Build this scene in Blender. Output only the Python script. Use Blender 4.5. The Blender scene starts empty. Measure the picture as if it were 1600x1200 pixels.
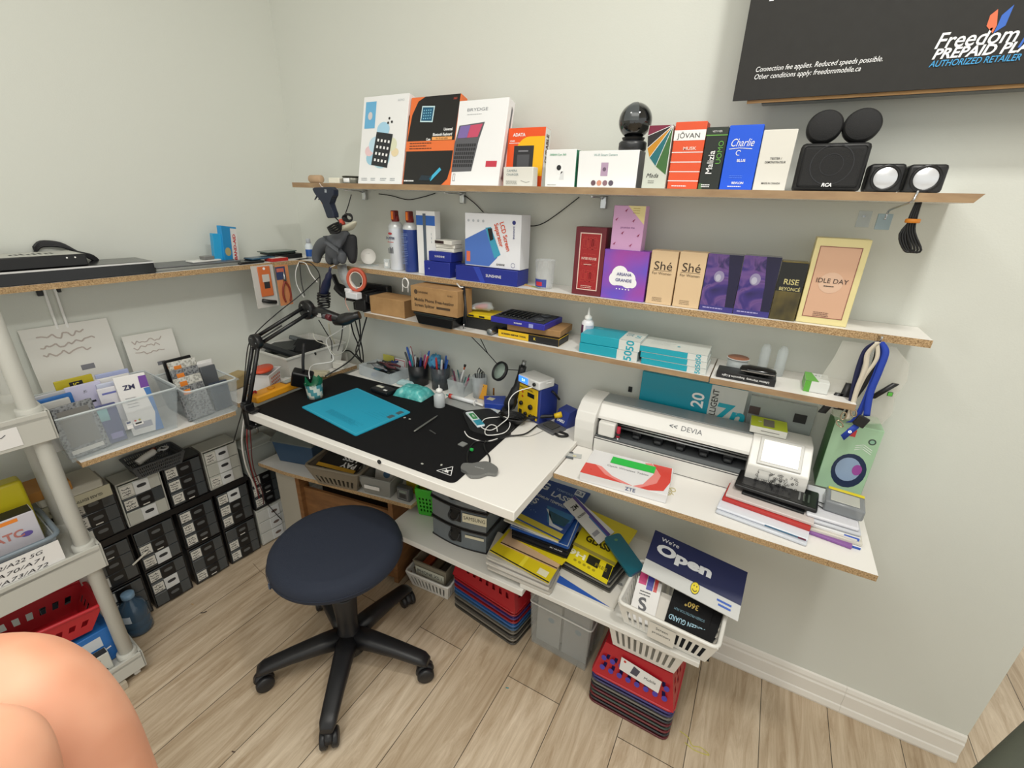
import bpy, bmesh, math, random
from mathutils import Matrix, Vector
random.seed(7)
PI = math.pi
C = bpy.context.scene.collection
S = bpy.context.scene

# ---------------------------------------------------------------- camera, light, exposure
F_PX = 713.2
CAM = Vector((1.8203, -1.3929, 1.5))
YAW, PITCH, ROLL = math.radians(28.254), math.radians(68.032), math.radians(1.807)
RC = Matrix.Rotation(YAW, 3, 'Z') @ Matrix.Rotation(PITCH, 3, 'X') @ Matrix.Rotation(ROLL, 3, 'Z')
cam_data = bpy.data.cameras.new('camera')
cam_data.sensor_fit = 'HORIZONTAL'; cam_data.sensor_width = 36.0
cam_data.lens = F_PX / 1600.0 * 36.0
cam_data.clip_start = 0.01
cam = bpy.data.objects.new('camera', cam_data); C.objects.link(cam)
cam.matrix_world = Matrix.Translation(CAM) @ RC.to_4x4()
S.camera = cam
w = bpy.data.worlds.new('world'); S.world = w; w.use_nodes = True
w.node_tree.nodes['Background'].inputs[0].default_value = (0.985, 1.0, 0.955, 1)
w.node_tree.nodes['Background'].inputs[1].default_value = 1.02
def area(name, loc, size, power, col=(1, 0.985, 0.93), rot=(0, 0, 0)):
    l = bpy.data.lights.new(name, 'AREA'); l.shape = 'SQUARE'; l.size = size
    l.energy = power; l.color = col
    o = bpy.data.objects.new(name, l); C.objects.link(o); o.location = loc; o.rotation_euler = rot
    return o
area('lamp_or_fill_light', (2.15, -0.85, 2.73), 0.16, 14)
area('lamp_or_fill_light', (0.95, -1.15, 2.73), 0.16, 4.5)
area('lamp_or_fill_light', (1.6, -1.9, 2.73), 1.4, 26)  # added soft fill to lift the shaded walls, not a known lamp
S.view_settings.view_transform = 'Standard'; S.view_settings.look = 'None'
S.view_settings.exposure = 0.0; S.view_settings.gamma = 1.0
S.view_settings.use_curve_mapping = False

# ---------------------------------------------------------------- where a line of sight meets a known plane (survey helper)
TH = math.radians(4.5)
LW = Vector((-math.sin(TH), -math.cos(TH), 0))      # along the left wall, towards the room
LN = Vector((math.cos(TH), -math.sin(TH), 0))       # out of the left wall
def ray(p): return RC @ Vector(((p[0] - 800) / F_PX, -(p[1] - 600) / F_PX, -1.0))
def at(p, z=0.0): d = ray(p); return CAM + d * ((z - CAM.z) / d.z)
def aty(p, y=0.0): d = ray(p); return CAM + d * ((y - CAM.y) / d.y)
def atx(p, x): d = ray(p); return CAM + d * ((x - CAM.x) / d.x)
def atn(p, n, c): d = ray(p); return CAM + d * ((c - n.dot(CAM)) / n.dot(d))
def atl(p, n=0.0): return atn(p, LN, n)
def lw(s, n=0.0, z=0.0): return LW * s + LN * n + Vector((0, 0, z))

# ---------------------------------------------------------------- materials
def s2l(c): c /= 255.0; return c / 12.92 if c <= 0.04045 else ((c + 0.055) / 1.055) ** 2.4
_m = {}
def rgb(h): return tuple(s2l(int(h[i:i + 2], 16)) for i in (0, 2, 4)) + (1,)
def mat(h, rough=0.5, metal=0.0, trans=0.0, emit=0.0, coat=0.0, bump=0.0, bscale=200, alpha=1.0, spec=0.5):
    k = (h, rough, metal, trans, emit, coat, bump, bscale, alpha, spec)
    if k in _m: return _m[k]
    m = bpy.data.materials.new('mat_' + h); m.use_nodes = True
    nt = m.node_tree; b = nt.nodes['Principled BSDF']
    b.inputs['Base Color'].default_value = rgb(h); b.inputs['Roughness'].default_value = rough
    b.inputs['Metallic'].default_value = metal; b.inputs['Transmission Weight'].default_value = trans
    b.inputs['Coat Weight'].default_value = coat; b.inputs['Alpha'].default_value = alpha
    b.inputs['Specular IOR Level'].default_value = spec
    if emit: b.inputs['Emission Color'].default_value = rgb(h); b.inputs['Emission Strength'].default_value = emit
    n = nt.nodes.new('ShaderNodeTexNoise'); tc = nt.nodes.new('ShaderNodeTexCoord')
    nt.links.new(tc.outputs['Object'], n.inputs['Vector'])
    if bump:
        n.inputs['Scale'].default_value = bscale
        bp = nt.nodes.new('ShaderNodeBump'); bp.inputs['Strength'].default_value = bump; bp.inputs['Distance'].default_value = 0.002
        nt.links.new(n.outputs['Fac'], bp.inputs['Height']); nt.links.new(bp.outputs[0], b.inputs['Normal'])
    else:   # slight unevenness of the finish
        n.inputs['Scale'].default_value = 60
        mr = nt.nodes.new('ShaderNodeMapRange'); mr.inputs['To Min'].default_value = max(0, rough - 0.05); mr.inputs['To Max'].default_value = min(1, rough + 0.05)
        nt.links.new(n.outputs['Fac'], mr.inputs['Value']); nt.links.new(mr.outputs[0], b.inputs['Roughness'])
    _m[k] = m; return m
def ramp_mat(name, stops, scale, rough=0.6, detail=4, stretch=(1, 1, 1), kind='noise', bump=0.0, distort=0.0):
    if name in _m: return _m[name]
    m = bpy.data.materials.new(name); m.use_nodes = True; nt = m.node_tree; b = nt.nodes['Principled BSDF']
    tc = nt.nodes.new('ShaderNodeTexCoord'); mp = nt.nodes.new('ShaderNodeMapping'); mp.inputs['Scale'].default_value = stretch
    nt.links.new(tc.outputs['Object'], mp.inputs['Vector'])
    if kind == 'noise':
        n = nt.nodes.new('ShaderNodeTexNoise'); n.inputs['Scale'].default_value = scale; n.inputs['Detail'].default_value = detail
        n.inputs['Distortion'].default_value = distort; out = n.outputs['Fac']
    else:
        n = nt.nodes.new('ShaderNodeTexVoronoi'); n.inputs['Scale'].default_value = scale; out = n.outputs['Color' if kind == 'cells' else 'Distance']
    nt.links.new(mp.outputs[0], n.inputs['Vector'])
    r = nt.nodes.new('ShaderNodeValToRGB'); cr = r.color_ramp
    while len(cr.elements) < len(stops): cr.elements.new(0.5)
    for e, (p, h) in zip(cr.elements, stops): e.position = p; e.color = rgb(h)
    nt.links.new(out, r.inputs[0]); nt.links.new(r.outputs[0], b.inputs['Base Color'])
    b.inputs['Roughness'].default_value = rough
    if bump:
        bp = nt.nodes.new('ShaderNodeBump'); bp.inputs['Strength'].default_value = bump; bp.inputs['Distance'].default_value = 0.002
        nt.links.new(out, bp.inputs['Height']); nt.links.new(bp.outputs[0], b.inputs['Normal'])
    _m[name] = m; return m
WHITE = mat('f0efec', 0.45); BLACK = mat('141416', 0.45); INK = mat('1a1a1c', 0.6); DKGREY = mat('2c2d30', 0.5)
CARD = ramp_mat('cardboard', [(0.3, 'a07a4e'), (0.7, 'b08a5c')], 25, 0.8)
CLEAR = mat('f4f8fa', 0.12, alpha=0.28)
CLEARF = mat('e6eef2', 0.3, alpha=0.38)
SMOKE = mat('50565c', 0.25, alpha=0.62)
CHROME = mat('c8cacc', 0.22, metal=1.0)
STEEL = mat('9a9c9e', 0.35, metal=1.0)
CHIP = ramp_mat('chipboard_edge', [(0.25, '6e5436'), (0.45, 'a58760'), (0.7, 'c9ab82')], 320, 0.8, detail=2, bump=0.3)
MELA = mat('e9e6e1', 0.35)

# ---------------------------------------------------------------- mesh builder
def font_mesh(s, size, bold, shear, align):
    cu = bpy.data.curves.new('t', 'FONT'); cu.body = s; cu.size = size; cu.offset = bold * size; cu.shear = shear
    cu.align_x = align; cu.align_y = 'CENTER'; cu.resolution_u = 3
    o = bpy.data.objects.new('t', cu); me = o.to_mesh()
    vs = [v.co.copy() for v in me.vertices]; fs = [list(p.vertices) for p in me.polygons]
    o.to_mesh_clear(); bpy.data.objects.remove(o); bpy.data.curves.remove(cu)
    return vs, fs
EPS = 0.0004
class G:
    def __init__(s): s.bm = bmesh.new(); s.m = []; s.M = Matrix.Identity(4); s.st = []
    def mi(s, m):
        if m not in s.m: s.m.append(m)
        return s.m.index(m)
    def push(s, M): s.st.append(s.M); s.M = s.M @ M; return s
    def pop(s): s.M = s.st.pop(); return s
    def face(s, vs, m, smooth=False):
        try: f = s.bm.faces.new(vs)
        except ValueError: return None
        f.material_index = s.mi(m); f.smooth = smooth; return f
    def v(s, p): return s.bm.verts.new(s.M @ Vector(p))
    def mesh(s, vs, fs, m, smooth=False):
        V = [s.v(p) for p in vs]
        for f in fs: s.face([V[i] for i in f], m, smooth)
        return V
    def box(s, x0, y0, z0, x1, y1, z1, m, bev=0.0, mats=None, seg=2):
        P = [(x0, y0, z0), (x1, y0, z0), (x1, y1, z0), (x0, y1, z0), (x0, y0, z1), (x1, y0, z1), (x1, y1, z1), (x0, y1, z1)]
        V = [s.v(p) for p in P]
        fk = {'B': (0, 3, 2, 1), 'T': (4, 5, 6, 7), 'F': (0, 1, 5, 4), 'R': (1, 2, 6, 5), 'K': (2, 3, 7, 6), 'L': (3, 0, 4, 7)}
        fs = []
        for k, q in fk.items(): fs.append(s.face([V[i] for i in q], (mats or {}).get(k, m)))
        if bev > 0:
            es = {e for f in fs if f for e in f.edges}
            r = bmesh.ops.bevel(s.bm, geom=list(es), offset=bev, segments=seg, profile=0.5, affect='EDGES')
            for f in r['faces']: f.smooth = True
        return s
    def taper(s, w0, d0, w1, d1, z0, z1, m, bev=0.0, cx=0, cy=0, bottom=True, top=True):
        V = [s.v((cx + a * w / 2, cy + b * d / 2, z)) for w, d, z in ((w0, d0, z0), (w1, d1, z1)) for a, b in ((-1, -1), (1, -1), (1, 1), (-1, 1))]
        fs = [s.face([V[i], V[(i + 1) % 4], V[4 + (i + 1) % 4], V[4 + i]], m) for i in range(4)]
        if bottom: fs.append(s.face([V[3], V[2], V[1], V[0]], m))
        if top: fs.append(s.face(V[4:], m))
        if bev:
            es = {e for f in fs for e in f.edges}
            bmesh.ops.bevel(s.bm, geom=list(es), offset=bev, segments=2, profile=0.5, affect='EDGES')
        return s
    def prism(s, pts, z0, z1, m, top=None, smooth=False, side=None):
        a = [s.v((p[0], p[1], z0)) for p in pts]; b = [s.v((p[0], p[1], z1)) for p in pts]
        s.face(a[::-1], m); s.face(b, top or m)
        for i in range(len(pts)):
            j = (i + 1) % len(pts); s.face([a[i], a[j], b[j], b[i]], side or m, smooth)
        return s
    def lathe(s, prof, m, seg=24, mats=None, a0=0, a1=2 * PI):
        rings = []; full = abs(a1 - a0 - 2 * PI) < 1e-6; n = seg if full else seg + 1
        for r, z in prof:
            if r < 1e-6: rings.append([s.v((0, 0, z))])
            else: rings.append([s.v((r * math.cos(a0 + (a1 - a0) * i / seg), r * math.sin(a0 + (a1 - a0) * i / seg), z)) for i in range(n)])
        for k in range(len(rings) - 1):
            A, B = rings[k], rings[k + 1]; mm = (mats[k] if mats else m)
            for i in range(seg):
                j = (i + 1) % n
                if len(A) == 1 and len(B) == 1: continue
                if len(A) == 1: s.face([A[0], B[j], B[i]], mm, True)
                elif len(B) == 1: s.face([A[i], A[j], B[0]], mm, True)
                else: s.face([A[i], A[j], B[j], B[i]], mm, True)
        return s
    def cyl(s, r, z0, z1, m, seg=24, bev=0.0, top=None):
        if bev: p = [(0, z0), (r - bev, z0), (r, z0 + bev), (r, z1 - bev), (r - bev, z1), (0, z1)]
        else: p = [(0, z0), (r, z0), (r, z0), (r, z1), (r, z1), (0, z1)]
        if top: return s.lathe(p, m, seg, mats=[m, m, m, m, top])
        return s.lathe(p, m, seg)
    def tube(s, pts, r, m, seg=8, closed=False, flat=1.0, smooth_path=0):
        P = [Vector(p) for p in pts]
        if smooth_path: P = spline(P, smooth_path, closed)
        n = len(P); rings = []; up = None
        rr = r if hasattr(r, '__len__') else [r] * n
        if len(rr) != n: rr = [rr[min(len(rr) - 1, int(i * len(rr) / n))] for i in range(n)]
        for i, p in enumerate(P):
            if closed: t = P[(i + 1) % n] - P[i - 1]
            else: t = P[min(i + 1, n - 1)] - P[max(i - 1, 0)]
            if t.length < 1e-9: t = Vector((0, 0, 1))
            t.normalize()
            if up is None: up = Vector((0, 0, 1)) if abs(t.z) < 0.9 else Vector((1, 0, 0))
            a = t.cross(up)
            if a.length < 1e-6: a = t.orthogonal()
            a.normalize(); b = a.cross(t).normalized(); up = b
            rings.append([s.v(p + a * rr[i] * math.cos(2 * PI * k / seg) + b * rr[i] * flat * math.sin(2 * PI * k / seg)) for k in range(seg)])
        for i in range(n if closed else n - 1):
            A, B = rings[i], rings[(i + 1) % n]
            for k in range(seg):
                j = (k + 1) % seg; s.face([A[k], A[j], B[j], B[k]], m, True)
        if not closed: s.face(rings[0][::-1], m); s.face(rings[-1], m)
        return s
    def strip(s, pts, wvec, m, thick=0.001):
        """flat ribbon along pts, width vector(s) wvec, given a thickness"""
        P = [Vector(p) for p in pts]; n = len(P); W = wvec if isinstance(wvec, list) else [Vector(wvec)] * n
        R = []
        for i in range(n):
            t = P[min(i + 1, n - 1)] - P[max(i - 1, 0)]; nn = t.cross(W[i]); nn = nn.normalized() * thick / 2 if nn.length > 1e-9 else Vector((0, 0, thick / 2))
            h = W[i] / 2
            R.append([s.v(P[i] - h - nn), s.v(P[i] + h - nn), s.v(P[i] + h + nn), s.v(P[i] - h + nn)])
        for i in range(n - 1):
            for k in range(4): s.face([R[i][k], R[i][(k + 1) % 4], R[i + 1][(k + 1) % 4], R[i + 1][k]], m, True)
        s.face(R[0][::-1], m); s.face(R[-1], m); return s
    # ---- flat printing in the local XY plane (z = layer)
    def rect(s, u0, v0, u1, v1, m, ly=1): s.face([s.v((u0, v0, ly * EPS)), s.v((u1, v0, ly * EPS)), s.v((u1, v1, ly * EPS)), s.v((u0, v1, ly * EPS))], m); return s
    def poly(s, pts, m, ly=1): s.face([s.v((p[0], p[1], ly * EPS)) for p in pts], m); return s
    def disc(s, u, v, r, m, ly=1, ry=None, seg=20): return s.poly([(u + r * math.cos(2 * PI * i / seg), v + (ry or r) * math.sin(2 * PI * i / seg)) for i in range(seg)], m, ly)
    def ring(s, u, v, r0, r1, m, ly=1, seg=24, a0=0, a1=2 * PI, k=1.0):
        A = [(math.cos(a0 + (a1 - a0) * i / seg), math.sin(a0 + (a1 - a0) * i / seg)) for i in range(seg + 1)]
        V = [(s.v((u + c * r0, v + d * r0 * k, ly * EPS)), s.v((u + c * r1, v + d * r1 * k, ly * EPS))) for c, d in A]
        for i in range(seg): s.face([V[i][0], V[i][1], V[i + 1][1], V[i + 1][0]], m)
        return s
    def frame_(s, u0, v0, u1, v1, t, m, ly=1):
        s.rect(u0, v0, u1, v0 + t, m, ly); s.rect(u0, v1 - t, u1, v1, m, ly); s.rect(u0, v0 + t, u0 + t, v1 - t, m, ly); s.rect(u1 - t, v0 + t, u1, v1 - t, m, ly); return s
    def line(s, pts, wd, m, ly=1):
        for a, b in zip(pts, pts[1:]):
            a = Vector(a); b = Vector(b); t = (b - a); n = Vector((-t.y, t.x)).normalized() * wd / 2
            s.poly([a - n, b - n, b + n, a + n], m, ly)
        return s
    def text(s, t, u, v, size, m, ly=2, bold=0.0, shear=0.0, align='CENTER', rot=0.0, sx=1.0, fit=None, mirror=False):
        vs, fs = font_mesh(t, size, bold, shear, align)
        if fit and vs:
            wd = max(p.x for p in vs) - min(p.x for p in vs)
            sx = fit / wd
        R = Matrix.Rotation(rot, 2); V = []
        for p in vs:
            q = R @ Vector((p.x * sx, p.y)); V.append(s.v((u + q.x, v + q.y, ly * EPS)))
        for f in fs: s.face([V[i] for i in f], m)
        return s
    def lines(s, u0, u1, v, n, dv, th, m, ly=2, seed=1):
        r = random.Random(seed)
        for i in range(n):
            e = u0 + (u1 - u0) * r.uniform(0.7, 1.0); x = u0
            while x < e:
                l = (u1 - u0) * r.uniform(0.04, 0.14); s.rect(x, v - i * dv, min(x + l, e), v - i * dv + th, m, ly); x += l + (u1 - u0) * 0.02
        return s
    def build(s, name, parent=None, loc=None, rot=None, weld=0.0):
        if weld: bmesh.ops.remove_doubles(s.bm, verts=s.bm.verts, dist=weld)
        me = bpy.data.meshes.new(name); s.bm.to_mesh(me); s.bm.free()
        for m in s.m: me.materials.append(m)
        o = bpy.data.objects.new(name, me); C.objects.link(o)
        if parent: o.parent = parent
        if loc is not None: o.location = loc
        if rot is not None: o.rotation_euler = rot if hasattr(rot, '__len__') else (0, 0, rot)
        return o
def spline(P, k, closed=False):
    n = len(P); out = []
    rng = range(n if closed else n - 1)
    for i in rng:
        if closed: p0, p1, p2, p3 = P[i - 1], P[i], P[(i + 1) % n], P[(i + 2) % n]
        else: p0, p1, p2, p3 = P[max(i - 1, 0)], P[i], P[i + 1], P[min(i + 2, n - 1)]
        for j in range(k):
            t = j / k
            out.append(0.5 * ((2 * p1) + (p2 - p0) * t + (2 * p0 - 5 * p1 + 4 * p2 - p3) * t * t + (3 * p1 - p0 - 3 * p2 + p3) * t ** 3))
    if not closed: out.append(P[-1])
    return out
def thing(name, label, cat, loc=(0, 0, 0), rot=0, group=None):
    o = bpy.data.objects.new(name, None); C.objects.link(o); o.empty_display_size = 0.05
    o.location = loc; o.rotation_euler = rot if hasattr(rot, '__len__') else (0, 0, rot)
    return tag(o, label, cat, group)
def tag(o, label, cat, group=None):
    o['label'] = label; o['category'] = cat
    if group: o['group'] = group
    return o
def struct(o): o['kind'] = 'structure'; return o
def dup(root, loc=None, rot=None, label=None):
    r = root.copy(); C.objects.link(r)
    if loc is not None: r.location = loc
    if rot is not None: r.rotation_euler = rot if hasattr(rot, '__len__') else (0, 0, rot)
    if label: r['label'] = label
    for ch in list(root.children):
        c = ch.copy(); C.objects.link(c); c.parent = r
        for g in ch.children:
            d = g.copy(); C.objects.link(d); d.parent = c
    return r
# frames for printing on the faces of a box with a corner at the origin
def FR(k, w, d, h):
    if k == 'F': return Matrix(((1, 0, 0, 0), (0, 0, -1, 0), (0, 1, 0, 0), (0, 0, 0, 1)))
    if k == 'T': return Matrix.Translation((0, 0, h))
    if k == 'R': return Matrix(((0, 0, 1, w), (1, 0, 0, 0), (0, 1, 0, 0), (0, 0, 0, 1)))
    if k == 'L': return Matrix(((0, 0, -1, 0), (-1, 0, 0, d), (0, 1, 0, 0), (0, 0, 0, 1)))
def pack(name, label, cat, loc, w, d, h, m, rot=0, lean=0.0, mats=None, F=None, T=None, R=None, L=None, group=None, bev=0.0012, parts=None):
    """a package: box from its front-bottom-left corner; F/T/R/L draw the print of that face"""
    g = G(); g.box(0, 0, 0, w, d, h, m, bev, mats, seg=1)
    for k, fn in (('F', F), ('T', T), ('R', R), ('L', L)):
        if fn: g.push(FR(k, w, d, h)); fn(g, (w if k in 'FT' else d), (h if k != 'T' else d)); g.pop()
    o = g.build(name, None, loc, (-lean, 0, rot) if lean else (0, 0, rot))
    return tag(o, label, cat, group)
# ---------------------------------------------------------------- the setting
def floor_mat():
    m = bpy.data.materials.new('laminate_planks'); m.use_nodes = True; nt = m.node_tree; b = nt.nodes['Principled BSDF']; L = nt.links
    tc = nt.nodes.new('ShaderNodeTexCoord')
    mp = nt.nodes.new('ShaderNodeMapping'); mp.inputs['Rotation'].default_value = (0, 0, math.radians(-90)); L.new(tc.outputs['Object'], mp.inputs['Vector'])
    br = nt.nodes.new('ShaderNodeTexBrick'); br.offset = 0.37; br.inputs['Scale'].default_value = 1.0
    br.inputs['Mortar Size'].default_value = 0.0012; br.inputs['Brick Width'].default_value = 1.2; br.inputs['Row Height'].default_value = 0.19
    br.inputs['Color1'].default_value = rgb('efdfc8'); br.inputs['Color2'].default_value = rgb('dccbb3'); br.inputs['Mortar'].default_value = rgb('5e5448')
    br.inputs['Bias'].default_value = 0.1
    L.new(mp.outputs[0], br.inputs['Vector'])
    mp2 = nt.nodes.new('ShaderNodeMapping'); mp2.inputs['Scale'].default_value = (14, 1.3, 1); L.new(tc.outputs['Object'], mp2.inputs['Vector'])
    n = nt.nodes.new('ShaderNodeTexNoise'); n.inputs['Scale'].default_value = 2.2; n.inputs['Detail'].default_value = 9; n.inputs['Roughness'].default_value = 0.72; n.inputs['Distortion'].default_value = 0.9
    L.new(mp2.outputs[0], n.inputs['Vector'])
    r = nt.nodes.new('ShaderNodeValToRGB'); r.color_ramp.elements[0].position = 0.3; r.color_ramp.elements[0].color = rgb('b3a38f'); r.color_ramp.elements[1].position = 0.72; r.color_ramp.elements[1].color = rgb('ffffff')
    L.new(n.outputs['Fac'], r.inputs[0])
    n2 = nt.nodes.new('ShaderNodeTexNoise'); n2.inputs['Scale'].default_value = 2.6; n2.inputs['Detail'].default_value = 3; L.new(tc.outputs['Object'], n2.inputs['Vector'])
    r2 = nt.nodes.new('ShaderNodeValToRGB'); r2.color_ramp.elements[0].position = 0.35; r2.color_ramp.elements[0].color = rgb('e8e4dd'); r2.color_ramp.elements[1].position = 0.65; r2.color_ramp.elements[1].color = rgb('ffffff'); L.new(n2.outputs['Fac'], r2.inputs[0])
    mx = nt.nodes.new('ShaderNodeMixRGB'); mx.blend_type = 'MULTIPLY'; mx.inputs[0].default_value = 0.9; L.new(br.outputs['Color'], mx.inputs[1]); L.new(r.outputs[0], mx.inputs[2])
    mx2 = nt.nodes.new('ShaderNodeMixRGB'); mx2.blend_type = 'MULTIPLY'; mx2.inputs[0].default_value = 0.8; L.new(mx.outputs[0], mx2.inputs[1]); L.new(r2.outputs[0], mx2.inputs[2])
    L.new(mx2.outputs[0], b.inputs['Base Color']); b.inputs['Roughness'].default_value = 0.42
    bp = nt.nodes.new('ShaderNodeBump'); bp.inputs['Strength'].default_value = 0.12; bp.inputs['Distance'].default_value = 0.001; L.new(n.outputs['Fac'], bp.inputs['Height']); L.new(bp.outputs[0], b.inputs['Normal'])
    return m
WALL = mat('d6d8d0', 0.75, bump=0.12, bscale=260)
XR = 2.6                                           # free end of the back wall
g = G(); g.box(-3.2, -5.0, -0.05, 6.0, 3.0, 0.0, floor_mat()); struct(g.build('floor'))
g = G(); g.box(-0.6, 0.0, 0.0, XR, 0.12, 2.8, WALL); struct(g.build('wall_back'))
g = G(); a, b_, c_, d_ = lw(-0.0), lw(4.4), lw(4.4, -0.12), lw(-0.0, -0.12)
g.prism([(d_.x, d_.y), (c_.x, c_.y), (b_.x, b_.y), (a.x, a.y)], 0, 2.8, WALL); struct(g.build('wall_left'))
g = G(); g.box(-3.2, -5.0, 2.8, 6.0, 3.0, 2.85, mat('eeeeea', 0.8)); struct(g.build('ceiling'))
# baseboard: a moulded profile along the back wall
prof = [(0, 0), (0.016, 0), (0.018, 0.008), (0.015, 0.026), (0.012, 0.03), (0.012, 0.074), (0.009, 0.08), (0.009, 0.088), (0.005, 0.1), (0, 0.104)]
g = G(); WB = mat('e6e2da', 0.4)
for x0, x1 in ((0.03, 2.31), (2.3105, XR + 0.0)):
    A = [g.v((x0, -p[0] - 0.0003, p[1])) for p in prof]; B = [g.v((x1, -p[0] - 0.0003, p[1])) for p in prof]
    for i in range(len(prof) - 1): g.face([A[i], B[i], B[i + 1], A[i + 1]], WB)
    g.face([A[-1], B[-1], B[0], A[0]], WB); g.face(A, WB); g.face(B[::-1], WB)
struct(g.build('baseboard_back'))
g = G()
A = [g.v(lw(0.02, p[0] + 0.0003, p[1])) for p in prof]; B = [g.v(lw(4.3, p[0] + 0.0003, p[1])) for p in prof]
for i in range(len(prof) - 1): g.face([A[i], A[i + 1], B[i + 1], B[i]], WB)
g.face(A[::-1], WB); g.face(B, WB); g.face([A[0], B[0], B[-1], A[-1]], WB)
struct(g.build('baseboard_left'))
for x, y, s_ in ((2.15, -0.85, 0.2), (0.95, -1.15, 0.2), (1.6, -1.9, 1.45)):  # two lamps, then the frame of the added fill light
    t = thing('ceiling_lamp_or_fill', ('small square ceiling lamp above the counter', 'small square ceiling lamp above the stool', 'large square fill panel added at the ceiling above and behind the viewer')[(y < -1.5) * 2 or (y < -1) * 1], 'lamp', (x, y, 2.8))
    g = G(); g.box(-s_ / 2, -s_ / 2, -0.04, s_ / 2, s_ / 2, 0, mat('dddddd', 0.5)); g.build('light_frame', t)

# ---------------------------------------------------------------- shelves and worktops
def shelf(name, label, x0, x1, yf, z, th, cat='shelf', front=CHIP, yb=-0.001, sl=0.0, under=MELA, topm=MELA):
    g = G()
    V = [(x0, yf, -th), (x1 - sl, yf, -th), (x1 - sl, yb, -th), (x0, yb, -th), (x0, yf, 0), (x1, yf, 0), (x1, yb, 0), (x0, yb, 0)]
    g.mesh(V, [(0, 3, 2, 1)], under); g.mesh(V, [(4, 5, 6, 7)], topm); g.mesh(V, [(0, 1, 5, 4)], front)
    g.mesh(V, [(1, 2, 6, 5), (3, 0, 4, 7), (2, 3, 7, 6)], front)
    return tag(g.build(name, None, (0, 0, z), weld=1e-5), label, cat)
Z1, Y1 = 1.535, -0.2
Z2, Y2 = 1.248, -0.135
Z3, Y3 = 1.092, -0.18
ZC, YC = 0.78, -0.35
ZD, YD = 0.795, -0.582
ZL, YL = 0.40, -0.422
WOODE = ramp_mat('particle_edge_tan', [(0.3, '94785a'), (0.7, 'ab8f6c')], 60, 0.6, stretch=(0.3, 1, 1))
shelf('wall_shelf', 'long top wall shelf with tan edge carrying gadget boxes and speakers', 0.25, 2.136, Y1, Z1, 0.016, sl=0.012, front=WOODE)
shelf('wall_shelf', 'long white middle wall shelf with chipboard edge under the perfume boxes', 0.115, 2.16, Y2, Z2, 0.017)
shelf('wall_shelf', 'lower left wall shelf holding cardboard boxes, tool box and teal boxes', 0.53, 1.745, Y3, Z3, 0.015, front=WOODE)
shelf('wall_shelf', 'short lower right wall shelf under the black glasses case and spool', 1.748, 2.06, Y3, Z3 - 0.002, 0.015, front=WOODE)
shelf('worktop', 'white side counter with chipboard edge under the cutting machine', 1.404, 2.16, YC, ZC, 0.016, 'counter')
dm = mat('ebe8e2', 0.35, bump=0.03, bscale=90)
g = G(); g.box(0.349, YD, ZD - 0.028, 1.4015, -0.002, ZD, dm, 0.002)
g.push(FR('F', 1, 1, 1)); g.pop()
desk = thing('desk', 'white work desk with the black mat on its top', 'desk', (0, 0, 0))
g.build('desktop', desk)
g = G(); g.box(0.37, -0.03, ZD - .07, 1.38, -0.002, ZD - 0.0285, WB); g.build('wall_cleat', desk)
g = G(); g.push(Matrix.Translation(Vector((aty((593, 721), YD - 0.001).x, YD - 0.001, aty((593, 721), YD).z)))); g.push(Matrix.Rotation(PI / 2, 4, 'X')); g.cyl(0.0065, 0, 0.003, INK, 16); g.pop(); g.pop(); g.build('screw_hole', desk)
# left wall shelves follow the slightly skewed wall
def lshelf(name, label, s0, s1, n, z, th):
    g = G(); P = [lw(s0, n), lw(s0, 0.002), lw(s1, 0.002), lw(s1, n)]
    a = [g.v((p.x, p.y, -th)) for p in P]; b = [g.v((p.x, p.y, 0)) for p in P]
    g.face(a[::-1], MELA); g.face(b, MELA)
    for i in range(4): g.face([a[i], a[(i + 1) % 4], b[(i + 1) % 4], b[i]], CHIP)
    bmesh.ops.recalc_face_normals(g.bm, faces=g.bm.faces)
    return tag(g.build(name, None, (0, 0, z)), label, 'shelf')
ZLL, NL = Z2, 0.155
ZM, NM = 0.77, 0.3
lshelf('wall_shelf', 'left wall shelf with chipboard edge carrying the black players', 0.0, 2.2, NL, ZLL, 0.017)
lshelf('wall_shelf', 'low left wall shelf carrying the two clear bins of phone cases', 0.545, 0.975, NM, ZM, 0.016)
# ---------------------------------------------------------------- things on the shelves of the back wall
def spack(name, label, cat, BL, BR, TL, z, y, d, m, lean=0.0, rot=0.0, **k):
    a = aty(BL, y); b = aty(BR, y)
    if lean == 'auto':
        t = atx(TL, a.x); h = math.hypot(t.z - z, t.y - y); lean = max(0.0, math.atan2(t.y - y, t.z - z))
    else: h = (aty(TL, y).z - z) / math.cos(lean)
    return pack(name, label, cat, (a.x, y, z + 0.0003), b.x - a.x, d, h, m, rot=rot, lean=lean, **k)
GB = 'gadget boxes on the top shelf'
WP = mat('eeeeee', 0.35)
# wall sign on the screen
sg = thing('wall_sign', 'large black poster board with white and blue lettering over a wall screen', 'sign', (1.672, -0.1, 1.722))
g = G(); SG = mat('2a2927', 0.8)
W_, H_ = 0.95, 0.56
g.push(Matrix.Translation((0, 0, 0)))
g.box(0, -0.004, 0, W_, 0.0, H_, SG); g.push(FR('F', 1, 1, 1)); g.pop()
def su(px): p = aty(px, -0.105); return p.x - 1.672, p.z - 1.722
g.push(Matrix(((1, 0, 0, 0), (0, 0, -1, -0.004), (0, 1, 0, 0), (0, 0, 0, 1))))
TW = mat('f2f2f2', 0.6); TB = mat('3f9fd8', 0.6); TO = mat('e0704a', 0.6); TM = mat('3566c0', 0.6)
u, v = su((1461, 66)); g.text('Freedom', u, v, 0.035, TW, 2, 0.012, 0.25, 'LEFT', fit=su((1588, 60))[0] - u)
u2, v2 = su((1592, 64)); g.text('mobile', u2, v2, 0.032, TM, 2, 0.01, 0.25, 'LEFT')
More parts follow.
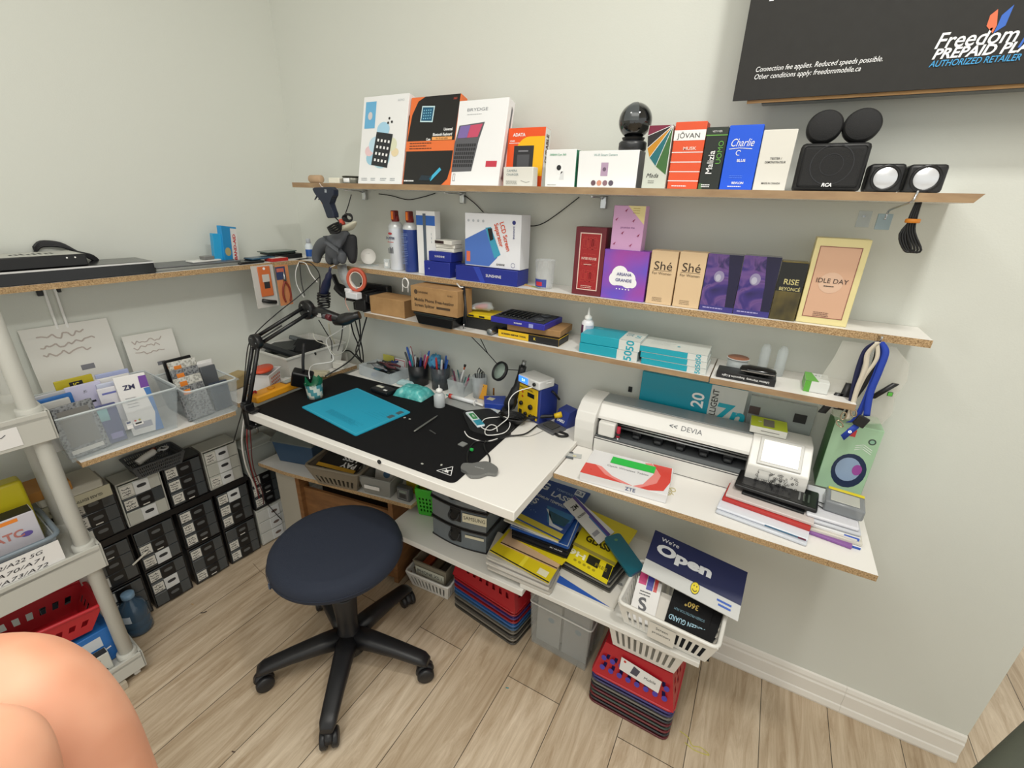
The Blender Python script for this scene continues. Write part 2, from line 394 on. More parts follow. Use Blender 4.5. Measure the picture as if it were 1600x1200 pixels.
u, v = su((1457, 86)); g.text('PREPAID PLANS', u, v, 0.0225, TW, 3, 0.03, 0.25, 'LEFT', fit=su((1642, 84))[0] - u)
u, v = su((1452, 101)); g.text('AUTHORIZED RETAILER', u, v, 0.0145, TB, 4, 0.008, 0.25, 'LEFT', fit=su((1592, 98))[0] - u)
u, v = su((1180, 110)); g.text('Connection fee applies. Reduced speeds possible.', u, v + 0.001, 0.0135, TW, 2, 0.0, 0.25, 'LEFT', fit=su((1377, 97))[0] - u)
u, v = su((1178, 120)); g.text('Other conditions apply: freedommobile.ca', u, v - .001, 0.0135, TW, 2, 0.0, 0.25, 'LEFT', fit=su((1343, 110))[0] - u)
u, v = su((1200, 2)); g.text('No activation fee', u, v + 0.018, 0.055, TW, 2, 0.03, 0.25, 'LEFT')
u, v = su((1551, 52)); g.poly([(u, v), (u - 0.012, v + 0.012), (u - 0.012, v + 0.028), (u - 0.004, v + 0.036), (u + 0.002, v + 0.012)], TO, 2)
g.poly([(u + 0.001, v), (u + 0.014, v + 0.01), (u + 0.016, v + 0.04), (u + 0.004, v + 0.026), (u + 0.003, v + 0.012)], TM, 2)
g.pop(); g.pop(); g.build('sign_board', sg)
g = G(); g.box(0.02, 0.002, 0.03, W_ - 0.03, 0.006, 0.06, CARD); g.box(0.03, 0.001, -0.006, W_ - 0.05, 0.004, 0.02, CARD, mats={}); g.build('cardboard_backing', sg)
tv = thing('wall_screen', 'black flat screen mounted on the wall behind the poster board', 'television', (1.73, -0.092, 1.716))
g = G(); g.box(0, 0, 0, 0.84, 0.04, 0.5, mat('101012', 0.2), 0.004); g.build('screen_housing', tv)
g = G(); g.box(0.25, 0.04, 0.1, 0.6, 0.0905, 0.4, STEEL); g.build('wall_mount', tv)

# --- tablet box
def pr(g, w, h):
    g.rect(w * .06, h * .64, w * .3, h * .94, mat('6bb2dc', 0.4)); g.disc(w * .18, h * .78, w * .05, mat('d8d0d0', .4), 2, h * .045)
    for x, y, r, c in ((.5, .62, .14, 'a9d4ec'), (.36, .45, .16, 'bfdcec'), (.22, .38, .1, 'e8c8cc'), (.7, .45, .13, 'dfe0c4'), (.5, .3, .2, 'b5dbe8'), (.8, .36, .08, 'e9d7b0'), (.3, .3, .14, '9fcbe0')): g.disc(w * x, h * y, w * r, mat(c, .4), 1.5 + y, h * r * .6)
    g.push(Matrix.Translation((w * .52, h * .38, 0)) @ Matrix.Rotation(-0.13, 4, 'Z'))
    g.rect(-w * .2, -h * .18, w * .17, h * .2, mat('23262b', .3), 3)
    for i in range(4):
        for j in range(4): g.rect(-w * .15 + i * w * .08, -h * .13 + j * h * .075, -w * .11 + i * w * .08, -h * .1 + j * h * .075, WP, 4)
    g.pop()
    for x, y in ((.62, .74), (.68, .7), (.6, .69)): g.disc(w * x, h * y, w * .02, INK, 4)
    for i in range(4): g.lines(w * (.08 + .22 * i), w * (.22 + .22 * i), h * .06, 2, h * .02, h * .008, mat('9aa0a6', .5), 2, i)
    g.text('AOVO', w * .84, h * .93, h * .035, mat('b8bec2', .4))
spack('tablet_box', 'tall white tablet box with blue splashed tablet picture, first on top shelf', 'box', (559, 286), (627, 287), (569, 152), Z1, -.17, .03, WP, 'auto', F=pr, group=GB,
      R=lambda g, w, h: (g.poly([(w * .2, h * .2), (w * .5, h * .17), (w * .8, h * .2), (w * .8, h * .76), (w * .5, h * .81), (w * .2, h * .76)], mat('1b1b1d', .3))))
def pr(g, w, h):
    K = mat('1d1c1c', .35); O = mat('e8743a', .4)
    g.poly([(w * .02, 0), (w * .82, 0), (w * .93, h * .07), (w * .97, h * .2), (w * .99, h * .998), (w * .3, h * .998), (w * .16, h * .95), (w * .06, h * .8), (w * .015, h * .5)], K, 1)
    g.rect(w * .0, h * .385, w * .99, h * .5, O, 2)
    g.push(Matrix.Translation((w * .38, h * .8, 0)) @ Matrix.Rotation(-0.05, 4, 'Z')); g.rect(-w * .13, -h * .09, w * .13, h * .09, mat('c8e4ea', .3), 3); g.rect(-w * .11, -h * .075, w * .11, h * .075, mat('1f5a7a', .3), 4)
    g.pop()
    for i in range(4):
        for j in range(4): g.rect(w * (.3 + .045 * i), h * (.745 + .03 * j), w * (.32 + .045 * i), h * (.757 + .03 * j), mat('8fd0e8', .3), 5)
    for t, y in (('Universal', .62), ('Bluetooth Keyboard', .565)): g.text(t, w * .92, h * y, h * .042, WP, 3, .03, 0, 'RIGHT', sx=.8)
    g.text('Case', w * .5, h * .515, h * .04, WP, 3, .03, 0, 'RIGHT', sx=.8); g.rect(w * .53, h * .505, w * .93, h * .54, mat('f0a860', .4), 3)
    g.text('For 10 inch tablet', w * .73, h * .522, h * .03, INK, 4, sx=.8)
    for i in range(3): g.lines(w * .08, w * .55, h * (.47 - i * .03), 1, 1, h * .008, INK, 4, i)
    g.text('360', w * .9, h * .95, h * .035, mat('b04a3a', .5), 3, .02)
    g.push(Matrix.Translation((w * .68, h * .12, 0)) @ Matrix.Rotation(.75, 4, 'Z')); g.rect(-w * .13, -h * .02, w * .13, h * .02, mat('46b4d8', .3), 3); g.pop()
    g.poly([(w * .35, h * .05), (w * .6, h * .05), (w * .62, h * .1), (w * .4, h * .11)], mat('20303c', .3), 3)
    g.lines(w * .04, w * .32, h * .035, 1, 1, h * .015, WP, 3)
spack('keyboard_case_box', 'black and orange box reading Universal Bluetooth Keyboard Case', 'box', (628, 286), (703, 287), (643, 153), Z1, -.17, .034, mat('e8743a', .4), 'auto', F=pr, group=GB)
def pr(g, w, h):
    g.text('BRYDGE', w * .4, h * .885, h * .05, mat('8c8f94', .4), 2, 0, 0, fit=w * .42); g.lines(w * .2, w * .6, h * .83, 1, 1, h * .006, mat('aaaeb2', .4))
    g.poly([(w * .0, h * .16), (w * .42, h * .17), (w * .5, h * .53), (w * .58, h * .74), (w * .06, h * .71), (w * .0, h * .5)], mat('5d5d62', .3), 1)
    g.poly([(w * .05, h * .56), (w * .47, h * .57), (w * .545, h * .72), (w * .09, h * .7)], mat('c7506c', .3), 2); g.poly([(w * .05, h * .56), (w * .25, h * .565), (w * .3, h * .71), (w * .09, h * .7)], mat('7e6aa8', .3), 3)
    for j in range(6):
        for i in range(9): g.rect(w * (.01 + .046 * i + .008 * j), h * (.22 + .048 * j), w * (.045 + .046 * i + .008 * j), h * (.255 + .048 * j), mat('2c2c30', .4), 2)
    g.rect(w * .7, h * .22, w * .92, h * .29, mat('c43a4e', .4)); g.frame_(w * .04, h * .05, w * .09, h * .14, w * .008, mat('6a6c70', .4))
spack('keyboard_box', 'glossy wrapped white box with open laptop keyboard picture', 'box', (703, 286), (778, 287), (718, 158), Z1, -.17, .036, mat('f1f1f2', .15, coat=.6), 'auto', F=pr, group=GB,
      R=lambda g, w, h: g.poly([(w * .3, h * .1), (w * .6, h * .07), (w * .75, h * .9), (w * .55, h * .93)], mat('6e7076', .3)))
def pr(g, w, h):
    Y = mat('f2b80e', .4)
    g.poly([(w * (.62 + .38 * math.cos(a)), h * (.52 + .33 * math.sin(a))) for a in [PI * .5 + i * PI / 12 for i in range(13)]] + [(w * .998, h * .19), (w * .998, h * .85)], Y, 1)
    g.text('ADATA', w * .33, h * .88, h * .075, WP, 2, .03); g.text('HD650', w * .16, h * .78, h * .035, WP, 2, .02); g.lines(w * .08, w * .45, h * .74, 1, 1, h * .01, WP)
    g.rect(w * .22, h * .2, w * .74, h * .7, mat('2a2a2e', .4), 2); g.rect(w * .32, h * .22, w * .64, h * .55, mat('4a4b50', .5), 3); g.rect(w * .34, h * .6, w * .6, h * .62, mat('8a8a90', .5), 3)
spack('hard_drive_box', 'orange and yellow hard drive box with DURABLE down its side', 'box', (787, 288), (845, 289), (799, 199), Z1, -.13, .035, mat('e8531c', .4), .1, F=pr, group=GB,
      mats={'R': mat('e8e8e4', .4)}, R=lambda g, w, h: g.text('DURABLE', w * .5, h * .66, w * .6, mat('5a3a3a', .5), 2, .03, rot=PI / 2, fit=None, sx=.8))
spack('charger_box', 'small worn white charger box in front of the orange drive box', 'box', (786, 289), (832, 289), (788, 261), Z1, -.175, .03, mat('dedcd4', .5), 0, group=GB, bev=.0015,
      F=lambda g, w, h: (g.text('CAMERA', w * .3, h * .8, h * .17, mat('7a8a90', .5)), g.text('CHARGER', w * .32, h * .6, h * .17, mat('7a8a90', .5)), g.lines(w * .1, w * .6, h * .25, 3, h * .07, h * .03, mat('9a9a94', .5)), g.line([(w * .6, h * .3), (w * .78, h * .2), (w * .9, h * .25)], h * .03, mat('9a9a94', .5))))
def pr(g, w, h):
    g.text('ORBAN Cam 360', w * .4, h * .86, h * .07, mat('2e9a6a', .5), 2, .01)
    g.disc(w * .5, h * .5, w * .11, mat('f4f4f4', .3), 1, h * .15); g.disc(w * .46, h * .52, w * .075, INK, 3); g.disc(w * .46, h * .52, w * .035, DKGREY, 4)
    g.poly([(w * .48, h * .2), (w * .64, h * .2), (w * .62, h * .42), (w * .54, h * .42)], mat('d8d9da', .3), 1); g.lines(w * .1, w * .5, h * .05, 1, 1, h * .015, mat('9a9a94', .5))
spack('camera_box', 'small white camera box with green side', 'box', (851, 289), (897, 290), (856, 234), Z1, -.17, .05, WP, 0, F=pr, group=GB, mats={'R': mat('12805a', .4), 'T': mat('2a9a70', .4)})
def pr(g, w, h):
    g.text('Wi-Fi Smart Camera', w * .46, h * .88, h * .085, mat('6a9a94', .5), 2)
    g.rect(w * .4, h * .32, w * .52, h * .68, mat('b49ab4', .5)); g.disc(w * .46, h * .5, w * .03, mat('705a70', .5), 2)
    for i, c in enumerate(('6a5058', 'd09078', '8a6a74', '5a5060')): g.disc(w * (.29 + i * .1), h * .13, h * .075, mat(c, .5), 2)
spack('smart_camera_box', 'wide white box reading Wi-Fi Smart Camera under the black globe camera', 'box', (901, 290), (993, 291), (907, 236), Z1, -.17, .06, WP, 0, F=pr, group=GB, mats={'R': mat('55565c', .4)})
# globe camera on the box
p = aty((993, 203), -.125); zb = Z1 + .0855
t = thing('globe_camera', 'glossy black globe security camera on the white camera box', 'camera', (p.x, -.135, zb))
g = G(); g.cyl(.034, 0, .022, mat('2a2b2e', .35), 32, .004); g.lathe([(.024, .0215), (.028, .03)], BLACK, 24); g.build('base', t)
g = G(); g.push(Matrix.Translation((0, 0, .066))); g.lathe([(.04 * math.cos(a), .04 * math.sin(a)) for a in [-PI / 2 + i * PI / 16 for i in range(17)]], mat('0c0d0f', .08, coat=1), 36); g.pop(); g.build('globe', t)
g = G(); g.push(Matrix.Translation((0, 0, .066)))
N_ = 10; vs = []
for i in range(N_ + 1):
    for j in range(5):
        el = math.radians(-5 + 100 * i / N_); az = math.radians(-90 + (-26 + 13 * j)); r_ = .0408
        vs.append((r_ * math.cos(el) * math.cos(az), r_ * math.cos(el) * math.sin(az), r_ * math.sin(el)))
g.mesh(vs, [(i * 5 + j, i * 5 + j + 1, i * 5 + j + 6, i * 5 + j + 5) for i in range(N_) for j in range(4)], mat('4c5052', .15), True)
g.pop(); g.build('lens_window', t)

# --- perfumes on the top shelf
PB = 'perfume boxes on the top shelf'
def pr(g, w, h):
    cs = ('7a1f3c', '242020', 'c88a1c', '1c6a72', '3e6a34')
    tip = (w * 1.0, h * .995); outer = [(w * .04, h * .995), (w * .02, h * .84), (w * .06, h * .65), (w * .2, h * .5), (w * .5, h * .36), (w * .97, h * .22)]
    for i in range(5): g.poly([tip, outer[i], outer[i + 1]], mat(cs[i], .4), 1)
    for i in range(1, 6): g.line([tip, outer[i]], w * .02, WP, 2)
    g.text('Mada', w * .4, h * .21, h * .1, INK, 2, 0, .3); g.lines(w * .25, w * .6, h * .12, 2, h * .03, h * .01, mat('7a7a74', .5))
spack('perfume_box', 'pale perfume box with fan of coloured rays', 'box', (1002, 291), (1039, 292), (1018, 196), Z1, -.17, .045, mat('c9cdc2', .4), 0, F=pr, group=PB)
def pr(g, w, h):
    g.rect(0, h * .73, w, h * .88, mat('eef0ee', .4)); g.text('JŌVAN', w * .48, h * .795, h * .1, mat('3a2c2c', .5), 2, 0, fit=w * .72)
    g.text('MUSK', w * .56, h * .61, h * .065, mat('f6d8cc', .4), 2, .02, fit=w * .42)
    for y in (.55, .405, .26, .12): g.rect(0, h * y, w, h * (y + .012), WP)
    g.lines(w * .15, w * .8, h * .04, 1, 1, h * .015, WP, 2)
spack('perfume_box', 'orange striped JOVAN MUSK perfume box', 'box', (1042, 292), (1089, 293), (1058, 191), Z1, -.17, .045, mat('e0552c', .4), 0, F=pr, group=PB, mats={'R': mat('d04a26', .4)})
def pr(g, w, h):
    g.rect(0, h * .86, w, h * .99, mat('2c332a', .4)); g.text('VETYVER', w * .5, h * .93, h * .04, WP, 2); g.rect(0, h * .865, w, h * .88, mat('6aa84a', .4), 2)
    g.text('Malizia', w * .42, h * .44, w * .42, WP, 3, .01, rot=PI / 2, sx=.95); g.text('UOMO', w * .78, h * .6, w * .34, mat('62a344', .4), 3, 0, rot=PI / 2)
    g.rect(w * .02, 0, w * .2, h * .1, mat('46683c', .4), 1); g.lines(w * .15, w * .7, h * .07, 2, h * .03, h * .014, WP, 3)
spack('perfume_box', 'narrow dark green Malizia Uomo perfume box', 'box', (1090, 293), (1122, 295), (1108, 199), Z1, -.17, .045, mat('1f241f', .4), 0, F=pr, group=PB)
def pr(g, w, h):
    g.text('Charlie', w * .45, h * .73, h * .17, WP, 2, 0, .35, fit=w * .68); g.line([(w * .1, h * .64), (w * .4, h * .655), (w * .78, h * .64)], h * .01, WP, 2)
    g.ring(w * .4, h * .58, w * .06, w * .08, WP, 2, a0=.5, a1=5.2); g.text('BLUE', w * .52, h * .46, h * .06, WP, 2, .02); g.text('REVLON', w * .54, h * .11, h * .05, WP, 2, .03)
    g.lines(w * .25, w * .8, h * .22, 2, h * .03, h * .008, mat('5a8aee', .5)); g.lines(w * .25, w * .8, h * .05, 1, 1, h * .012, WP)
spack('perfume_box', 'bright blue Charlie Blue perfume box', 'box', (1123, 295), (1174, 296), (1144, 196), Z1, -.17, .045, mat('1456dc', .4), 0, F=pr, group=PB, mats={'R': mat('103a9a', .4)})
spack('perfume_box', 'plain white TESTER perfume box', 'box', (1175, 296), (1226, 297), (1198, 203), Z1, -.17, .045, mat('dcd9d0', .5), 0, group=PB,
      F=lambda g, w, h: (g.text('TESTER /', w * .53, h * .53, h * .05, INK, 2, .01), g.text('DEMONSTRATEUR', w * .53, h * .47, h * .05, INK, 2, .01, sx=.8), g.text('MADE IN CANADA', w * .53, h * .12, h * .045, INK, 2, .01, sx=.8)))
# --- speakers
a = aty((1236, 299), -.18); b = aty((1343, 301), -.18); tp = aty((1250, 224), -.18)
w_, h_ = b.x - a.x, tp.z - Z1
t = thing('subwoofer', 'black cube RCA speaker with two round speakers on top', 'speaker', (a.x, -.18, Z1 + .0005))
g = G(); g.box(0, .004, 0, w_, .125, h_, mat('151516', .5), .008); g.build('cabinet', t)
g = G(); g.box(.006, -.001, .006, w_ - .006, .006, h_ - .006, mat('1d1d1e', .8, bump=.5, bscale=900), .006); g.push(FR('F', 1, 1, 1)); g.push(Matrix.Translation((0, 0, .0012)))
g.ring(w_ * .5, h_ * .55, w_ * .3, w_ * .315, mat('26262a', .4), 1); g.ring(w_ * .5, h_ * .55, w_ * .16, w_ * .17, mat('26262a', .4), 1); g.text('RCA', w_ * .5, h_ * .13, h_ * .1, WP, 2, .04, .2); g.pop(); g.pop()
g.build('grille', t)
for i, (px, lb) in enumerate((((1286, 208), 'left of two round flat black speakers leaning on the subwoofer top'), ((1334, 207), 'right of two round flat black speakers leaning on the subwoofer top'))):
    p = aty((px[0], 222), -.14)
    t = thing('round_speaker', lb, 'speaker', (p.x + (-.004, .006)[i], -.14, Z1 + h_ + .0008), 0, 'round satellite speakers')
    g = G(); g.push(Matrix.Translation((0, 0, .0315)) @ Matrix.Rotation(math.radians(86), 4, 'X')); g.push(Matrix.Scale(.95, 4, (0, 1, 0))); g.cyl(.0325, -.014, .014, mat('1c1c1d', .55), 36, .005); g.pop(); g.pop(); g.build('housing', t)
    g = G(); g.push(Matrix.Translation((0, 0, .0315)) @ Matrix.Rotation(math.radians(86), 4, 'X')); g.push(Matrix.Scale(.95, 4, (0, 1, 0))); g.cyl(.029, .013, .0155, mat('242425', .85, bump=.5, bscale=900), 36, .001); g.pop(); g.pop(); g.build('grille', t)
for i, (L_, R_, T_, lb) in enumerate((((1348, 302), (1404, 304), (1355, 256), 'left of the two small black cube speakers with silver cones'), ((1408, 303), (1469, 306), (1419, 257), 'right of the two small black cube speakers with silver cones'))):
    a = aty(L_, -.175); b = aty(R_, -.175); tz = aty(T_, -.175).z - Z1; w_ = b.x - a.x
    t = thing('cube_speaker', lb, 'speaker', (a.x, -.175, Z1 + .0005), 0, 'small cube speakers')
    g = G(); g.box(0, 0, 0, w_, .06, tz, mat('19191a', .4), .006); g.build('cabinet', t)
    g = G(); g.push(Matrix.Translation((w_ / 2, 0, tz * .5)) @ Matrix.Rotation(PI / 2, 4, 'X')); g.lathe([(.024, -.002), (.0245, .0015), (.021, .002), (.019, .0005)], mat('0d0d0e', .3), 32); g.pop(); g.build('surround', t)
    g = G(); g.push(Matrix.Translation((w_ / 2, 0, tz * .5)) @ Matrix.Rotation(PI / 2, 4, 'X')); g.lathe([(.019, .0008), (.015, .003), (0, .0045)], mat('d6d8dc', .3, metal=.4), 32); g.pop(); g.build('cone', t)
# --- clutter at the left end of the top shelf
p = aty((490, 287), -.17)
t = thing('wood_clip_roll', 'small tan and pale roll at the left end of top shelf', 'roll', (p.x, -.165, Z1))
g = G(); g.push(Matrix.Translation((-.02, 0, .0135)) @ Matrix.Rotation(PI / 2, 4, 'Y')); g.cyl(.013, 0, .06, mat('b7997a', .7), 16, .003); g.pop(); g.build('roll', t)
p = aty((515, 284), -.17)
g = G(); g.box(0, 0, 0, .05, .05, .018, mat('e4dfcf', .5), .003); o = g.build('plastic_block', None, (p.x, -.175, Z1 + .0003), .05); tag(o, 'cream plastic block beside the tin on top shelf', 'block')
p = aty((541, 289), -.17)
t = thing('tin', 'low round tin with barcode sticker left of the tablet box', 'tin', (p.x + .008, -.145, Z1 + .0003))
g = G(); g.cyl(.034, 0, .019, mat('77766c', .35, metal=.6), 32, .002); g.build('can', t)
g = G(); g.cyl(.0355, .0192, .024, mat('3c3c34', .3, metal=.5), 32, .002); g.build('lid', t)
g = G(); g.lathe([(.0344, .003), (.0346, .003), (.0346, .017), (.0344, .017)], WP, 8, a0=-PI * .6, a1=-PI * .35); g.build('barcode_label', t)

# ---------------------------------------------------------------- middle shelf
YM = -.12
CB = 'air duster cans on the middle shelf'
for i, (px, lb, cols) in enumerate((((618, 417), 'white air duster can with red lettering and orange nozzle', 0), ((640, 419), 'air duster can turned to its blue text side', 1))):
    p = aty(px, -.1)
    t = thing('duster_can', lb, 'can', (p.x, -.085, Z2 + .0003), 0, CB)
    g = G(); B1 = mat('dfe3ea', .3, metal=.2) if not cols else mat('27408a', .3)
    g.lathe([(0, 0), (.024, 0), (.0262, .004), (.0262, .145)], B1, 28); g.lathe([(.0262, .145), (.0262, .152), (.02, .164), (.013, .168)], mat('d9dcde', .3, metal=.3), 28)
    g.push(Matrix(((1, 0, 0, 0), (0, 0, -1, -.0262), (0, 1, 0, 0), (0, 0, 0, 1))) @ Matrix.Translation((-.005, 0, 0)))
    if not cols:
        g.text('DUSTER', 0, .112, .011, mat('27305e', .4), 3, .03); g.disc(0, .128, .009, mat('b43a40', .4), 2, .004); g.rect(-.014, .098, .014, .1, mat('c8483c', .4), 2)
        for k in range(4): g.rect(-.012 + k * .006, .06, -.008 + k * .006, .078 + .004 * (k % 2), mat('5a5a60', .4), 2)
    else:
        for k in range(9): g.lines(-.014, .014, .13 - k * .012, 2, .005, .0015, mat('8aa0d8', .4), 2, k)
    g.pop(); g.build('can', t)
    g = G(); g.lathe([(0, .168), (.013, .168), (.014, .172), (.012, .19), (.0, .19)], mat('7a1f1c', .4), 20); g.box(-.009, -.0145, .172, .009, .009, .205, mat('6a2018', .4), .003); g.box(-.005, -.0165, .174, .006, -.013, .203, mat('ee7a20', .4), .001); g.build('trigger_nozzle', t)
def pr(g, w, h):
    g.rect(0, h * .78, w, h * .93, mat('2c63b8', .4)); g.rect(w * .36, h * .22, w * .52, h * .96, mat('55606e', .3), 2); g.rect(w * .42, h * .12, w * .46, h * .22, mat('55606e', .3), 2)
    for i in range(3): g.text('ABC', w * .8, h * (.65 - i * .06), h * .02, mat('6a7a90', .4), rot=PI / 2)
spack('tool_box', 'tall white and blue slim box standing behind the blue boxes', 'box', (654, 424), (682, 425), (651, 329), Z2, -.105, .03, WP, 0, F=pr)
BLU = mat('1a2a8c', .4)
def bx3(name, label, FL, FRr, TL, z, y, d, m, **k): return spack(name, label, 'box', FL, FRr, TL, z, y, d, m, **k)
BG = 'dark blue tool boxes on the middle shelf'
o1 = bx3('tool_box', 'lower dark blue box of the pair beside the duster cans', (663, 427), (703, 432), (663, 407), Z2, -.125, .07, BLU, F=lambda g, w, h: (g.disc(w * .2, h * .5, h * .05, mat('8a94d0', .4)),), R=lambda g, w, h: g.text('M', w * .5, h * .45, h * .3, mat('8a94d0', .4)), group=BG)
h1 = aty((663, 407), -.125).z - Z2
o2 = bx3('tool_box', 'upper dark blue box of the pair, under the white phone boxes', (670, 407), (705, 411), (670, 392), Z2 + h1 + .001, -.12, .068, BLU, F=lambda g, w, h: (g.text('SUNSHINE', w * .5, h * .5, h * .28, WP, 2, .005),), group=BG)
h2 = aty((670, 392), -.12).z - Z2 - h1 - .001
z = Z2 + h1 + h2 + .0015
for i, (dx, hh, r_, lb) in enumerate(((0, .011, .0, 'bottom white parts box stacked on the dark blue boxes'), (.002, .011, .06, 'middle white parts box stacked on the dark blue boxes'), (-.002, .013, -.1, 'top open white parts box stacked on the dark blue boxes'))):
    a = aty((680, 393), -.115)
    pack('parts_box', lb, 'box', (a.x + dx, -.112 - .001 * i, z), .075, .05, hh, mat('e4e2da', .45), rot=r_, group='small white boxes on the blue boxes', bev=.001,
         F=(lambda g, w, h: g.rect(w * .02, h * .15, w * .55, h * .85, mat('2a1416', .5))) if i == 2 else (lambda g, w, h: g.rect(w * .1, h * .3, w * .9, h * .5, mat('c8c6be', .5)))); z += hh + .0012
o = bx3('tool_box', 'long dark blue box lying under the screen separator box', (712, 431), (808, 444), (714, 414), Z2, -.128, .075, BLU, F=lambda g, w, h: (g.text('SUNSHINE', w * .63, h * .5, h * .26, WP, 2, .008), g.poly([(w * .42, 0), (w * .5, 0), (w * .4, h), (w * .3, h)], mat('2c44b0', .4), 1)), group=BG)
hL = aty((714, 414), -.128).z - Z2
def pr(g, w, h):
    BL_ = mat('4c74c4', .4)
    g.poly([(w * .0, h * .02), (w * .45, h * .02), (w * .6, h * .2), (w * .38, h * .72), (w * .0, h * .5)], BL_, 1)
    g.poly([(w * .38, h * .74), (w * .48, h * .76), (w * .66, h * .26), (w * .55, h * .18)], mat('3f9fc0', .3), 2); g.poly([(w * .42, h * .73), (w * .5, h * .74), (w * .53, h * .54), (w * .47, h * .5)], INK, 3)
    O = mat('d9532c', .4)
    g.text('LCD Screen', w * .73, h * .6, h * .13, O, 3, .02, 0, rot=-1.25, fit=None, sx=.85); g.text('Separator', w * .62, h * .62, h * .13, O, 3, .02, 0, rot=-1.25, sx=.85)
    g.rect(w * .03, h * .08, w * .1, h * .28, mat('e07050', .4), 2)
    for i in range(4): g.disc(w * (.07 + i * .09), h * .86, w * .02, mat('b8bcc4', .4), 2)
    g.disc(w * .88, h * .86, w * .03, mat('28307a', .4), 2); g.text('SUNSHINE', w * .88, h * .68, h * .05, mat('28307a', .4), 2, .01, rot=-PI / 2); g.text('SUNSHINE', w * .66, h * .07, h * .05, INK, 2, .02, sx=.8); g.ring(w * .88, h * .08, w * .03, w * .036, mat('28307a', .4))
a = aty((727, 413), -.118); b = aty((812, 424), -.118)
pack('separator_box', 'white box reading LCD Screen Separator with a blue phone picture', 'box', (a.x, -.118, Z2 + hL + .002), b.x - a.x, .062, aty((728, 333), -.118).z - Z2 - hL, mat('e8e9ee', .35), F=pr)
# clear cup with colour label
p = aty((846, 448), -.11)
t = thing('plastic_cup', 'clear upright plastic cup with red and blue label', 'cup', (p.x, -.09, Z2 + .0004))
g = G(); g.lathe([(0, 0), (.024, 0), (.027, .006), (.031, .085), (.0315, .085), (.0302, .085), (.0258, .008), (0, .003)], CLEAR, 28); g.build('cup_body', t)
g = G(); g.lathe([(.0275, .006), (.0285, .03)], mat('3a4a9a', .4), 16, a0=-PI * .95, a1=-PI * .3); g.lathe([(.0279, .01), (.0286, .022)], mat('c8303c', .4), 10, a0=-PI * .7, a1=-PI * .45); g.build('label', t)
for i, (px, c, r_, L_, lb) in enumerate((((812, 444), 'd8c83a', .1, .05, 'yellow plastic strip lying in front of the blue box'), ((826, 447), 'd8a878', -.2, .035, 'tan paper scrap in front of the clear cup'), ((838, 449), 'a8b060', .1, .03, 'olive plastic strip by the clear cup'))):
    p = at(px, Z2); g = G(); g.box(-L_ / 2, -.006, 0, L_ / 2, .006, .002, mat(c, .5), .0005); tag(g.build('plastic_strip', None, (p.x, max(p.y, -.125), Z2 + .0004), r_), lb, 'strip')
# --- perfumes on the middle shelf
PM = 'perfume boxes on the middle shelf'
def pr(g, w, h):
    R_ = mat('a01c20', .4); PK = mat('e6c8bc', .4); g.rect(w * .16, h * .08, w * .86, h * .92, R_, 1); g.frame_(w * .16, h * .08, w * .86, h * .92, w * .03, PK, 2)
    LR = mat('c04038', .4)
    for cy in (.28, .52, .76):
        for cx in (.36, .52, .66): g.frame_(w * (cx - .1), h * (cy - .07), w * (cx + .1), h * (cy + .07), w * .012, LR, 2); g.frame_(w * (cx - .05), h * (cy - .035), w * (cx + .05), h * (cy + .1), w * .01, LR, 2)
    g.rect(w * .25, h * .5, w * .77, h * .6, R_, 2.5); g.text('INTER ROUGE', w * .51, h * .55, h * .05, PK, 4, .02, fit=w * .5); g.lines(w * .35, w * .7, h * .46, 1, 1, h * .01, PK, 4); g.lines(w * .3, w * .8, h * .14, 2, h * .025, h * .008, PK, 4)
spack('perfume_box', 'dark red patterned perfume box reading Inter Rouge', 'box', (893, 454), (938, 461), (904, 354), Z2, -.12, .05, mat('6a1a26', .4), 0, F=pr, group=PM)
def pr(g, w, h):
    cols = [(0, 'a34fb0'), (.3, '7d52bf'), (.6, '5a58cc'), (1, '3a62d8')]
    n = 8
    grad = ramp_mat('ariana_print', [(0.0, '2f6ee0'), (0.4, '6a50c4'), (0.6, 'a046a8'), (0.8, 'e0449a')], 9, .35, detail=1)
    g.rect(w * .005, h * .005, w * .995, h * .995, grad, 1)
    CW = mat('f4f4f6', .4)
    for x, y, rx in ((.4, .5, .19), (.6, .42, .17), (.3, .42, .14), (.7, .36, .1)): g.disc(w * x, h * y, w * rx, CW, 1.6 + x, h * rx * 1.0)
    g.rect(w * .3, h * .29, w * .74, h * .42, CW, 2.6); g.text('ARIANA', w * .5, h * .52, h * .085, mat('3a3a80', .4), 6, .012); g.text('GRANDE', w * .5, h * .4, h * .085, mat('3a3a80', .4), 6, .012)
    for i in range(5): g.disc(w * (.36 + .07 * i), h * .22, w * .015, CW, 3)
spack('perfume_box', 'blue to pink perfume box with a white cloud', 'box', (938, 464), (1005, 472), (949, 389), Z2, -.12, .048, mat('8a4ab4', .35), 0, F=pr, group=PM)
hA = aty((949, 390), -.12).z - Z2
def pr(g, w, h):
    g.poly([(w * .45, h * .998), (w * .995, h * .998), (w * .995, h * .6)], mat('efe0a0', .4)); g.text('promise me', w * .5, h * .52, h * .07, mat('8a5a90', .5), 2)
    for x, y in ((.4, .9), (.12, .7), (.66, .68), (.35, .4), (.86, .36), (.12, .15), (.65, .13)):
        g.poly([(w * (x - .05), h * (y - .03)), (w * (x + .02), h * (y - .01)), (w * (x + .06), h * (y + .04)), (w * (x), h * (y + .01))], mat('a83a6a', .5), 2); g.poly([(w * x, h * (y - .05)), (w * (x + .02), h * (y - .01)), (w * (x - .01), h * y)], mat('a83a6a', .5), 2)
    for k in range(3): g.lines(w * .62, w * .9, h * (.94 - .05 * k), 1, 1, h * .012, mat('b8a050', .5), 2)
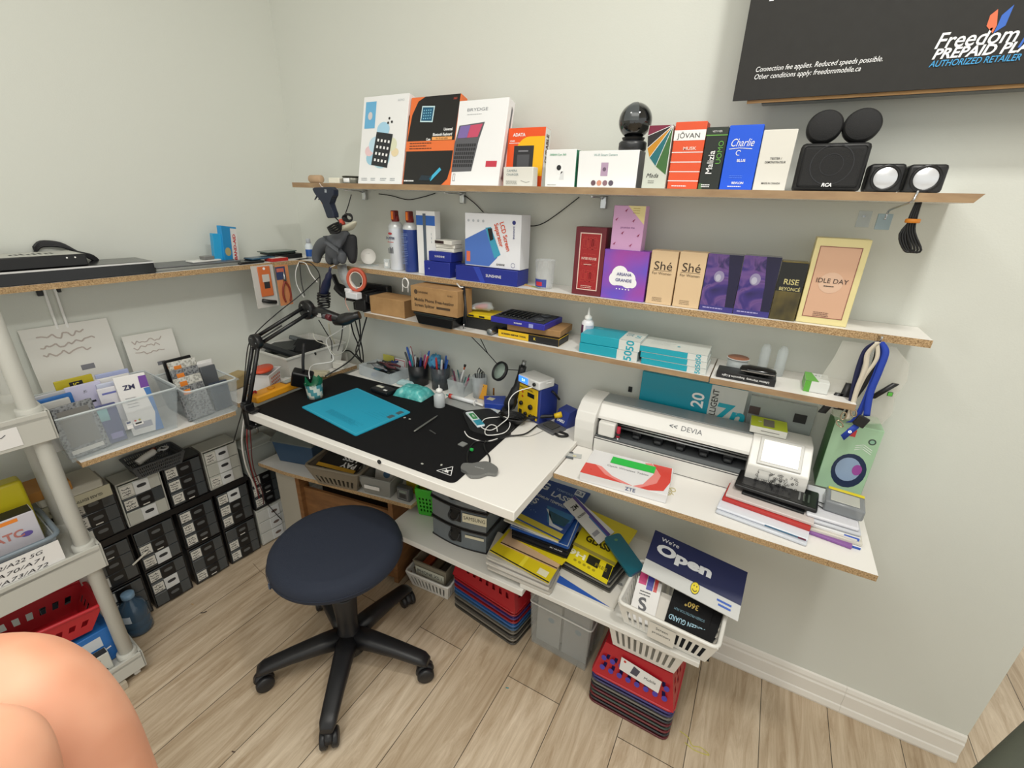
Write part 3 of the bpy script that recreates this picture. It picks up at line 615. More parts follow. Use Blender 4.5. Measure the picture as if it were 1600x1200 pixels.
a = aty((953, 388), -.115); b = aty((1001, 392), -.115)
pack('perfume_box', 'pink perfume box with small red birds on top of the cloud box', 'box', (a.x, -.115, Z2 + hA + .0006), b.x - a.x, .04, aty((962, 321), -.115).z - Z2 - hA, mat('d9a8d4', .4), F=pr, group=PM)
def pr(g, w, h):
    g.text('Shé', w * .5, h * .72, h * .22, mat('3a2c22', .5), 2, 0, fit=w * .68); g.line([(w * .12, h * .635), (w * .85, h * .635)], h * .006, mat('3a2c22', .5)); g.text('For Women', w * .48, h * .585, h * .07, mat('5a4a3c', .5), 2, fit=w * .72)
    g.lines(w * .25, w * .75, h * .12, 3, h * .03, h * .01, mat('8a745c', .5))
for k, (BL, BR, TL, lb) in enumerate((((1008, 471), (1048, 476), (1023, 391), 'left of the two cream She perfume boxes'), ((1050, 476), (1091, 481), (1065, 393), 'right of the two cream She perfume boxes'))):
    spack('perfume_box', lb, 'box', BL, BR, TL, Z2, -.12, .045, mat('dcbf98', .5), 0, F=pr, group=PM)
PURP = ramp_mat('purple_print', [(0.2, '1a1440'), (0.42, '3a2a78'), (0.55, '6a4a8a'), (0.66, '2a1f58'), (0.8, 'a88ac0')], 22, .25, detail=2, distort=1.2)
def pr(g, w, h):
    g.rect(0, h * .1, w, h, PURP, 1); g.rect(0, 0, w, h * .1, mat('3a3480', .4)); g.lines(w * .1, w * .9, h * .05, 1, 1, h * .02, mat('a8a0d0', .4))
    g.disc(w * .42, h * .62, w * .15, mat('8f86a8', .3), 2, h * .1); g.disc(w * .4, h * .6, w * .08, mat('b4b2c4', .3), 3, h * .06); g.poly([(w * .75, h * .1), (w, h * .1), (w, h), (w * .6, h), (w * .72, h * .5)], mat('171338', .3), 2)
for k, (BL, BR, TL, lb) in enumerate((((1092, 482), (1144, 488), (1108, 396), 'left of the two shiny purple perfume boxes'), ((1145, 488), (1200, 496), (1165, 399), 'right of the two shiny purple perfume boxes'))):
    spack('perfume_box', lb, 'box', BL, BR, TL, Z2, -.12, .045, mat('2a2060', .2, coat=.6), 0, F=pr, group=PM)
GOLD = ramp_mat('gold_foil', [(0.35, '1c1a10'), (0.6, '6a5c28'), (0.8, 'c8b45c')], 14, .25, detail=3, stretch=(1, 1, .6))
spack('perfume_box', 'black and gold foil perfume box reading RISE', 'box', (1201, 497), (1240, 503), (1222, 408), Z2, -.12, .045, mat('8a7a3c', .25, metal=.5), 0, group=PM,
      F=lambda g, w, h: (g.rect(0, h * .5, w, h * .99, mat('14130f', .25), 1), g.rect(0, 0, w, h * .5, GOLD, 1), g.text('RISE', w * .52, h * .66, h * .13, mat('c8bc80', .3), 3, .01), g.text('BEYONCÉ', w * .52, h * .54, h * .08, mat('c8bc80', .3), 3, .01, fit=w * .8)))
def pr(g, w, h):
    g.rect(w * .1, h * .08, w * .88, h * .91, mat('d6ab8e', .45)); g.frame_(w * .1, h * .08, w * .88, h * .91, w * .015, mat('8a5046', .45), 2); g.disc(w * .48, h * .5, w * .23, mat('dcb89e', .45), 2)
    g.text('IDLE DAY', w * .49, h * .52, h * .075, mat('3a2a26', .5), 4, 0, fit=w * .6); g.lines(w * .36, w * .62, h * .455, 1, 1, h * .01, INK, 4); g.lines(w * .3, w * .7, h * .14, 3, h * .02, h * .007, mat('6a4a40', .5), 4)
spack('perfume_box', 'large cream perfume box reading IDLE DAY', 'box', (1242, 503), (1322, 511), (1277, 371), Z2, -.115, .05, mat('e3d69c', .4), 0, F=pr, group=PM)
# ---------------------------------------------------------------- brackets and hooks
def bracket(px, z, lb, h=.035, m=CHROME, y=0.0):
    p = aty(px, -.02)
    t = thing('shelf_bracket', lb, 'bracket', (p.x, -.004, z), 0, 'metal shelf brackets')
    g = G(); g.box(-.009, -.012, -h - .0, .009, .003, -.0005, m, .002); g.build('wall_clip', t)
    g = G(); g.tube([(-.004, -.012, -.008), (-.004, -.03, -.004), (-.004, -.1, -.0035)], .0025, m, 6); g.build('arm', t)
for px, lb in (((567, 312), 'chrome clip bracket below the top shelf right of the glue gun'), ((720, 318), 'chrome clip bracket below the top shelf above the separator box'), ((941, 322), 'chrome clip bracket below the top shelf left of the pink box')):
    bracket(px, Z1 - .017, lb)
bracket((1110, 505), Z2 - .018, 'small chrome bracket below the middle shelf above the teal boxes', .022)
# padlock-like tag hanging at the right end
p = aty((1381, 345), -.11)
t = thing('hanging_clip', 'pale blue-grey clip hanging on a wire under the right end of top shelf', 'clip', (p.x, -.11, p.z))
g = G(); g.box(-.013, -.003, -.018, .013, .003, .014, mat('9fb4bc', .35), .001); g.build('plate', t)
q = aty((1431, 305), -.202) - p; q2 = aty((1395, 326), -.15) - p
g = G(); g.tube([(0, -.004, .002), (.002, -.004, .018), (q2.x, -.04, q2.z), (q.x - .004, -.0925, q.z - .012), (q.x, -.0935, q.z), (q.x + .001, -.0925, q.z + .008)], .0022, CHROME, 6, smooth_path=4); g.build('wire_hook', t)
p = aty((1350, 341), -.0)
g = G(); g.box(-.013, -.0012, -.02, .013, -.0003, .016, CLEARF, .0003); g.box(-.004, -.002, .002, .002, -.0012, .006, CHROME); tag(g.build('clear_hook_pad', None, (p.x, 0, p.z)), 'clear plastic adhesive pad stuck on the wall below the cube speakers', 'hook')
# black cord bundle, orange tie
p = aty((1430, 332), -.17)
t = thing('cord_bundle', 'black speaker cord folded with an orange tie under the top shelf end', 'cord', (p.x, -.17, Z1 - .0165))
g = G()
for k in range(4):
    o_ = .004 * k - .006
    g.tube([(o_ * .6, 0, 0), (o_, .002 * k, -.03), (.004 + o_, .003, -.055), (.022 + o_ * 1.3, .004, -.088), (.01 + o_, .006, -.09), (-.006 + o_, .004, -.06), (-o_ * .4, .004, -.025), (-o_ * .5, .004, -.001)], .0022, BLACK, 6, smooth_path=4)
g.build('cord', t)
g = G(); g.push(Matrix.Translation((.001, .003, -.034))); g.lathe([(.0105, -.004), (.0125, -.003), (.0125, .003), (.0105, .004)], mat('e08a28', .5), 16); g.pop(); g.build('tie', t)
# ---------------------------------------------------------------- glue gun, cord, gloves
yg = -.215
def gp(px, y=yg): p = aty(px, y); return p
o0 = gp((512, 300))
t = thing('glue_gun', 'dark blue hot glue gun hanging from the left end of the top shelf', 'glue gun', o0)
def rel(px, y=yg): return aty(px, y) - o0
NAVY = mat('20283a', .45)
g = G()
out = [(492, 295), (495, 293), (520, 292), (525, 297), (525, 306), (521, 309), (518, 318), (525, 333), (526, 340), (516, 341), (514, 338), (508, 316), (502, 308), (497, 305), (494, 300)]
P = [rel(q) for q in out]
g.push(Matrix(((1, 0, 0, 0), (0, 0, -1, 0), (0, 1, 0, 0), (0, 0, 0, 1))))
g.prism([(q.x, q.z) for q in P], -.012, .012, NAVY)
bmesh.ops.bevel(g.bm, geom=[e for e in g.bm.edges], offset=.003, segments=2, profile=.5, affect='EDGES')
a_ = rel((513, 300)); g.push(Matrix.Translation((0, 0, .0118))); g.rect(a_.x - .004, a_.z - .002, a_.x + .006, a_.z + .008, mat('a8b0b8', .4), 1); g.text('V1', a_.x, a_.z + .004, .007, INK, 2); g.pop()
g.pop(); g.build('body', t)
g = G()
for a_, b_ in (((497, 304), (492, 312)), ((501, 306), (498, 312))): g.tube([rel(a_), rel(b_)], [.004, .0018], NAVY, 8)
g.build('nozzle', t)
g = G(); tr = [rel(q) for q in ((507, 311), (510, 318), (511, 323), (505, 319), (503, 314))]
g.push(Matrix(((1, 0, 0, 0), (0, 0, -1, 0), (0, 1, 0, 0), (0, 0, 0, 1)))); g.prism([(q.x, q.z) for q in tr], -.005, .005, mat('d99a34', .4)); g.pop(); g.build('trigger', t)
g = G(); g.tube([rel((522, 338)), rel((528, 344)), rel((533, 348))], .0022, BLACK, 6)
r_ = random.Random(3)
for k in range(6):
    c = rel((546, 339 + k % 3)); rx = .014 + .002 * k; g.tube([Vector((c.x + rx * math.cos(i * PI / 5 + k), -.002 * k, c.z + .011 * math.sin(i * PI / 5 + k))) for i in range(10)], .002, BLACK, 6, closed=True)
for k in range(5):
    a_ = rel((536, 345 + k)); b_ = rel((512 + 2 * k, 356 + 2 * k)); g.tube([a_ + Vector((0, -.002 * k, 0)), (a_ + b_) / 2 + Vector((.003, -.012 + .004 * k, -.003 * k)), b_ + Vector((0, -.003 * k, 0))], .0035, BLACK, 6, smooth_path=3)
g.tube([rel((549, 304)), rel((544, 322)), rel((540, 333))], .0017, BLACK, 6)
g.build('cord', t)
g = G(); g.tube([rel((533, 343)), rel((536, 351))], .009, mat('c8503c', .5), 10); g.build('tie', t)
g = G(); g.tube([rel((499, 286)), rel((502, 291)), rel((509, 295))], .0016, mat('d8c8c0', .4), 6); g.build('hook_wire', t)
# coated work gloves lying in a bunch over the cord
GL = mat('54575c', .7, bump=.3, bscale=300); GLD = mat('1d1e22', .6)
y0 = -.16; o0 = aty((525, 390), y0)
t = thing('work_gloves', 'pair of grey and black coated work gloves slumped at the shelf corner', 'gloves', (o0.x, y0, o0.z))
g = G()
def skin_blob(ch, m, name, parent, sub=2):
    """chains of (position, radius) grown to one surface"""
    bm = bmesh.new(); vs = []; idx = {}
    me = bpy.data.meshes.new(name)
    verts = []; edges = []; rad = []
    for c in ch:
        prev = None
        for p, r in c:
            key = tuple(round(x, 5) for x in p)
            if key in idx: i = idx[key]
            else: i = len(verts); idx[key] = i; verts.append(p); rad.append(r)
            if prev is not None: edges.append((prev, i))
            prev = i
    me.from_pydata(verts, edges, []); bm.free()
    o = bpy.data.objects.new(name, me); C.objects.link(o)
    sk = o.modifiers.new('skin', 'SKIN'); sk.use_smooth_shade = True
    me.skin_vertices.new() if not me.skin_vertices else None
    for i, r in enumerate(rad): me.skin_vertices[0].data[i].radius = (r, r) if not hasattr(r, '__len__') else r
    me.skin_vertices[0].data[0].use_root = True
    ss = o.modifiers.new('sub', 'SUBSURF'); ss.levels = sub; ss.render_levels = sub
    me.materials.append(m)
    if parent: o.parent = parent
    return o
def q(px, dy=0): v_ = aty(px, y0) - o0; return (v_.x, dy, v_.z)
cuff, palm = q((536, 354)), q((528, 376), -.004)
B0 = (q((528, 388), -.012), (.05, .032))
skin_blob([[(q((544, 362), 0), (.02, .016)), (q((532, 374), -.006), (.045, .03)), B0, (q((522, 400), -.02), .02), (q((521, 412), -.022), .013)],
           [B0, (q((532, 402), -.02), .019), (q((532, 414), -.022), .012)], [B0, (q((541, 400), -.018), .019), (q((543, 413), -.02), .012)],
           [(q((532, 374), -.006), (.045, .03)), (q((512, 380), -.02), .03), (q((505, 392), -.025), .024), (q((504, 402), -.028), .018), (q((505, 411), -.03), .013)]], GL, 'glove', t)
skin_blob([[(q((548, 366), .004), (.016, .012)), (q((547, 386), .012), (.03, .016)), (q((549, 402), .008), .018), (q((549, 413), .004), .012)],
           [(q((547, 386), .012), (.03, .016)), (q((520, 398), .008), .026), (q((513, 412), .0), .015)]], GLD, 'glove', t)
skin_blob([[(q((513, 352), .02), (.012, .008)), (q((524, 360), .012), (.03, .014)), (q((542, 356), .01), (.03, .012)), (q((552, 346), .012), (.008, .005))]], mat('d6d2bd', .8, bump=.3, bscale=400), 'cuff', t)
# small blue and white bottle, black boxes in the corner
p = at((498, 402), Z2); 
t = thing('small_bottle', 'small white bottle with blue band in the shelf corner', 'bottle', (p.x - .0, -.07, Z2 + .0003))
g = G(); g.lathe([(0, 0), (.015, 0), (.015, .05), (.009, .06), (.008, .06), (.0, .06)], mat('dfe6ee', .3), 20, mats=[WHITE, mat('e4ecf4', .3), mat('e4ecf4', .3), WHITE, WHITE]); g.lathe([(.0153, .008), (.0153, .036)], mat('2457a8', .4), 20); g.build('bottle', t)
g = G(); g.cyl(.009, .0602, .078, mat('b8bcc4', .3), 16, .001); g.build('cap', t)
# round white disc on stand and clear bits
t = thing('wireless_charger', 'round white disc charger leaning in a clear stand on the middle shelf', 'charger', (aty((574, 402), -.08).x, -.075, Z2))
g = G(); g.push(Matrix.Translation((0, .0, .034)) @ Matrix.Rotation(.7, 4, 'Z') @ Matrix.Rotation(math.radians(70), 4, 'X')); g.push(Matrix.Scale(.95, 4, (1, 0, 0))); g.cyl(.03, -.003, .003, mat('e6e3dc', .4), 40, .0015); g.push(Matrix.Translation((0, 0, .003))); g.text('charge', 0, .012, .005, mat('9a9a94', .5), 1); g.pop(); g.pop(); g.pop(); g.build('disc', t)
g = G(); g.box(-.03, -.02, .0003, .03, .022, .005, CLEARF, .001); g.build('stand', t)
p = aty((603, 405), -.09)
g = G(); g.box(-.012, -.004, 0, .012, .004, .034, CLEARF, .001); g.box(-.006, -.005, .008, .006, -.0041, .022, WHITE); tag(g.build('clear_case', None, (p.x, -.085, Z2 + .0004), .2), 'small clear plastic case between the white disc and the duster cans', 'case')

# ---------------------------------------------------------------- rolls and cables hanging at the middle shelf edge
def hang(px, y): return aty(px, y)
c = hang((564, 436), -.145)
t = thing('tape_roll', 'orange red adhesive tape roll hanging on the edge of the middle shelf', 'tape', (c.x, -.166, c.z))
g = G(); g.push(Matrix.Rotation(.5, 4, 'Z') @ Matrix.Rotation(PI / 2, 4, 'X') @ Matrix.Scale(1.3, 4)); g.push(Matrix.Diagonal((.82, 1.0, 1, 1))); g.lathe([(.0235, -.006), (.033, -.006), (.034, -.005), (.034, .005), (.033, .006), (.0235, .006), (.0235, -.006)], mat('c2573e', .45), 40); g.pop(); g.pop(); g.build('tape', t)
g = G(); g.push(Matrix.Rotation(.5, 4, 'Z') @ Matrix.Rotation(PI / 2, 4, 'X') @ Matrix.Scale(1.3, 4)); g.push(Matrix.Diagonal((.82, 1.0, 1, 1))); g.lathe([(.0215, -.0062), (.0234, -.0062), (.0234, .0062), (.0215, .0062), (.0215, -.0062)], mat('ead9cc', .5), 40); g.pop(); g.pop(); g.build('core', t)
g = G(); hk = [aty(p_, -.1455 + .0) for p_ in ((560, 417), (564, 419))]; g.tube([Vector((hk[0].x, -.1365, Z2 - .012)) - c + Vector((0, .03, 0)), Vector((0, .0, .032))], .0012, CHROME, 6); g.build('nail', t)
c = hang((634, 442), -.139)
g = G(); g.push(Matrix.Rotation(PI / 2, 4, 'X'))
for k in range(3): g.tube([((.013 + .001 * k) * math.cos(i * PI / 6), (.016 + .001 * k) * math.sin(i * PI / 6), -.001 * k) for i in range(12)], .0012, WHITE, 6, closed=True)
g.tube([(-.012, -.004, .001), (-.012, -.02, .001), (-.014, -.032, .001)], [.0012, .0028], WHITE, 8); g.tube([(.012, -.004, .001), (.013, -.02, .001), (.012, -.031, .001)], [.0012, .0028], WHITE, 8)
g.tube([(-.001, .017, .0), (-.001, .021, .0), (-.001, .021, -.006)], .001, CHROME, 6)
g.pop(); tag(g.build('earphone_cable', None, (c.x, -.142, c.z)), 'coiled white earphone cable hanging from the middle shelf above the cardboard boxes', 'cable')
# black lanyard with clip hanging to the lower shelf
c = aty((718, 440), -.145)
t = thing('lanyard', 'black braided strap with metal clip hanging from a white hook on the middle shelf', 'lanyard', (c.x, -.145, c.z))
def r2(px, y=-.165): v_ = aty(px, y) - c; return Vector((v_.x, y + .145, v_.z))
g = G(); g.strip([r2((725, 448), -.15), r2((726, 465), -.175), r2((728, 488), -.186), r2((727, 505), -.19)], (.008, 0, 0), BLACK, .004); g.strip([r2((722, 448), -.15), r2((727, 470), -.18), r2((725, 505), -.188)], (.006, 0, 0), DKGREY, .003); g.build('strap', t)
g = G(); g.tube([r2((714, 443), -.1365 - .01), r2((719, 449), -.16), r2((724, 449), -.155)], .0022, WHITE, 8); g.build('hook', t)
g = G(); g.tube([r2((725, 506), -.19), r2((724, 514), -.19), r2((727, 513), -.19)], .0016, CHROME, 6); g.build('clip', t)
# ---------------------------------------------------------------- lower shelf
Y3i = -.16
def pr(g, w, h): g.lines(w * .05, w * .5, h * .5, 1, 1, h * .01, mat('8a6a44', .8))
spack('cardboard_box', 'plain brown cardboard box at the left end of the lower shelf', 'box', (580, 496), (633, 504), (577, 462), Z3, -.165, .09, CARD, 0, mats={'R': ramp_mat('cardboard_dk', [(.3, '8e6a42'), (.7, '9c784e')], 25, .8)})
a = aty((650, 512), -.195); b = aty((706, 516), -.195)
t = thing('tray', 'shiny black tool tray beneath the flat printed cardboard box', 'tray', ((a.x + b.x) / 2, -.15, Z3 + .0004))
ht = aty((646, 486), -.195).z - Z3
g = G(); g.taper((b.x - a.x) * .92, .078, (b.x - a.x) + .008, .088, 0, ht * .8, mat('0e1013', .2), .003); g.box(-(b.x - a.x) / 2 - .007, -.047, ht * .8, (b.x - a.x) / 2 + .007, .046, ht - .001, mat('16201f', .25), .002); g.build('tray_body', t)
def pr(g, w, h):
    K = mat('4e3c2a', .7); g.disc(w * .12, h * .78, h * .09, K, 1); g.text('SUNSHINE', w * .28, h * .78, h * .1, K, 2, .02); g.text('SS-901', w * .85, h * .78, h * .09, K, 2)
    g.text('Mobile Phone Free-heating', w * .08, h * .48, h * .17, K, 2, .02, 0, 'LEFT', fit=w * .84); g.text('Screen Splitter', w * .08, h * .27, h * .17, K, 2, .02, 0, 'LEFT', fit=w * .44); g.rect(w * .56, h * .22, w * .85, h * .31, K, 1)
spack('cardboard_box', 'printed brown box lettered Mobile Phone Free-heating on the black tray', 'box', (643, 484), (715, 491), (644, 446), Z3 + ht + .001, -.195, .085, CARD, 0, F=pr)
# second pile: dark flat case, yellow case, plastic with red tool
a = aty((716, 507), -.15); b = aty((790, 518), -.15)
h0 = aty((716, 495), -.15).z - Z3
pack('flat_case', 'flat black tool case lying under the yellow case on the lower shelf', 'case', (a.x + .01, -.135, Z3 + .0004), b.x - a.x, .1, max(.012, h0), mat('1a1c1e', .4))
zc_ = Z3 + max(.012, h0) + .001
a = aty((718, 497), -.13); b = aty((765, 500), -.13)
pack('flat_case', 'yellow flat case with black catches beneath the red tool', 'case', (a.x + .004, -.13, zc_), b.x - a.x, .09, .012, mat('e0c416', .45), F=lambda g, w, h: (g.rect(w * .25, h * .2, w * .45, h * .7, INK), g.rect(w * .62, h * .2, w * .8, h * .7, INK)))
zc2 = zc_ + .0125
a = aty((748, 478), -.1)
t = thing('heat_pen', 'red and white hand tool in a clear pouch on the yellow case', 'tool', (a.x, -.095, zc2 + .012))
g = G(); g.tube([(-.035, -.01, -.004), (-.015, -.004, 0), (.0, 0, .005)], [.003, .006, .007], mat('cfd4d8', .35), 10); g.build('tip', t)
g = G(); g.tube([(-.012, -.004, 0.003), (.01, 0, .008), (.03, .004, .012)], [.006, .01, .007], mat('c4282c', .35), 12); g.build('handle', t)
g = G(); g.tube([(-.03, 0, 0), (-.01, 0, .006), (.03, .006, .01), (.05, .008, .004)], [.009, .012, .015, .006], CLEARF, 14, smooth_path=3); g.build('pouch', t)
# silver tin under
p = aty((767, 522), -.16)
g = G(); g.push(Matrix.Rotation(PI / 2, 4, 'X')); g.cyl(.011, -.02, .014, STEEL, 20, .002, top=mat('8e9498', .3, metal=.8)); g.pop(); tag(g.build('silver_tin', None, (p.x + .004, -.164, Z3 + .0115)), 'small silver tin lying left of the yellow toolkit box', 'tin')
# right pile: yellow/black box, brown box, blue toolkit
a = aty((778, 531), -.165); b = aty((872, 545), -.165); h1 = aty((776, 514), -.165).z - Z3
def pr(g, w, h):
    g.rect(w * .52, 0, w, h, mat('16161a', .35), 1); g.text('手机拆机屏幕维修工具' if False else 'SCREEN REPAIR TOOL', w * .27, h * .5, h * .28, INK, 2, .04, fit=w * .42); g.text('K', w * .62, h * .5, h * .5, mat('d8c030', .4), 2, .03)
pack('tool_box', 'yellow and black flat box at the bottom of the right pile on the lower shelf', 'box', (a.x, -.165, Z3 + .0004), b.x - a.x, .08, h1, mat('e2b81a', .4), F=pr, mats={'R': BLACK, 'T': BLACK})
zz = Z3 + h1 + .001; h2 = .02
a = aty((792, 519), -.155); b = aty((871, 530), -.155)
pack('cardboard_box', 'flat brown box between the yellow box and the blue toolkit', 'box', (a.x, -.155, zz), b.x - a.x + .005, .11, h2, CARD, rot=.05)
zz += h2 + .001
a = aty((765, 498), -.175); b = aty((850, 513), -.175); w_ = b.x - a.x
t = thing('toolkit', 'open blue toolkit tray with black tool inserts on the brown box', 'toolkit', (a.x, -.168, zz), -.02)
g = G(); BT = mat('2a2a9a', .35); g.box(0, 0, 0, w_, .13, .018, BT, .0015); g.push(FR('F', w_, .13, .018)); g.text('SUNSHINE', w_ * .52, .009, .006, WP, 2, .02); g.rect(w_ * .72, .002, w_ * .8, .014, mat('9aa0d8', .4)); g.pop(); g.build('tray', t)
g = G(); g.box(.006, .006, .0182, w_ - .006, .124, .0195, mat('2c2e34', .7), .0005); g.build('foam_insert', t)
for i in range(7):
    g = G(); g.push(Matrix.Translation((.02 + i * w_ * .085, .022, .0225))); g.tube([(0, 0, 0), (0, .03, 0), (0, .085, 0)], [.0032, .003, .0018], mat('0f1012', .3), 8); g.pop(); g.build('driver', t)
for (u, v_) in ((.8, .3), (.78, .75)):
    g = G(); g.push(Matrix.Translation((w_ * u, .13 * v_, .0197))); g.cyl(.016, 0, .004, mat('3c4048', .5), 20, .001); g.pop(); g.build('round_insert', t)
# white bottle
p = aty((914, 528), -.1)
t = thing('squeeze_bottle', 'white nozzle bottle with purple label behind the teal boxes', 'bottle', (p.x + .005, -.1, Z3 + .0004))
g = G(); hb = aty((914, 503), -.1).z - Z3; g.lathe([(0, 0), (.018, 0), (.0185, .004), (.0185, hb), (.012, hb + .008), (0, hb + .008)], mat('e2e2e6', .35), 24); g.lathe([(.0189, .01), (.0189, hb - .006)], mat('56284e', .4), 10, a0=-PI * .98, a1=-PI * .62); g.lathe([(.0189, .01), (.0189, hb - .006)], mat('b9bccc', .4), 12, a0=-PI * .5, a1=-PI * .05); g.build('bottle', t)
g = G(); g.lathe([(0, hb + .008), (.011, hb + .0082), (.011, hb + .018), (.004, hb + .024), (.0015, hb + .045), (0, hb + .045)], WHITE, 20); g.build('nozzle', t)
# teal boxes
TEAL = mat('12a0b4', .35)
def teal(name, lb, FL, FR_, z, y, d, h, rot=0, whitetop=False, split=.66):
    a = aty(FL, y); b = aty(FR_, y); w = b.x - a.x
    def f(g, W, H): g.rect(W * split, 0, W, H, mat('d3d6d2', .45)); g.text('50', W * (split + 1) / 2 + W * .02, H * .5, H * 1.1, TEAL, 2, .02, rot=PI / 2)
    def tp(g, W, D):
        if whitetop: g.rect(0, 0, W, D, mat('cfd2cc', .5)); [g.lines(W * .12, W * .5, D * (.75 - .1 * i), 1, 1, .001, mat('9aa4a4', .5), 2, i) for i in range(5)]; g.disc(W * .55, D * .4, .004, TEAL, 3)
        else: g.rect(W * split, 0, W, D, mat('cfd2cc', .5)); g.text('50', W * (split + .1), D * .6, D * .28, mat('5a8a94', .5), 2, 0, rot=PI / 2); g.disc(W * .2, D * .8, .01, mat('7ac4cc', .4), 1, .006); g.text('S', W * .9, D * .5, D * .4, TEAL, 2)
    return pack(name, lb, 'box', (a.x, y, z), w, d, h, TEAL, rot, F=f, T=tp, mats={'R': mat('cdd0cc', .5)}, group='teal film boxes on the lower shelf', bev=.001)
hh = (aty((906, 521), -.175).z - Z3) / 2 - .0005
teal('film_box', 'lower of the two plain teal film boxes', (904, 553), (994, 569), Z3 + .0005, -.172, .1, hh)
teal('film_box', 'upper of the two plain teal film boxes', (906, 538), (998, 553), Z3 + hh + .0012, -.17, .1, hh, .015)
for k, lb in enumerate(('bottom teal film box of the white-topped stack of three', 'middle teal film box of the white-topped stack of three', 'top white-topped film box of the stack of three')):
    teal('film_box', lb, (1001 - k * 1, 568 - 10 * k), (1102 + k, 586 - 10 * k), Z3 + .0005 + k * .0165, -.174 + .002 * k, .105, .0158, .01 * k, True, .72)
# spool, black box, glasses case, tubes, green box
p = aty((1150, 575), -.11); zs = Z3 - .0015
t = thing('wire_spool', 'white spool of fine wire standing behind the black box', 'spool', (p.x, -.085, zs))
g = G(); g.cyl(.025, 0, .036, mat('b9bfc0', .4), 32, .002); g.build('windings', t)
g = G(); g.cyl(.0265, .0362, .0385, mat('8c5c44', .5), 32, .0008); g.lathe([(.0266, .0375), (.028, .0375), (.028, .0355), (.0266, .0355)], mat('c8cccc', .4), 32); g.build('flange', t)
a = aty((1119, 585), -.165); b = aty((1211, 602), -.165)
def pr(g, w, h): g.text('Lifetime Warranty  Responsive & Light', w * .5, h * .5, h * .42, WP, 2, .01, rot=PI, fit=w * .8)
pack('black_box', 'flat black box with upside-down white lettering under the glasses case', 'box', (a.x, -.165, zs), b.x - a.x, .05, .018, mat('1a1b1e', .4), F=pr)
t = thing('glasses_case', 'black glossy glasses case on the flat black box', 'case', (a.x + (b.x - a.x) * .68, -.145, zs + .0187 + .0105))
g = G(); g.push(Matrix.Rotation(PI / 2, 4, 'Y')); g.push(Matrix.Diagonal((.5, 1, 1, 1))); g.lathe([(0, -.042), (.014, -.038), (.0205, -.02), (.0205, .02), (.014, .038), (0, .042)], mat('0c0d0f', .15), 24); g.pop(); g.pop(); g.build('case', t)
g = G(); g.box(-.038, -.0208, -.0008, .038, -.0195, .0008, CHROME); g.build('seam', t)
for k, px in enumerate(((1187, 590), (1213, 596))):
    p = aty(px, -.085)
    g = G(); g.lathe([(0, 0), (.012, 0), (.012, .066), (.007, .078), (0, .08)], CLEARF, 20)
    tag(g.build('clear_tube', None, (p.x, -.06, zs)), ('left of two clear plastic domed tubes behind the glasses case', 'right of two clear plastic domed tubes behind the glasses case')[k], 'tube', 'clear domed tubes')
a = aty((1250, 612), -.16)
pack('green_box', 'small green and white box at the right end of the lower shelf', 'box', (a.x + .006, -.15, zs), .05, .07, .028, mat('d8dad6', .4), mats={'L': mat('5aa43a', .4)}, T=lambda g, w, d: (g.poly([(0, 0), (w * .55, 0), (w * .3, d), (0, d)], mat('6ab04a', .4)), g.text('8 | 8', w * .6, d * .7, d * .15, mat('5a6a5a', .5), 2)), F=lambda g, w, h: g.rect(0, 0, w * .25, h, mat('5aa43a', .4)))
# ---------------------------------------------------------------- thin black cords along the wall
def cable(lb, pts, r, m, name='cable', cat='cable', k=6, group=None):
    c = pts[0]; g = G(); g.tube([Vector(p) - c for p in pts], r, m, 7, smooth_path=k)
    return tag(g.build(name, None, c), lb, cat, group)
def wl(pxs, y=-.008): return [aty(p, y) for p in pxs]
cable('thin black cord sagging along the wall between the first two top-shelf brackets', wl([(592, 303), (612, 306), (637, 312), (660, 308), (680, 302)]), .0016, BLACK)
cable('thin black cord running from the second bracket down behind the separator box', wl([(724, 304), (742, 318), (762, 337), (790, 349), (826, 353), (846, 350), (870, 335), (905, 308)]), .0016, BLACK)
# ---------------------------------------------------------------- the desk
zd = ZD + .0004
def atd(p, z=ZD): return at(p, z)
def poly_slab(name, pts, th, m, z, lb, cat, bev=0.0, extra=None, group=None):
    P = [at(p, z) for p in pts]; c = sum(P, Vector()) / len(P)
    g = G(); g.prism([(p.x - c.x, p.y - c.y) for p in P], 0, th, m)
    if bev: bmesh.ops.bevel(g.bm, geom=list(g.bm.edges), offset=bev, segments=1, profile=.5, affect='EDGES')
    if extra: g.push(Matrix.Translation((0, 0, th))); extra(g, c); g.pop()
    return tag(g.build(name, None, (c.x, c.y, z)), lb, cat, group)
BMAT = mat('0d0d0f', .85, bump=.25, bscale=700, spec=.25)
# black work mat with rounded corners
A_, B_, C2, D_ = at((392, 640), zd), at((709, 757), zd), at((822, 655), zd), at((533, 583), zd)
def rounded(Q, r, n=5):
    out = []
    for i in range(len(Q)):
        p, a, b = Q[i], Q[i - 1], Q[(i + 1) % len(Q)]
        da = (a - p).normalized() * r; db = (b - p).normalized() * r
        for k in range(n + 1):
            t = k / n; out.append(p + da * (1 - t) ** 2 + db * t ** 2)
    return out
Q = rounded([A_, B_, C2, D_], .022)
c = sum(Q, Vector()) / len(Q); c.z = zd
g = G(); g.prism([(p.x - c.x, p.y - c.y) for p in Q], 0, .0022, BMAT)
g.push(Matrix.Translation((0, 0, .0022)))
e = at((699, 737), zd) - c; ang = math.atan2((B_ - A_).y, (B_ - A_).x)
g.push(Matrix.Translation((e.x, e.y, 0)) @ Matrix.Rotation(ang, 4, 'Z'))
T3 = [(-.026, -.014), (.022, -.014), (.0, .026)]
for i in range(3): g.line([T3[i], T3[(i + 1) % 3]], .0022, WP, 1)
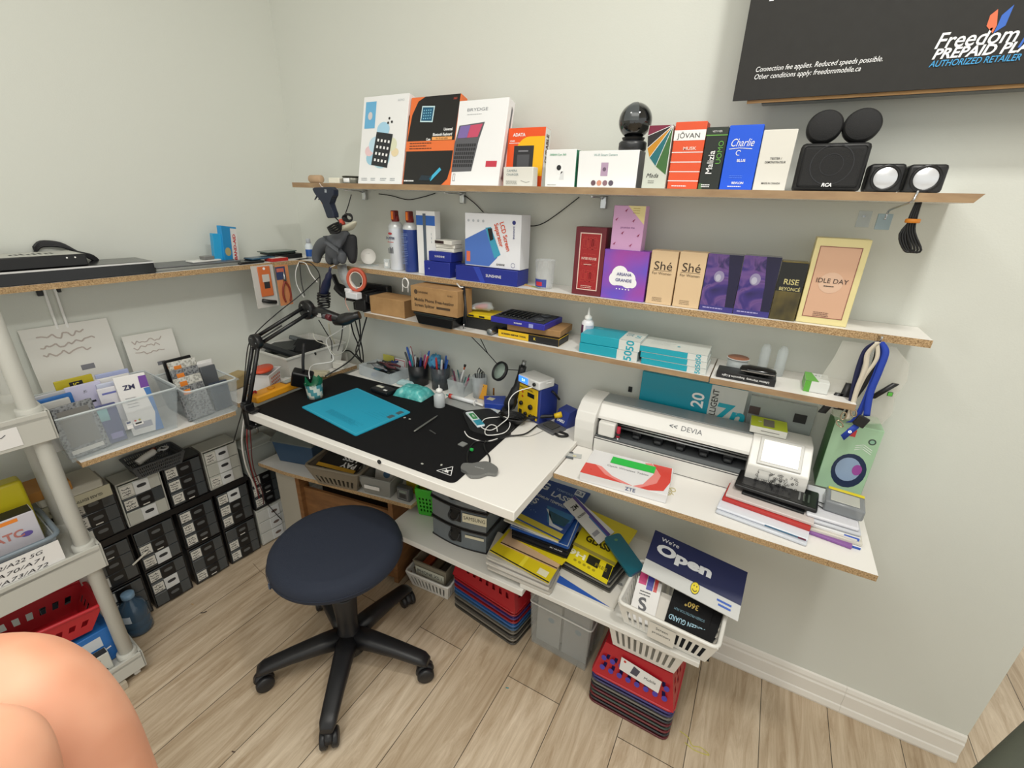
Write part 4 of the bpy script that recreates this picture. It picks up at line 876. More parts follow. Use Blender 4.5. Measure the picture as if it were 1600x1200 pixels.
g.disc(-.001, -.002, .006, WP, 1); g.line([(-.012, -.008), (.01, .008)], .003, WP, 2); g.line([(-.01, .007), (.009, -.009)], .002, WP, 2)
g.pop(); g.pop()
tag(g.build('work_mat', None, c), 'large black antistatic mat covering the white desk', 'mat')
zm = zd + .0024
# blue silicone pad
Q = rounded([at(p, zm) for p in ((471, 637), (556, 682), (642, 645), (558, 607))], .008)
c = sum(Q, Vector()) / len(Q); c.z = zm; BLP = mat('1f9fc0', .55)
g = G(); g.prism([(p.x - c.x, p.y - c.y) for p in Q], 0, .003, BLP)
V0, V1, V3 = [at(p, zm) - c for p in ((471, 637), (556, 682), (558, 607))]; V0.z = V1.z = V3.z = 0
ex, ey = (V1 - V0), (V3 - V0)
M4 = Matrix(((ex.normalized().x, ey.normalized().x, 0, V0.x), (ex.normalized().y, ey.normalized().y, 0, V0.y), (0, 0, 1, .003), (0, 0, 0, 1)))
g.push(M4); lx, ly_ = ex.length, ey.length; DB = mat('1886a4', .6); DB2 = mat('4a5a60', .6)
g.frame_(lx * .03, ly_ * .03, lx * .97, ly_ * .97, .0012, mat('63c4d8', .6), 1)
for i in range(10): g.lines(lx * .3, lx * .9, ly_ * (.25 - .012 * i) + .0 * i, 1, 1, .001, DB, 1, i)
for i in range(5): g.lines(lx * (.6 + .05 * i), lx * .92, ly_ * (.5 + .05 * i), 1, 1, .001, DB, 1, i)
for k in range(2): g.rect(lx * .9, ly_ * (.62 + .17 * k), lx * .96, ly_ * (.73 + .17 * k), DB2, 1)
g.pop()
tag(g.build('silicone_pad', None, c), 'bright blue silicone work pad lying on the black mat', 'mat')

# --- soldering station with power supply
a = at((808, 646), zd); b = at((838, 662), zd); th_ = math.atan2((b - a).y, (b - a).x)
w_ = (b - a).length * 1.12
NB = mat('22337e', .4); YP = mat('dcb71e', .45)
t = thing('soldering_station', 'blue soldering station with a yellow control panel on the desk', 'soldering station', (a.x, a.y, zd), th_)
hs = .128; dp = .085
g = G(); g.box(0, 0, 0, w_, dp, hs, NB, .004); g.build('housing', t)
g = G(); g.box(.006, -.004, .01, w_ - .01, .0005, hs - .006, YP, .001); g.push(FR('F', 1, 1, 1)); g.push(Matrix.Translation((0, 0, .004)))
g.text('BAKU DIGITAL', w_ * .42, hs * .87, .0085, INK, 1, .02, 0, fit=w_ * .6)
g.rect(w_ * .48, hs * .68, w_ * .78, hs * .8, mat('0c1014', .2), 1)
for y in (.62, .75): g.disc(w_ * .26, hs * y, .0045, mat('b8401c', .3), 1)
g.pop(); g.pop(); g.build('control_panel', t)
for u, v_, r_ in ((.24, .42, .0075), (.66, .42, .009), (.45, .17, .006), (.68, .16, .007)):
    g = G(); g.push(Matrix.Translation((w_ * u, -.0042, hs * v_)) @ Matrix.Rotation(PI / 2, 4, 'X')); g.cyl(r_, 0, .008, BLACK, 18, .001); g.pop(); g.build('knob', t)
for u in (.2, .82):
    g = G(); g.box(w_ * u - .006, -.008, hs * .1, w_ * u + .006, -.0042, hs * .22, BLACK, .001); g.build('switch', t)
g = G(); g.tube([(w_ + .002, .05, hs - .015), (w_ + .01, .055, hs - .02), (w_ + .012, .08, hs - .05)], .004, BLACK, 6); g.build('handle_strap', t)
t = thing('power_supply', 'small white power supply with glowing blue display on the soldering station', 'power supply', (a.x, a.y, zd + hs + .0006), th_)
g = G(); g.box(.012, -.012, 0, w_ + .004, .06, .029, mat('dcdcda', .4), .004); g.build('housing', t)
g = G(); g.box(.016, -.0135, .005, w_ * .55, -.0118, .026, mat('3a78ff', .3, emit=1.6), .0005); g.push(FR('F', 1, 1, 1)); g.push(Matrix.Translation((0, 0, .0135))); g.text('5.0', w_ * .36, .0155, .012, mat('c8e4ff', .3, emit=2.0), 1, .02); g.pop(); g.pop(); g.build('display', t)
g = G(); g.push(Matrix.Translation((w_ * .85, -.012, .017)) @ Matrix.Rotation(PI / 2, 4, 'X')); g.cyl(.006, 0, .007, BLACK, 16, .001); g.pop(); g.build('knob', t)
# --- soldering iron stand
a2 = at((853, 668), zd); b2 = at((890, 676), zd); th2 = -.25
p0 = at((866, 663), zd); p0.y = min(p0.y, -.066)
t = thing('iron_stand', 'blue soldering iron stand marked BAKU with yellow iron holder beside the station', 'soldering stand', (p0.x, p0.y, zd), th_)
g = G()
g.prism([(0, 0), (.05, 0), (.05, .06), (0, .06)], .0, .012, NB)
V = [(-.002, 0, .012), (.052, 0, .012), (.052, .06, .012), (-.002, .06, .012), (.0, .018, .055), (.05, .018, .055), (.05, .055, .06), (0, .055, .06)]
g.mesh(V, [(0, 1, 5, 4), (1, 2, 6, 5), (2, 3, 7, 6), (3, 0, 4, 7), (4, 5, 6, 7), (3, 2, 1, 0)], NB)
g.push(Matrix.Translation((0, 0, .012)) @ Matrix.Rotation(math.atan2(.043, .018), 4, 'X')); g.text('BAKU', .024, .011, .013, WP, 1, .03); g.pop(); g.build('holder_block', t)
g = G(); g.box(-.02, -.062, 0, .055, .0, .009, mat('6c6d70', .4, metal=.5), .001); g.build('base_tray', t)
g = G(); g.box(-.008, -.048, .0093, .038, -.01, .014, mat('3a3a38', .8, bump=.6), .001); g.build('sponge', t)
g = G(); g.tube([(.018, .014, .04), (.003, -.006, .034)], [.011, .008], YP, 16); g.build('iron_ring', t)
g = G(); g.tube([(.003, -.006, .034), (-.03, -.035, .028), (-.06, -.06, .018), (-.09, -.08, .01)], [.006, .0065, .005, .004], BLACK, 10, smooth_path=3); g.build('iron_handle', t)
p = at((876, 679), zd)
g = G(); g.push(Matrix.Rotation(-.15, 4, 'Z')); pts = [(-.022, .006, .004), (.016, .008, .004), (.024, -.002, .004), (.004, -.018, .004), (-.026, -.004, .004)]
g.tube([Vector(q) for q in pts], .0042, BLACK, 8, closed=True, smooth_path=3); g.pop(); tag(g.build('wire_guard', None, (p.x, p.y, zd)), 'black angular ring guard lying in front of the iron stand', 'guard')
# --- hot air gun standing beside the station
p = at((790, 645), zd)
t = thing('hot_air_gun', 'black hot air handle standing left of the soldering station', 'hot air gun', (p.x, p.y, zd))
def rl(px, y): v_ = aty(px, y); return Vector((v_.x - p.x, y - p.y, v_.z - zd))
g = G(); tp = aty((817, 572), p.y + .03); dx = tp.x - p.x
g.tube([(0, 0, .006), (dx * .25, .006, .03), (dx * .5, .012, .07), (dx * .8, .02, .11), (dx, .03, tp.z - zd)], [.018, .023, .018, .015, .013], mat('18191b', .3), 16, smooth_path=4); g.build('handle', t)
g = G(); g.tube([(dx, .03, tp.z - zd - .002), (dx * 1.08, .034, tp.z - zd + .02)], [.008, .007], STEEL, 12); g.build('nozzle', t)
g = G(); g.push(Matrix.Translation((0, 0, 0))); g.cyl(.02, 0, .0075, BLACK, 20, .001); g.pop(); g.build('foot', t)
# --- magnifier
p = aty((781, 580), -.1)
t = thing('magnifier', 'round black-rimmed magnifying glass propped between the tool jars and the hot air gun', 'magnifier', (p.x, -.1, p.z))
g = G(); g.push(Matrix.Rotation(-.45, 4, 'Z') @ Matrix.Rotation(math.radians(58), 4, 'X')); g.lathe([(.0295, -.005), (.0355, -.005), (.0355, .005), (.0295, .005), (.0295, -.005)], BLACK, 36); g.pop(); g.build('rim', t)
g = G(); g.push(Matrix.Rotation(-.45, 4, 'Z') @ Matrix.Rotation(math.radians(58), 4, 'X')); g.lathe([(0, -.0015), (.0293, -.001), (.0293, .001), (0, .0015)], mat('9fb0a6', .05, alpha=.75), 36); g.pop(); g.build('lens', t)
g = G(); e1 = aty((768, 560), -.06) - p; e1.y = .04
for q in ((722, 513), (735, 500)):
    e_ = aty(q, -.02); g.tube([Vector((-.012, .006, .02)), aty((762, 552), -.08) - Vector((p.x, -.1, p.z)), Vector((e_.x - p.x, .085, e_.z - p.z))], .0016, BLACK, 6)
g.tube([Vector((.022, .008, .008)), Vector((.06, .02, .01)), Vector((.075, .03, .008))], .0015, BLACK, 6); g.build('arm_wires', t)

# --- tool jars and trays at the back of the desk
def jar(name, lb, px, r, h, m, cat='jar', y=None, wall=.0015, sq=False):
    p = at(px, zd)
    p.y = min(p.y, -r - .006)
    t = thing(name, lb, cat, (p.x, p.y, zd if p.y > -.09 else zm))
    g = G()
    if sq:
        g.taper(r * 1.8, r * 1.8, r * 2, r * 2, 0, h, m, 0, top=False)
    else: g.lathe([(0, 0), (r * .92, 0), (r, h), (r - wall, h), (r * .9 - wall, .003), (0, .003)], m, 24)
    g.build('container', t); return t
cols = ['2a5ab0', 'c23a3a', '1a1a1c', '2f8a9a', '4a4a50', 'd0d0d2', '1b2f6a', 'b8b8bc', 'c0488a']
CN = {'2a5ab0': 'blue', 'c23a3a': 'red', '1a1a1c': 'black', '2f8a9a': 'teal', '4a4a50': 'dark grey', 'd0d0d2': 'white', '1b2f6a': 'navy', 'b8b8bc': 'silver', 'c0488a': 'pink', 'b0305a': 'crimson', '2f6a6a': 'dark teal', '8a8a90': 'grey', '70304a': 'maroon', '2a2a50': 'indigo'}
OCT = ('right', 'back right', 'back', 'back left', 'left', 'front left', 'front', 'front right')
def sticks(t, r, h, n, seed, where, L=(.07, .11), cl=None, rr=(.002, .004)):
    R = random.Random(seed); cl = cl or cols
    for i in range(n):
        a_ = 2 * PI * (i + .4 * R.random()) / n; q = r * .55; l = R.uniform(*L); ck = cl[i * 4 % len(cl)]
        b0 = Vector((math.cos(a_) * q * .6, math.sin(a_) * q * .6, .005)); b1 = Vector((math.cos(a_ + .3) * r * R.uniform(.8, 1.5), math.sin(a_ + .3) * r * R.uniform(.4, .9), l))
        cc = mat(ck, .4); g = G(); k = R.uniform(*rr); d = (b1 - b0)
        g.tube([b0, b0 + d * .45], k * .45, STEEL, 6); g.tube([b0 + d * .45, b0 + d * .5, b0 + d * .95, b1], [k * .6, k, k * 1.1, k * .6], cc, 8)
        tag(g.build('hand_tool', None, t.location), '%s %s handled tool leaning to the %s of the %s' % (('shorter', 'taller')[l > sum(L) / 2], CN[ck], OCT[int((a_ + .3) / PI * 4 + .5) % 8], where), 'tool', 'tools in the ' + where)
t = jar('tool_cup', 'black round cup packed with coloured pens and drivers', (655, 599), .041, .085, mat('16171b', .4), 'cup', y=-.075); sticks(t, .042, .075, 18, 1, 'black cup', (.1, .155), rr=(.0028, .0048))
t = jar('tool_jar', 'smoky grey plastic jar with small tools right of the black cup', (694, 603), .038, .09, SMOKE, y=-.07); sticks(t, .034, .07, 10, 2, 'smoky grey jar', (.09, .14))
t = jar('tool_box_clear', 'clear square organiser holding thin probes and a white brush', (724, 612), .038, .062, CLEARF, 'organiser', y=-.07, sq=True); sticks(t, .034, .05, 10, 3, 'clear organiser', (.06, .1), cl=['4a4a50', 'b0305a', '2f6a6a', '8a8a90', '70304a'], rr=(.0015, .0028))
g = G(); bp = Vector((-.006, -.012, .01)); g.tube([bp, (.004, -.006, .06), (.014, 0, .1)], [.0035, .0035, .003], mat('e4e4e4', .4), 8); g.tube([(.014, 0, .1), (.017, .001, .112)], [.003, .0035], mat('c05a30', .5), 8); g.tube([(.017, .001, .112), (.0185, .002, .12)], .005, BLACK, 10)
tag(g.build('brush', None, t.location), 'white handled brush leaning up from the clear organiser, with dark ball end', 'brush')
t = jar('cable_jar', 'clear plastic jar with looped black leads behind the orange card', (758, 614), .028, .085, CLEARF, y=-.075); sticks(t, .02, .07, 3, 4, 'clear cable jar', (.07, .09), cl=['1a1a1c', '2a2a50'])
g = G()
for k in range(3): g.tube([(-.008 + k * .008, 0, .03), (-.012 + k * .009, .002, .09), (-.002 + k * .009, .002, .115 - .006 * k), (.008 + k * .006, 0, .085), (.002 + .006 * k, 0, .04)], .0016, BLACK, 6, smooth_path=4)
tag(g.build('looped_leads', None, t.location), 'looped black leads sticking out of the clear jar', 'cable')
p = at((753, 624), zm)
g = G(); g.push(Matrix.Rotation(-.2, 4, 'X')); g.box(-.0165, 0, 0, .0165, .002, .058, mat('e0a030', .5), .0008); g.push(FR('F', 0, 0, 0)); g.disc(0, .05, .0018, INK, 1); g.pop(); g.pop(); tag(g.build('orange_card', None, (p.x, p.y, zm + .0005)), 'orange hang card standing against the clear cable jar', 'card')
p = at((772, 618), zd)
t = thing('amber_bottle', 'small amber bottle behind the magnifying glass', 'bottle', (p.x, p.y + .01, zm))
g = G(); g.lathe([(0, 0), (.014, 0), (.014, .03), (.007, .04), (.007, .048), (0, .048)], mat('b06a1c', .15, trans=.3), 20); g.build('bottle', t)
g = G(); g.cyl(.008, .0485, .058, WHITE, 16, .001); g.build('cap', t)
# long clear tray with scissors
p1 = at((600, 588), zd); p1.y = min(p1.y, -.07)
t = thing('tool_tray', 'long clear plastic tray of scissors and pliers at the back of the desk', 'tray', (p1.x, p1.y, zd), -.1)
g = G(); w2, d2, h2 = .19, .1, .045
for q in ((-w2 / 2, -d2 / 2, 0, w2 / 2, -d2 / 2 + .002, h2), (-w2 / 2, d2 / 2 - .002, 0, w2 / 2, d2 / 2, h2), (-w2 / 2, -d2 / 2, 0, -w2 / 2 + .002, d2 / 2, h2), (w2 / 2 - .002, -d2 / 2, 0, w2 / 2, d2 / 2, h2), (-w2 / 2, -d2 / 2, 0, w2 / 2, d2 / 2, .002)): g.box(*q, CLEARF)
g.build('tray', t)
R = random.Random(12)
for i in range(8):
    g = G(); cc = mat(['2a5a9a', '1c1c20', '2f7a8a', '24242a', '8a8c90', '1a3a7a', '202024', '5a2a30'][i], .4)
    a_ = R.uniform(-.5, .5) + (PI if i % 2 else 0)
    if i in (0, 2, 5):
        for s_ in (-1, 1): g.tube([(.045, .001 * s_, 0), (.0, 0, .001), (-.03, .012 * s_, 0)], [.001, .002, .0022], STEEL, 6); g.push(Matrix.Translation((-.042, .014 * s_, 0))); g.tube([(.012 * math.cos(k * PI / 5), .009 * math.sin(k * PI / 5), 0) for k in range(10)], .0026, cc, 6, closed=True); g.pop()
        nm, lb, ct = 'scissors', ('light blue', 'x', 'black', 'x', 'x', 'dark navy')[i] + ' handled scissors in the long clear tray', 'scissors'
    else:
        for s_ in (-1, 1): g.tube([(.03, .001 * s_, 0), (0, .002 * s_, 0), (-.02, .01 * s_, 0), (-.05, .008 * s_, 0)], [.0015, .004, .0035, .003], cc if s_ else STEEL, 6, smooth_path=3)
        nm, lb, ct = 'pliers', ['black', 'teal', 'dark', 'silver grey', 'navy', 'black slim', 'dark red', ''][i - 1] + ' handled pliers lying in the long clear tray', 'pliers'
    o = tag(g.build(nm, None, (t.location.x + R.uniform(-.03, .045), t.location.y + R.uniform(-.015, .02), zd + .01 + .008 * i), a_), lb, ct, nm + ' in the long clear tray'); o.scale = (1.35, 1.5, 1.6); o.rotation_euler = (0, .1 * (i % 3 - 1), a_)
g = G(); g.box(-.03, 0, 0, .03, .004, .05, mat('c9c45a', .5), .001); tag(g.build('sticky_pad', None, (t.location.x - .02, -.02, zd + .03)), 'yellow note pad standing behind the long clear tray', 'note pad'); bpy.data.objects['sticky_pad'].location.z = zd
bpy.data.objects['sticky_pad'].scale = (1, 1, 1.5)
g = G(); g.box(-.028, 0, 0, .028, .003, .07, WP, .0008, mats={}); g.push(FR('F', 0, 0, 0)); g.frame_(-.026, .035, .026, .066, .003, mat('c03a4a', .5), 1); g.pop(); tag(g.build('white_card', None, (t.location.x + .045, -.02, zd)), 'white card with a red border behind the long clear tray', 'card')
t2 = thing('blue_glove_ball', 'crumpled light blue cloth and grey cap resting behind the black tool cup', 'cloth', (aty((677, 556), -.05).x, -.036, zd))
g = G(); bmesh.ops.create_icosphere(g.bm, subdivisions=3, radius=.026)
for v_ in g.bm.verts: v_.co += v_.normal * .006 * math.sin(v_.co.x * 300 + 2 * math.sin(v_.co.z * 240)) ; v_.co.z = v_.co.z * 1.1 + .1
for f_ in g.bm.faces: f_.material_index = g.mi(mat('4f9ac8', .6)); f_.smooth = True
g.cyl(.012, 0, .08, mat('8a9096', .5), 16); g.build('cloth', t2)
# flat black device with stickers
p = at((599, 613), zm)
t = thing('flat_device', 'flat black device with white stickers left of the teal bag', 'device', (p.x, p.y, zm), -.08)
g = G(); g.box(-.045, -.025, 0, .045, .028, .016, mat('131418', .35), .003); g.build('housing', t)
g = G(); g.box(-.04, .0, .0162, -.006, .014, .0168, mat('dcdacb', .5), .0002); g.box(.012, -.012, .0162, .028, -.002, .0168, mat('e8e8e8', .5), .0002); g.build('sticker', t)
# teal zip bag
def bag(name, lb, px, w, d, h, m, extra=None, z=zm, rot=0):
    p = at(px, z); t = thing(name, lb, 'bag', (p.x, p.y, z), rot)
    g = G(); n = 14; V = []
    for s_ in (1, -1):
        for i in range(n + 1):
            for j in range(n + 1):
                u, v_ = i / n * 2 - 1, j / n * 2 - 1; e_ = (1 - u ** 4) * (1 - v_ ** 4); e_ = max(0, e_)
                zz = h * (.35 if s_ > 0 else .35) ; top = .02 * h + h * .9 * e_ ** .5 * (1 + .05 * math.sin(9 * u + 3 * v_) + .03 * math.sin(13 * v_ - 5 * u))
                V.append((u * w / 2, v_ * d / 2 * (1 - .06 * (1 - abs(u))), max(.001, top) if s_ > 0 else .0003))
    N = (n + 1) ** 2; F_ = []
    for i in range(n):
        for j in range(n):
            q_ = i * (n + 1) + j; F_.append((q_, q_ + n + 1, q_ + n + 2, q_ + 1)); F_.append((N + q_, N + q_ + 1, N + q_ + n + 2, N + q_ + n + 1))
    for k in range(n):
        for a_, b_ in ((k, k + 1), (k * (n + 1), (k + 1) * (n + 1)), (k + n * (n + 1), k + 1 + n * (n + 1)), (k * (n + 1) + n, (k + 1) * (n + 1) + n)): F_.append((a_, b_, N + b_, N + a_))
    g.mesh(V, F_, m, True); bmesh.ops.recalc_face_normals(g.bm, faces=g.bm.faces); g.build('bag_body', t)
    return t
t = bag('teal_bag', 'clear bag of shiny teal powder sponge on the black mat', (647, 617), .13, .09, .038, ramp_mat('teal_bag', [(.3, '3f9c9c'), (.55, '5fc0be'), (.75, 'a8e2dc')], 45, .18, detail=3), rot=.06)
g = G(); g.box(-.05, .026, .012, .04, .032, .02, mat('3b62b8', .3), .002); g.build('zip_strip', t)
t = bag('parts_bag', 'small pale plastic bag with blue seal behind the teal bag', (635, 601), .08, .03, .02, mat('bfe0e4', .15, alpha=.85), rot=0)
# squeeze bottle
p = at((683, 637), zm)
t = thing('flux_bottle', 'small translucent squeeze bottle on the mat beside the teal bag', 'bottle', (p.x, p.y + .015, zm)); t.scale = (1.3, 1.3, 1.35)
g = G(); g.lathe([(0, 0), (.0145, 0), (.0155, .002), (.0155, .032), (.011, .038), (.009, .04), (0, .04)], mat('c9ced0', .25, alpha=.9), 24); g.build('bottle', t)
g = G(); g.lathe([(0, .0402), (.009, .0402), (.0095, .048), (.006, .051), (.0012, .053), (.0009, .062), (0, .062)], WHITE, 18); g.build('cap', t)
# syringe
a = at((697, 617), zm + .012); b = at((752, 632), zm + .012)
t = thing('syringe', 'white paste syringe lying behind the flux bottle', 'syringe', (a.x, a.y, zm + .0125), math.atan2((b - a).y, (b - a).x)); L_ = (b - a).length
g = G(); g.tube([(L_ * .12, 0, 0), (L_ * .82, 0, 0)], .0075, mat('e4e6e8', .3), 14); g.build('barrel', t)
g = G(); g.tube([(0, 0, 0), (L_ * .12, 0, 0)], [.002, .004], mat('3aa0a0', .4), 8); g.tube([(L_ * .1, 0, 0), (L_ * .18, 0, 0)], .009, mat('c03a30', .4), 12); g.build('tip_cap', t)
g = G(); g.tube([(L_ * .82, 0, 0), (L_ * .84, 0, 0)], .0122, WHITE, 16); g.tube([(L_ * .84, 0, 0), (L_ * 1.05, 0, -.003)], .004, WHITE, 8); g.build('plunger', t)
# bags and papers under the syringe
poly_slab('plastic_sleeve', [(688, 628), (752, 650), (770, 637), (705, 618)], .002, mat('a8aaa8', .2, alpha=.8), zm, 'crumpled clear plastic sleeve lying below the syringe', 'sleeve')
poly_slab('blue_box', [(756, 626), (757, 638), (790, 641), (790, 626)], .02, mat('1f3fa0', .4), zm, 'small blue and cream box at the foot of the hot air handle', 'box', .001, extra=lambda g, c: g.rect(-.03, -.012, -.004, .012, mat('cfc7ab', .5)))
poly_slab('printed_card', [(738, 640), (772, 655), (792, 647), (760, 634)], .0015, mat('cdd2cc', .4), zm, 'glossy printed card with yellow and blue shapes under the paste box', 'card', extra=lambda g, c: (g.disc(.0, .0, .01, mat('d8b840', .4)), g.disc(.014, .004, .008, mat('6a9ac8', .4))))
# black zip pouch with paste tube on it
Q = rounded([at(p_, zm) for p_ in ((722, 645), (735, 676), (785, 688), (806, 668), (765, 640))], .02); c = sum(Q, Vector()) / len(Q)
g = G(); g.prism([(q.x - c.x, q.y - c.y) for q in Q], 0, .006, mat('121214', .6)); tag(g.build('black_pouch', None, (c.x, c.y, zm + .0003)), 'flat black pouch lying under the tangled white cable', 'pouch')
zp = zm + .0066
a = at((733, 646), zp); b = at((752, 668), zp)
t_ = thing('paste_tube', 'white and teal paste packet with green printing on the black pouch', 'packet', (a.x, a.y, zp), math.atan2((b - a).y, (b - a).x))
g = G(); L_ = (b - a).length; g.box(0, -.014, 0, L_, .014, .008, mat('dce6ea', .35), .003); g.push(Matrix.Translation((0, 0, .008))); g.rect(L_ * .15, -.009, L_ * .55, .009, mat('2f8a4a', .4)); g.rect(L_ * .62, -.013, L_ * .97, .013, mat('2f90a8', .4)); g.text('WELD', L_ * .35, 0, .009, WP, 2, .02); g.pop(); g.build('packet', t_)
# coils of black cable
R = random.Random(5); c = at((812, 663), zd)
g = G()
for k in range(6):
    rx = .026 + .003 * k; g.tube([(rx * 1.2 * math.cos(i * PI / 6) + .004 * R.random(), rx * .8 * math.sin(i * PI / 6), .004 + .0035 * k + .001 * math.sin(i)) for i in range(12)], .0028, BLACK, 7, closed=True, smooth_path=3)
tag(g.build('black_cable_coil', None, (c.x - .03, c.y, zm)), 'coiled thick black cable in front of the soldering station', 'cable')
def dcable(lb, pxs, r, m, z=zd, name='cable', group=None, zs=None, k=6):
    P = [at(p, z + r + (zs[i] if zs else 0)) for i, p in enumerate(pxs)]
    return cable(lb, P, r, m, name=name, k=k, group=group)
dcable('white charging cable curling over the black pouch to the mat', [(862, 597), (835, 604), (808, 612), (796, 625), (795, 640), (794, 652), (786, 660), (768, 672), (752, 667), (757, 655), (775, 652), (790, 652), (797, 663), (788, 676), (762, 680), (758, 672), (766, 664), (775, 666), (777, 674)], .0016, WHITE, zd + .012, zs=[.14, .12, .1, .07, .045, .02, .004, 0, 0, 0, 0, 0, 0, 0, 0, 0, 0, 0, 0])
dcable('white cable end with plug sweeping across the black mat', [(796, 664), (795, 672), (780, 684), (757, 690), (735, 684), (728, 678), (726, 674)], .0018, WHITE, zm)
dcable('black cable dropping from the coil to the grey plate', [(798, 678), (770, 690), (745, 690), (733, 702), (730, 720), (736, 732)], .0022, BLACK, zm)
dcable('black lead from grey plate rising to the coil', [(764, 730), (765, 715), (757, 700), (760, 690), (790, 682), (820, 678), (840, 664)], .0024, BLACK, zm)
dcable('thin grey cable crossing the white desktop to the iron stand', [(795, 681), (822, 682), (838, 678), (858, 668)], .0013, mat('a4a29c', .5), zd)
g = G(); p = at((737, 706), zm); g.box(-.005, -.004, 0, .005, .004, .007, mat('2ab050', .5), .001); tag(g.build('green_tie', None, (p.x, p.y, zm + .004)), 'small green cable tie on the black lead', 'tie')
# grey plate
Q = [at(p_, zd) for p_ in ((720, 737), (724, 729), (738, 729), (748, 727), (760, 726), (770, 730), (778, 737), (775, 745), (762, 744), (750, 748), (735, 748), (728, 742))]
c = sum(Q, Vector()) / len(Q); g = G(); GP = mat('7c7d7b', .35, metal=.3); Qs = spline([Vector((q.x - c.x, q.y - c.y, 0)) for q in Q], 3, True)
g.prism([(q.x, q.y) for q in Qs], 0, .009, GP); g.push(Matrix.Translation((0, 0, .009)) @ Matrix.Rotation(.1, 4, 'Z')); g.text('SUNSHINE', 0, 0, .006, mat('b4b6b4', .4), 1, .02); g.pop(); tag(g.build('grey_plate', None, (c.x, c.y, zm)), 'grey wavy-edged metal base plate at the front edge of the desk', 'plate')
# small bits on the mat
def stick(name, lb, a_, b_, r, m, z=zm, flat=.5):
    A, B = at(a_, z + r), at(b_, z + r); g = G(); g.tube([Vector(), (B - A) * .1, (B - A) * .9, B - A], [r * .6, r, r * .8, r * .2], m, 8, flat=flat); return tag(g.build(name, None, A), lb, 'tool')
stick('metal_spudger', 'long grey metal spudger lying on the black mat', (647, 674), (684, 649), .0042, mat('8a8a84', .35, metal=.6))
stick('small_spudger', 'short dark blade near the metal spudger', (671, 672), (681, 678), .003, mat('5a5a5a', .3, metal=.6))
p = at((723, 695), zm); g = G(); g.box(-.011, -.011, 0, .011, .011, .004, mat('9a9c9a', .35, metal=.4), .0008); tag(g.build('metal_square', None, (p.x, p.y, zm), -.1), 'small square grey chip on the black mat', 'chip')
for i, q in enumerate(((640, 655), (632, 653), (690, 727), (660, 745 - 20))):
    p = at(q, zm); g = G(); g.box(-.003, -.002, 0, .004, .003, .0015, mat('b8b8b0', .5)); tag(g.build('crumb', None, (p.x, p.y, zm), i), ('tiny pale scrap right of the blue pad tip', 'second tiny pale scrap by the blue pad tip', 'tiny pale scrap near the front edge of the mat', 'tiny pale scrap left of the triangle mark')[i], 'scrap')
# --- cup and multimeter
p = at((493, 620), zm)
t = thing('striped_cup', 'clear cup with teal bands and green plastic lining on the mat', 'cup', (p.x, p.y, zm)); t.scale = (1.12, 1.12, 1.2)
g = G(); r_ = .026; n = 8
mats_ = [mat('cfd2c6', .35), mat('4f8f96', .35)]
seg = 32
V = []
for k in range(5):
    for i in range(seg): V.append((r_ * (0.93 + .03 * k) * math.cos(2 * PI * i / seg), r_ * (0.93 + .03 * k) * math.sin(2 * PI * i / seg), .045 * k / 4))
VV = [g.v(v_) for v_ in V]
for k in range(4):
    for i in range(seg): g.face([VV[k * seg + i], VV[k * seg + (i + 1) % seg], VV[(k + 1) * seg + (i + 1) % seg], VV[(k + 1) * seg + i]], mats_[((i + k * 2) // 4) % 2], True)
g.face(VV[:seg][::-1], mats_[0]); g.build('cup_body', t)
g = G(); R = random.Random(8); base = [(r_ * 1.03 * math.cos(a_), r_ * 1.03 * math.sin(a_)) for a_ in [i * PI / 12 for i in range(24)]]
z0s = [.045 + .004 * math.sin(i * 1.7) for i in range(24)]; lo = [g.v((x * .9, y * .9, .02)) for x, y in base]; mi_ = [g.v((x, y, z0s[i])) for i, (x, y) in enumerate(base)]; hi = [g.v((x * 1.1, y * 1.1, z0s[i] + (.014 + .008 * math.sin(i * 2.1)) * (1 if 0 <= i < 14 else .1))) for i, (x, y) in enumerate(base)]
for i in range(24):
    j = (i + 1) % 24; g.face([lo[i], lo[j], mi_[j], mi_[i]], mat('1d6a48', .3), True); g.face([mi_[i], mi_[j], hi[j], hi[i]], mat('1d6a48', .3), True)
g.face(lo[::-1], mat('26302c', .5)); g.build('green_liner', t)
a = at((403, 632), zm); b = at((475, 603), zm); L_ = (b - a).length; an = math.atan2((b - a).y, (b - a).x)
OR = mat('e09a1e', .45)
t = thing('multimeter', 'orange yellow multimeter lying at the left edge of the desk', 'multimeter', (a.x, a.y, zm), an)
g = G(); wd = .056; g.box(0, 0, 0, L_, wd, .028, OR, .006); g.build('case', t)
g = G(); g.box(L_ * .66, .012, .0282, L_ * .9, wd - .012, .031, mat('7c6a52', .3), .002); g.box(L_ * .68, .015, .0312, L_ * .88, wd - .015, .0318, mat('aab0a8', .2)); g.build('display', t)
g = G(); g.push(Matrix.Translation((L_ * .4, wd / 2, .0282))); g.cyl(.013, 0, .006, mat('c8861c', .5), 20, .002); g.pop(); g.build('dial', t)
g = G(); g.tube([(L_ * .1, wd * .5, .03), (L_ * .1, wd * .55, .038), (L_ * .0, wd * .4, .036), (-.02, wd * .2, .03)], .0035, mat('b02a28', .4), 8, smooth_path=3); g.build('red_lead', t)
g = G(); g.tube([(L_ + .002, wd * .6, .02), (L_ + .03, wd * .7, .022)], .006, BLACK, 8); g.build('black_lead', t)
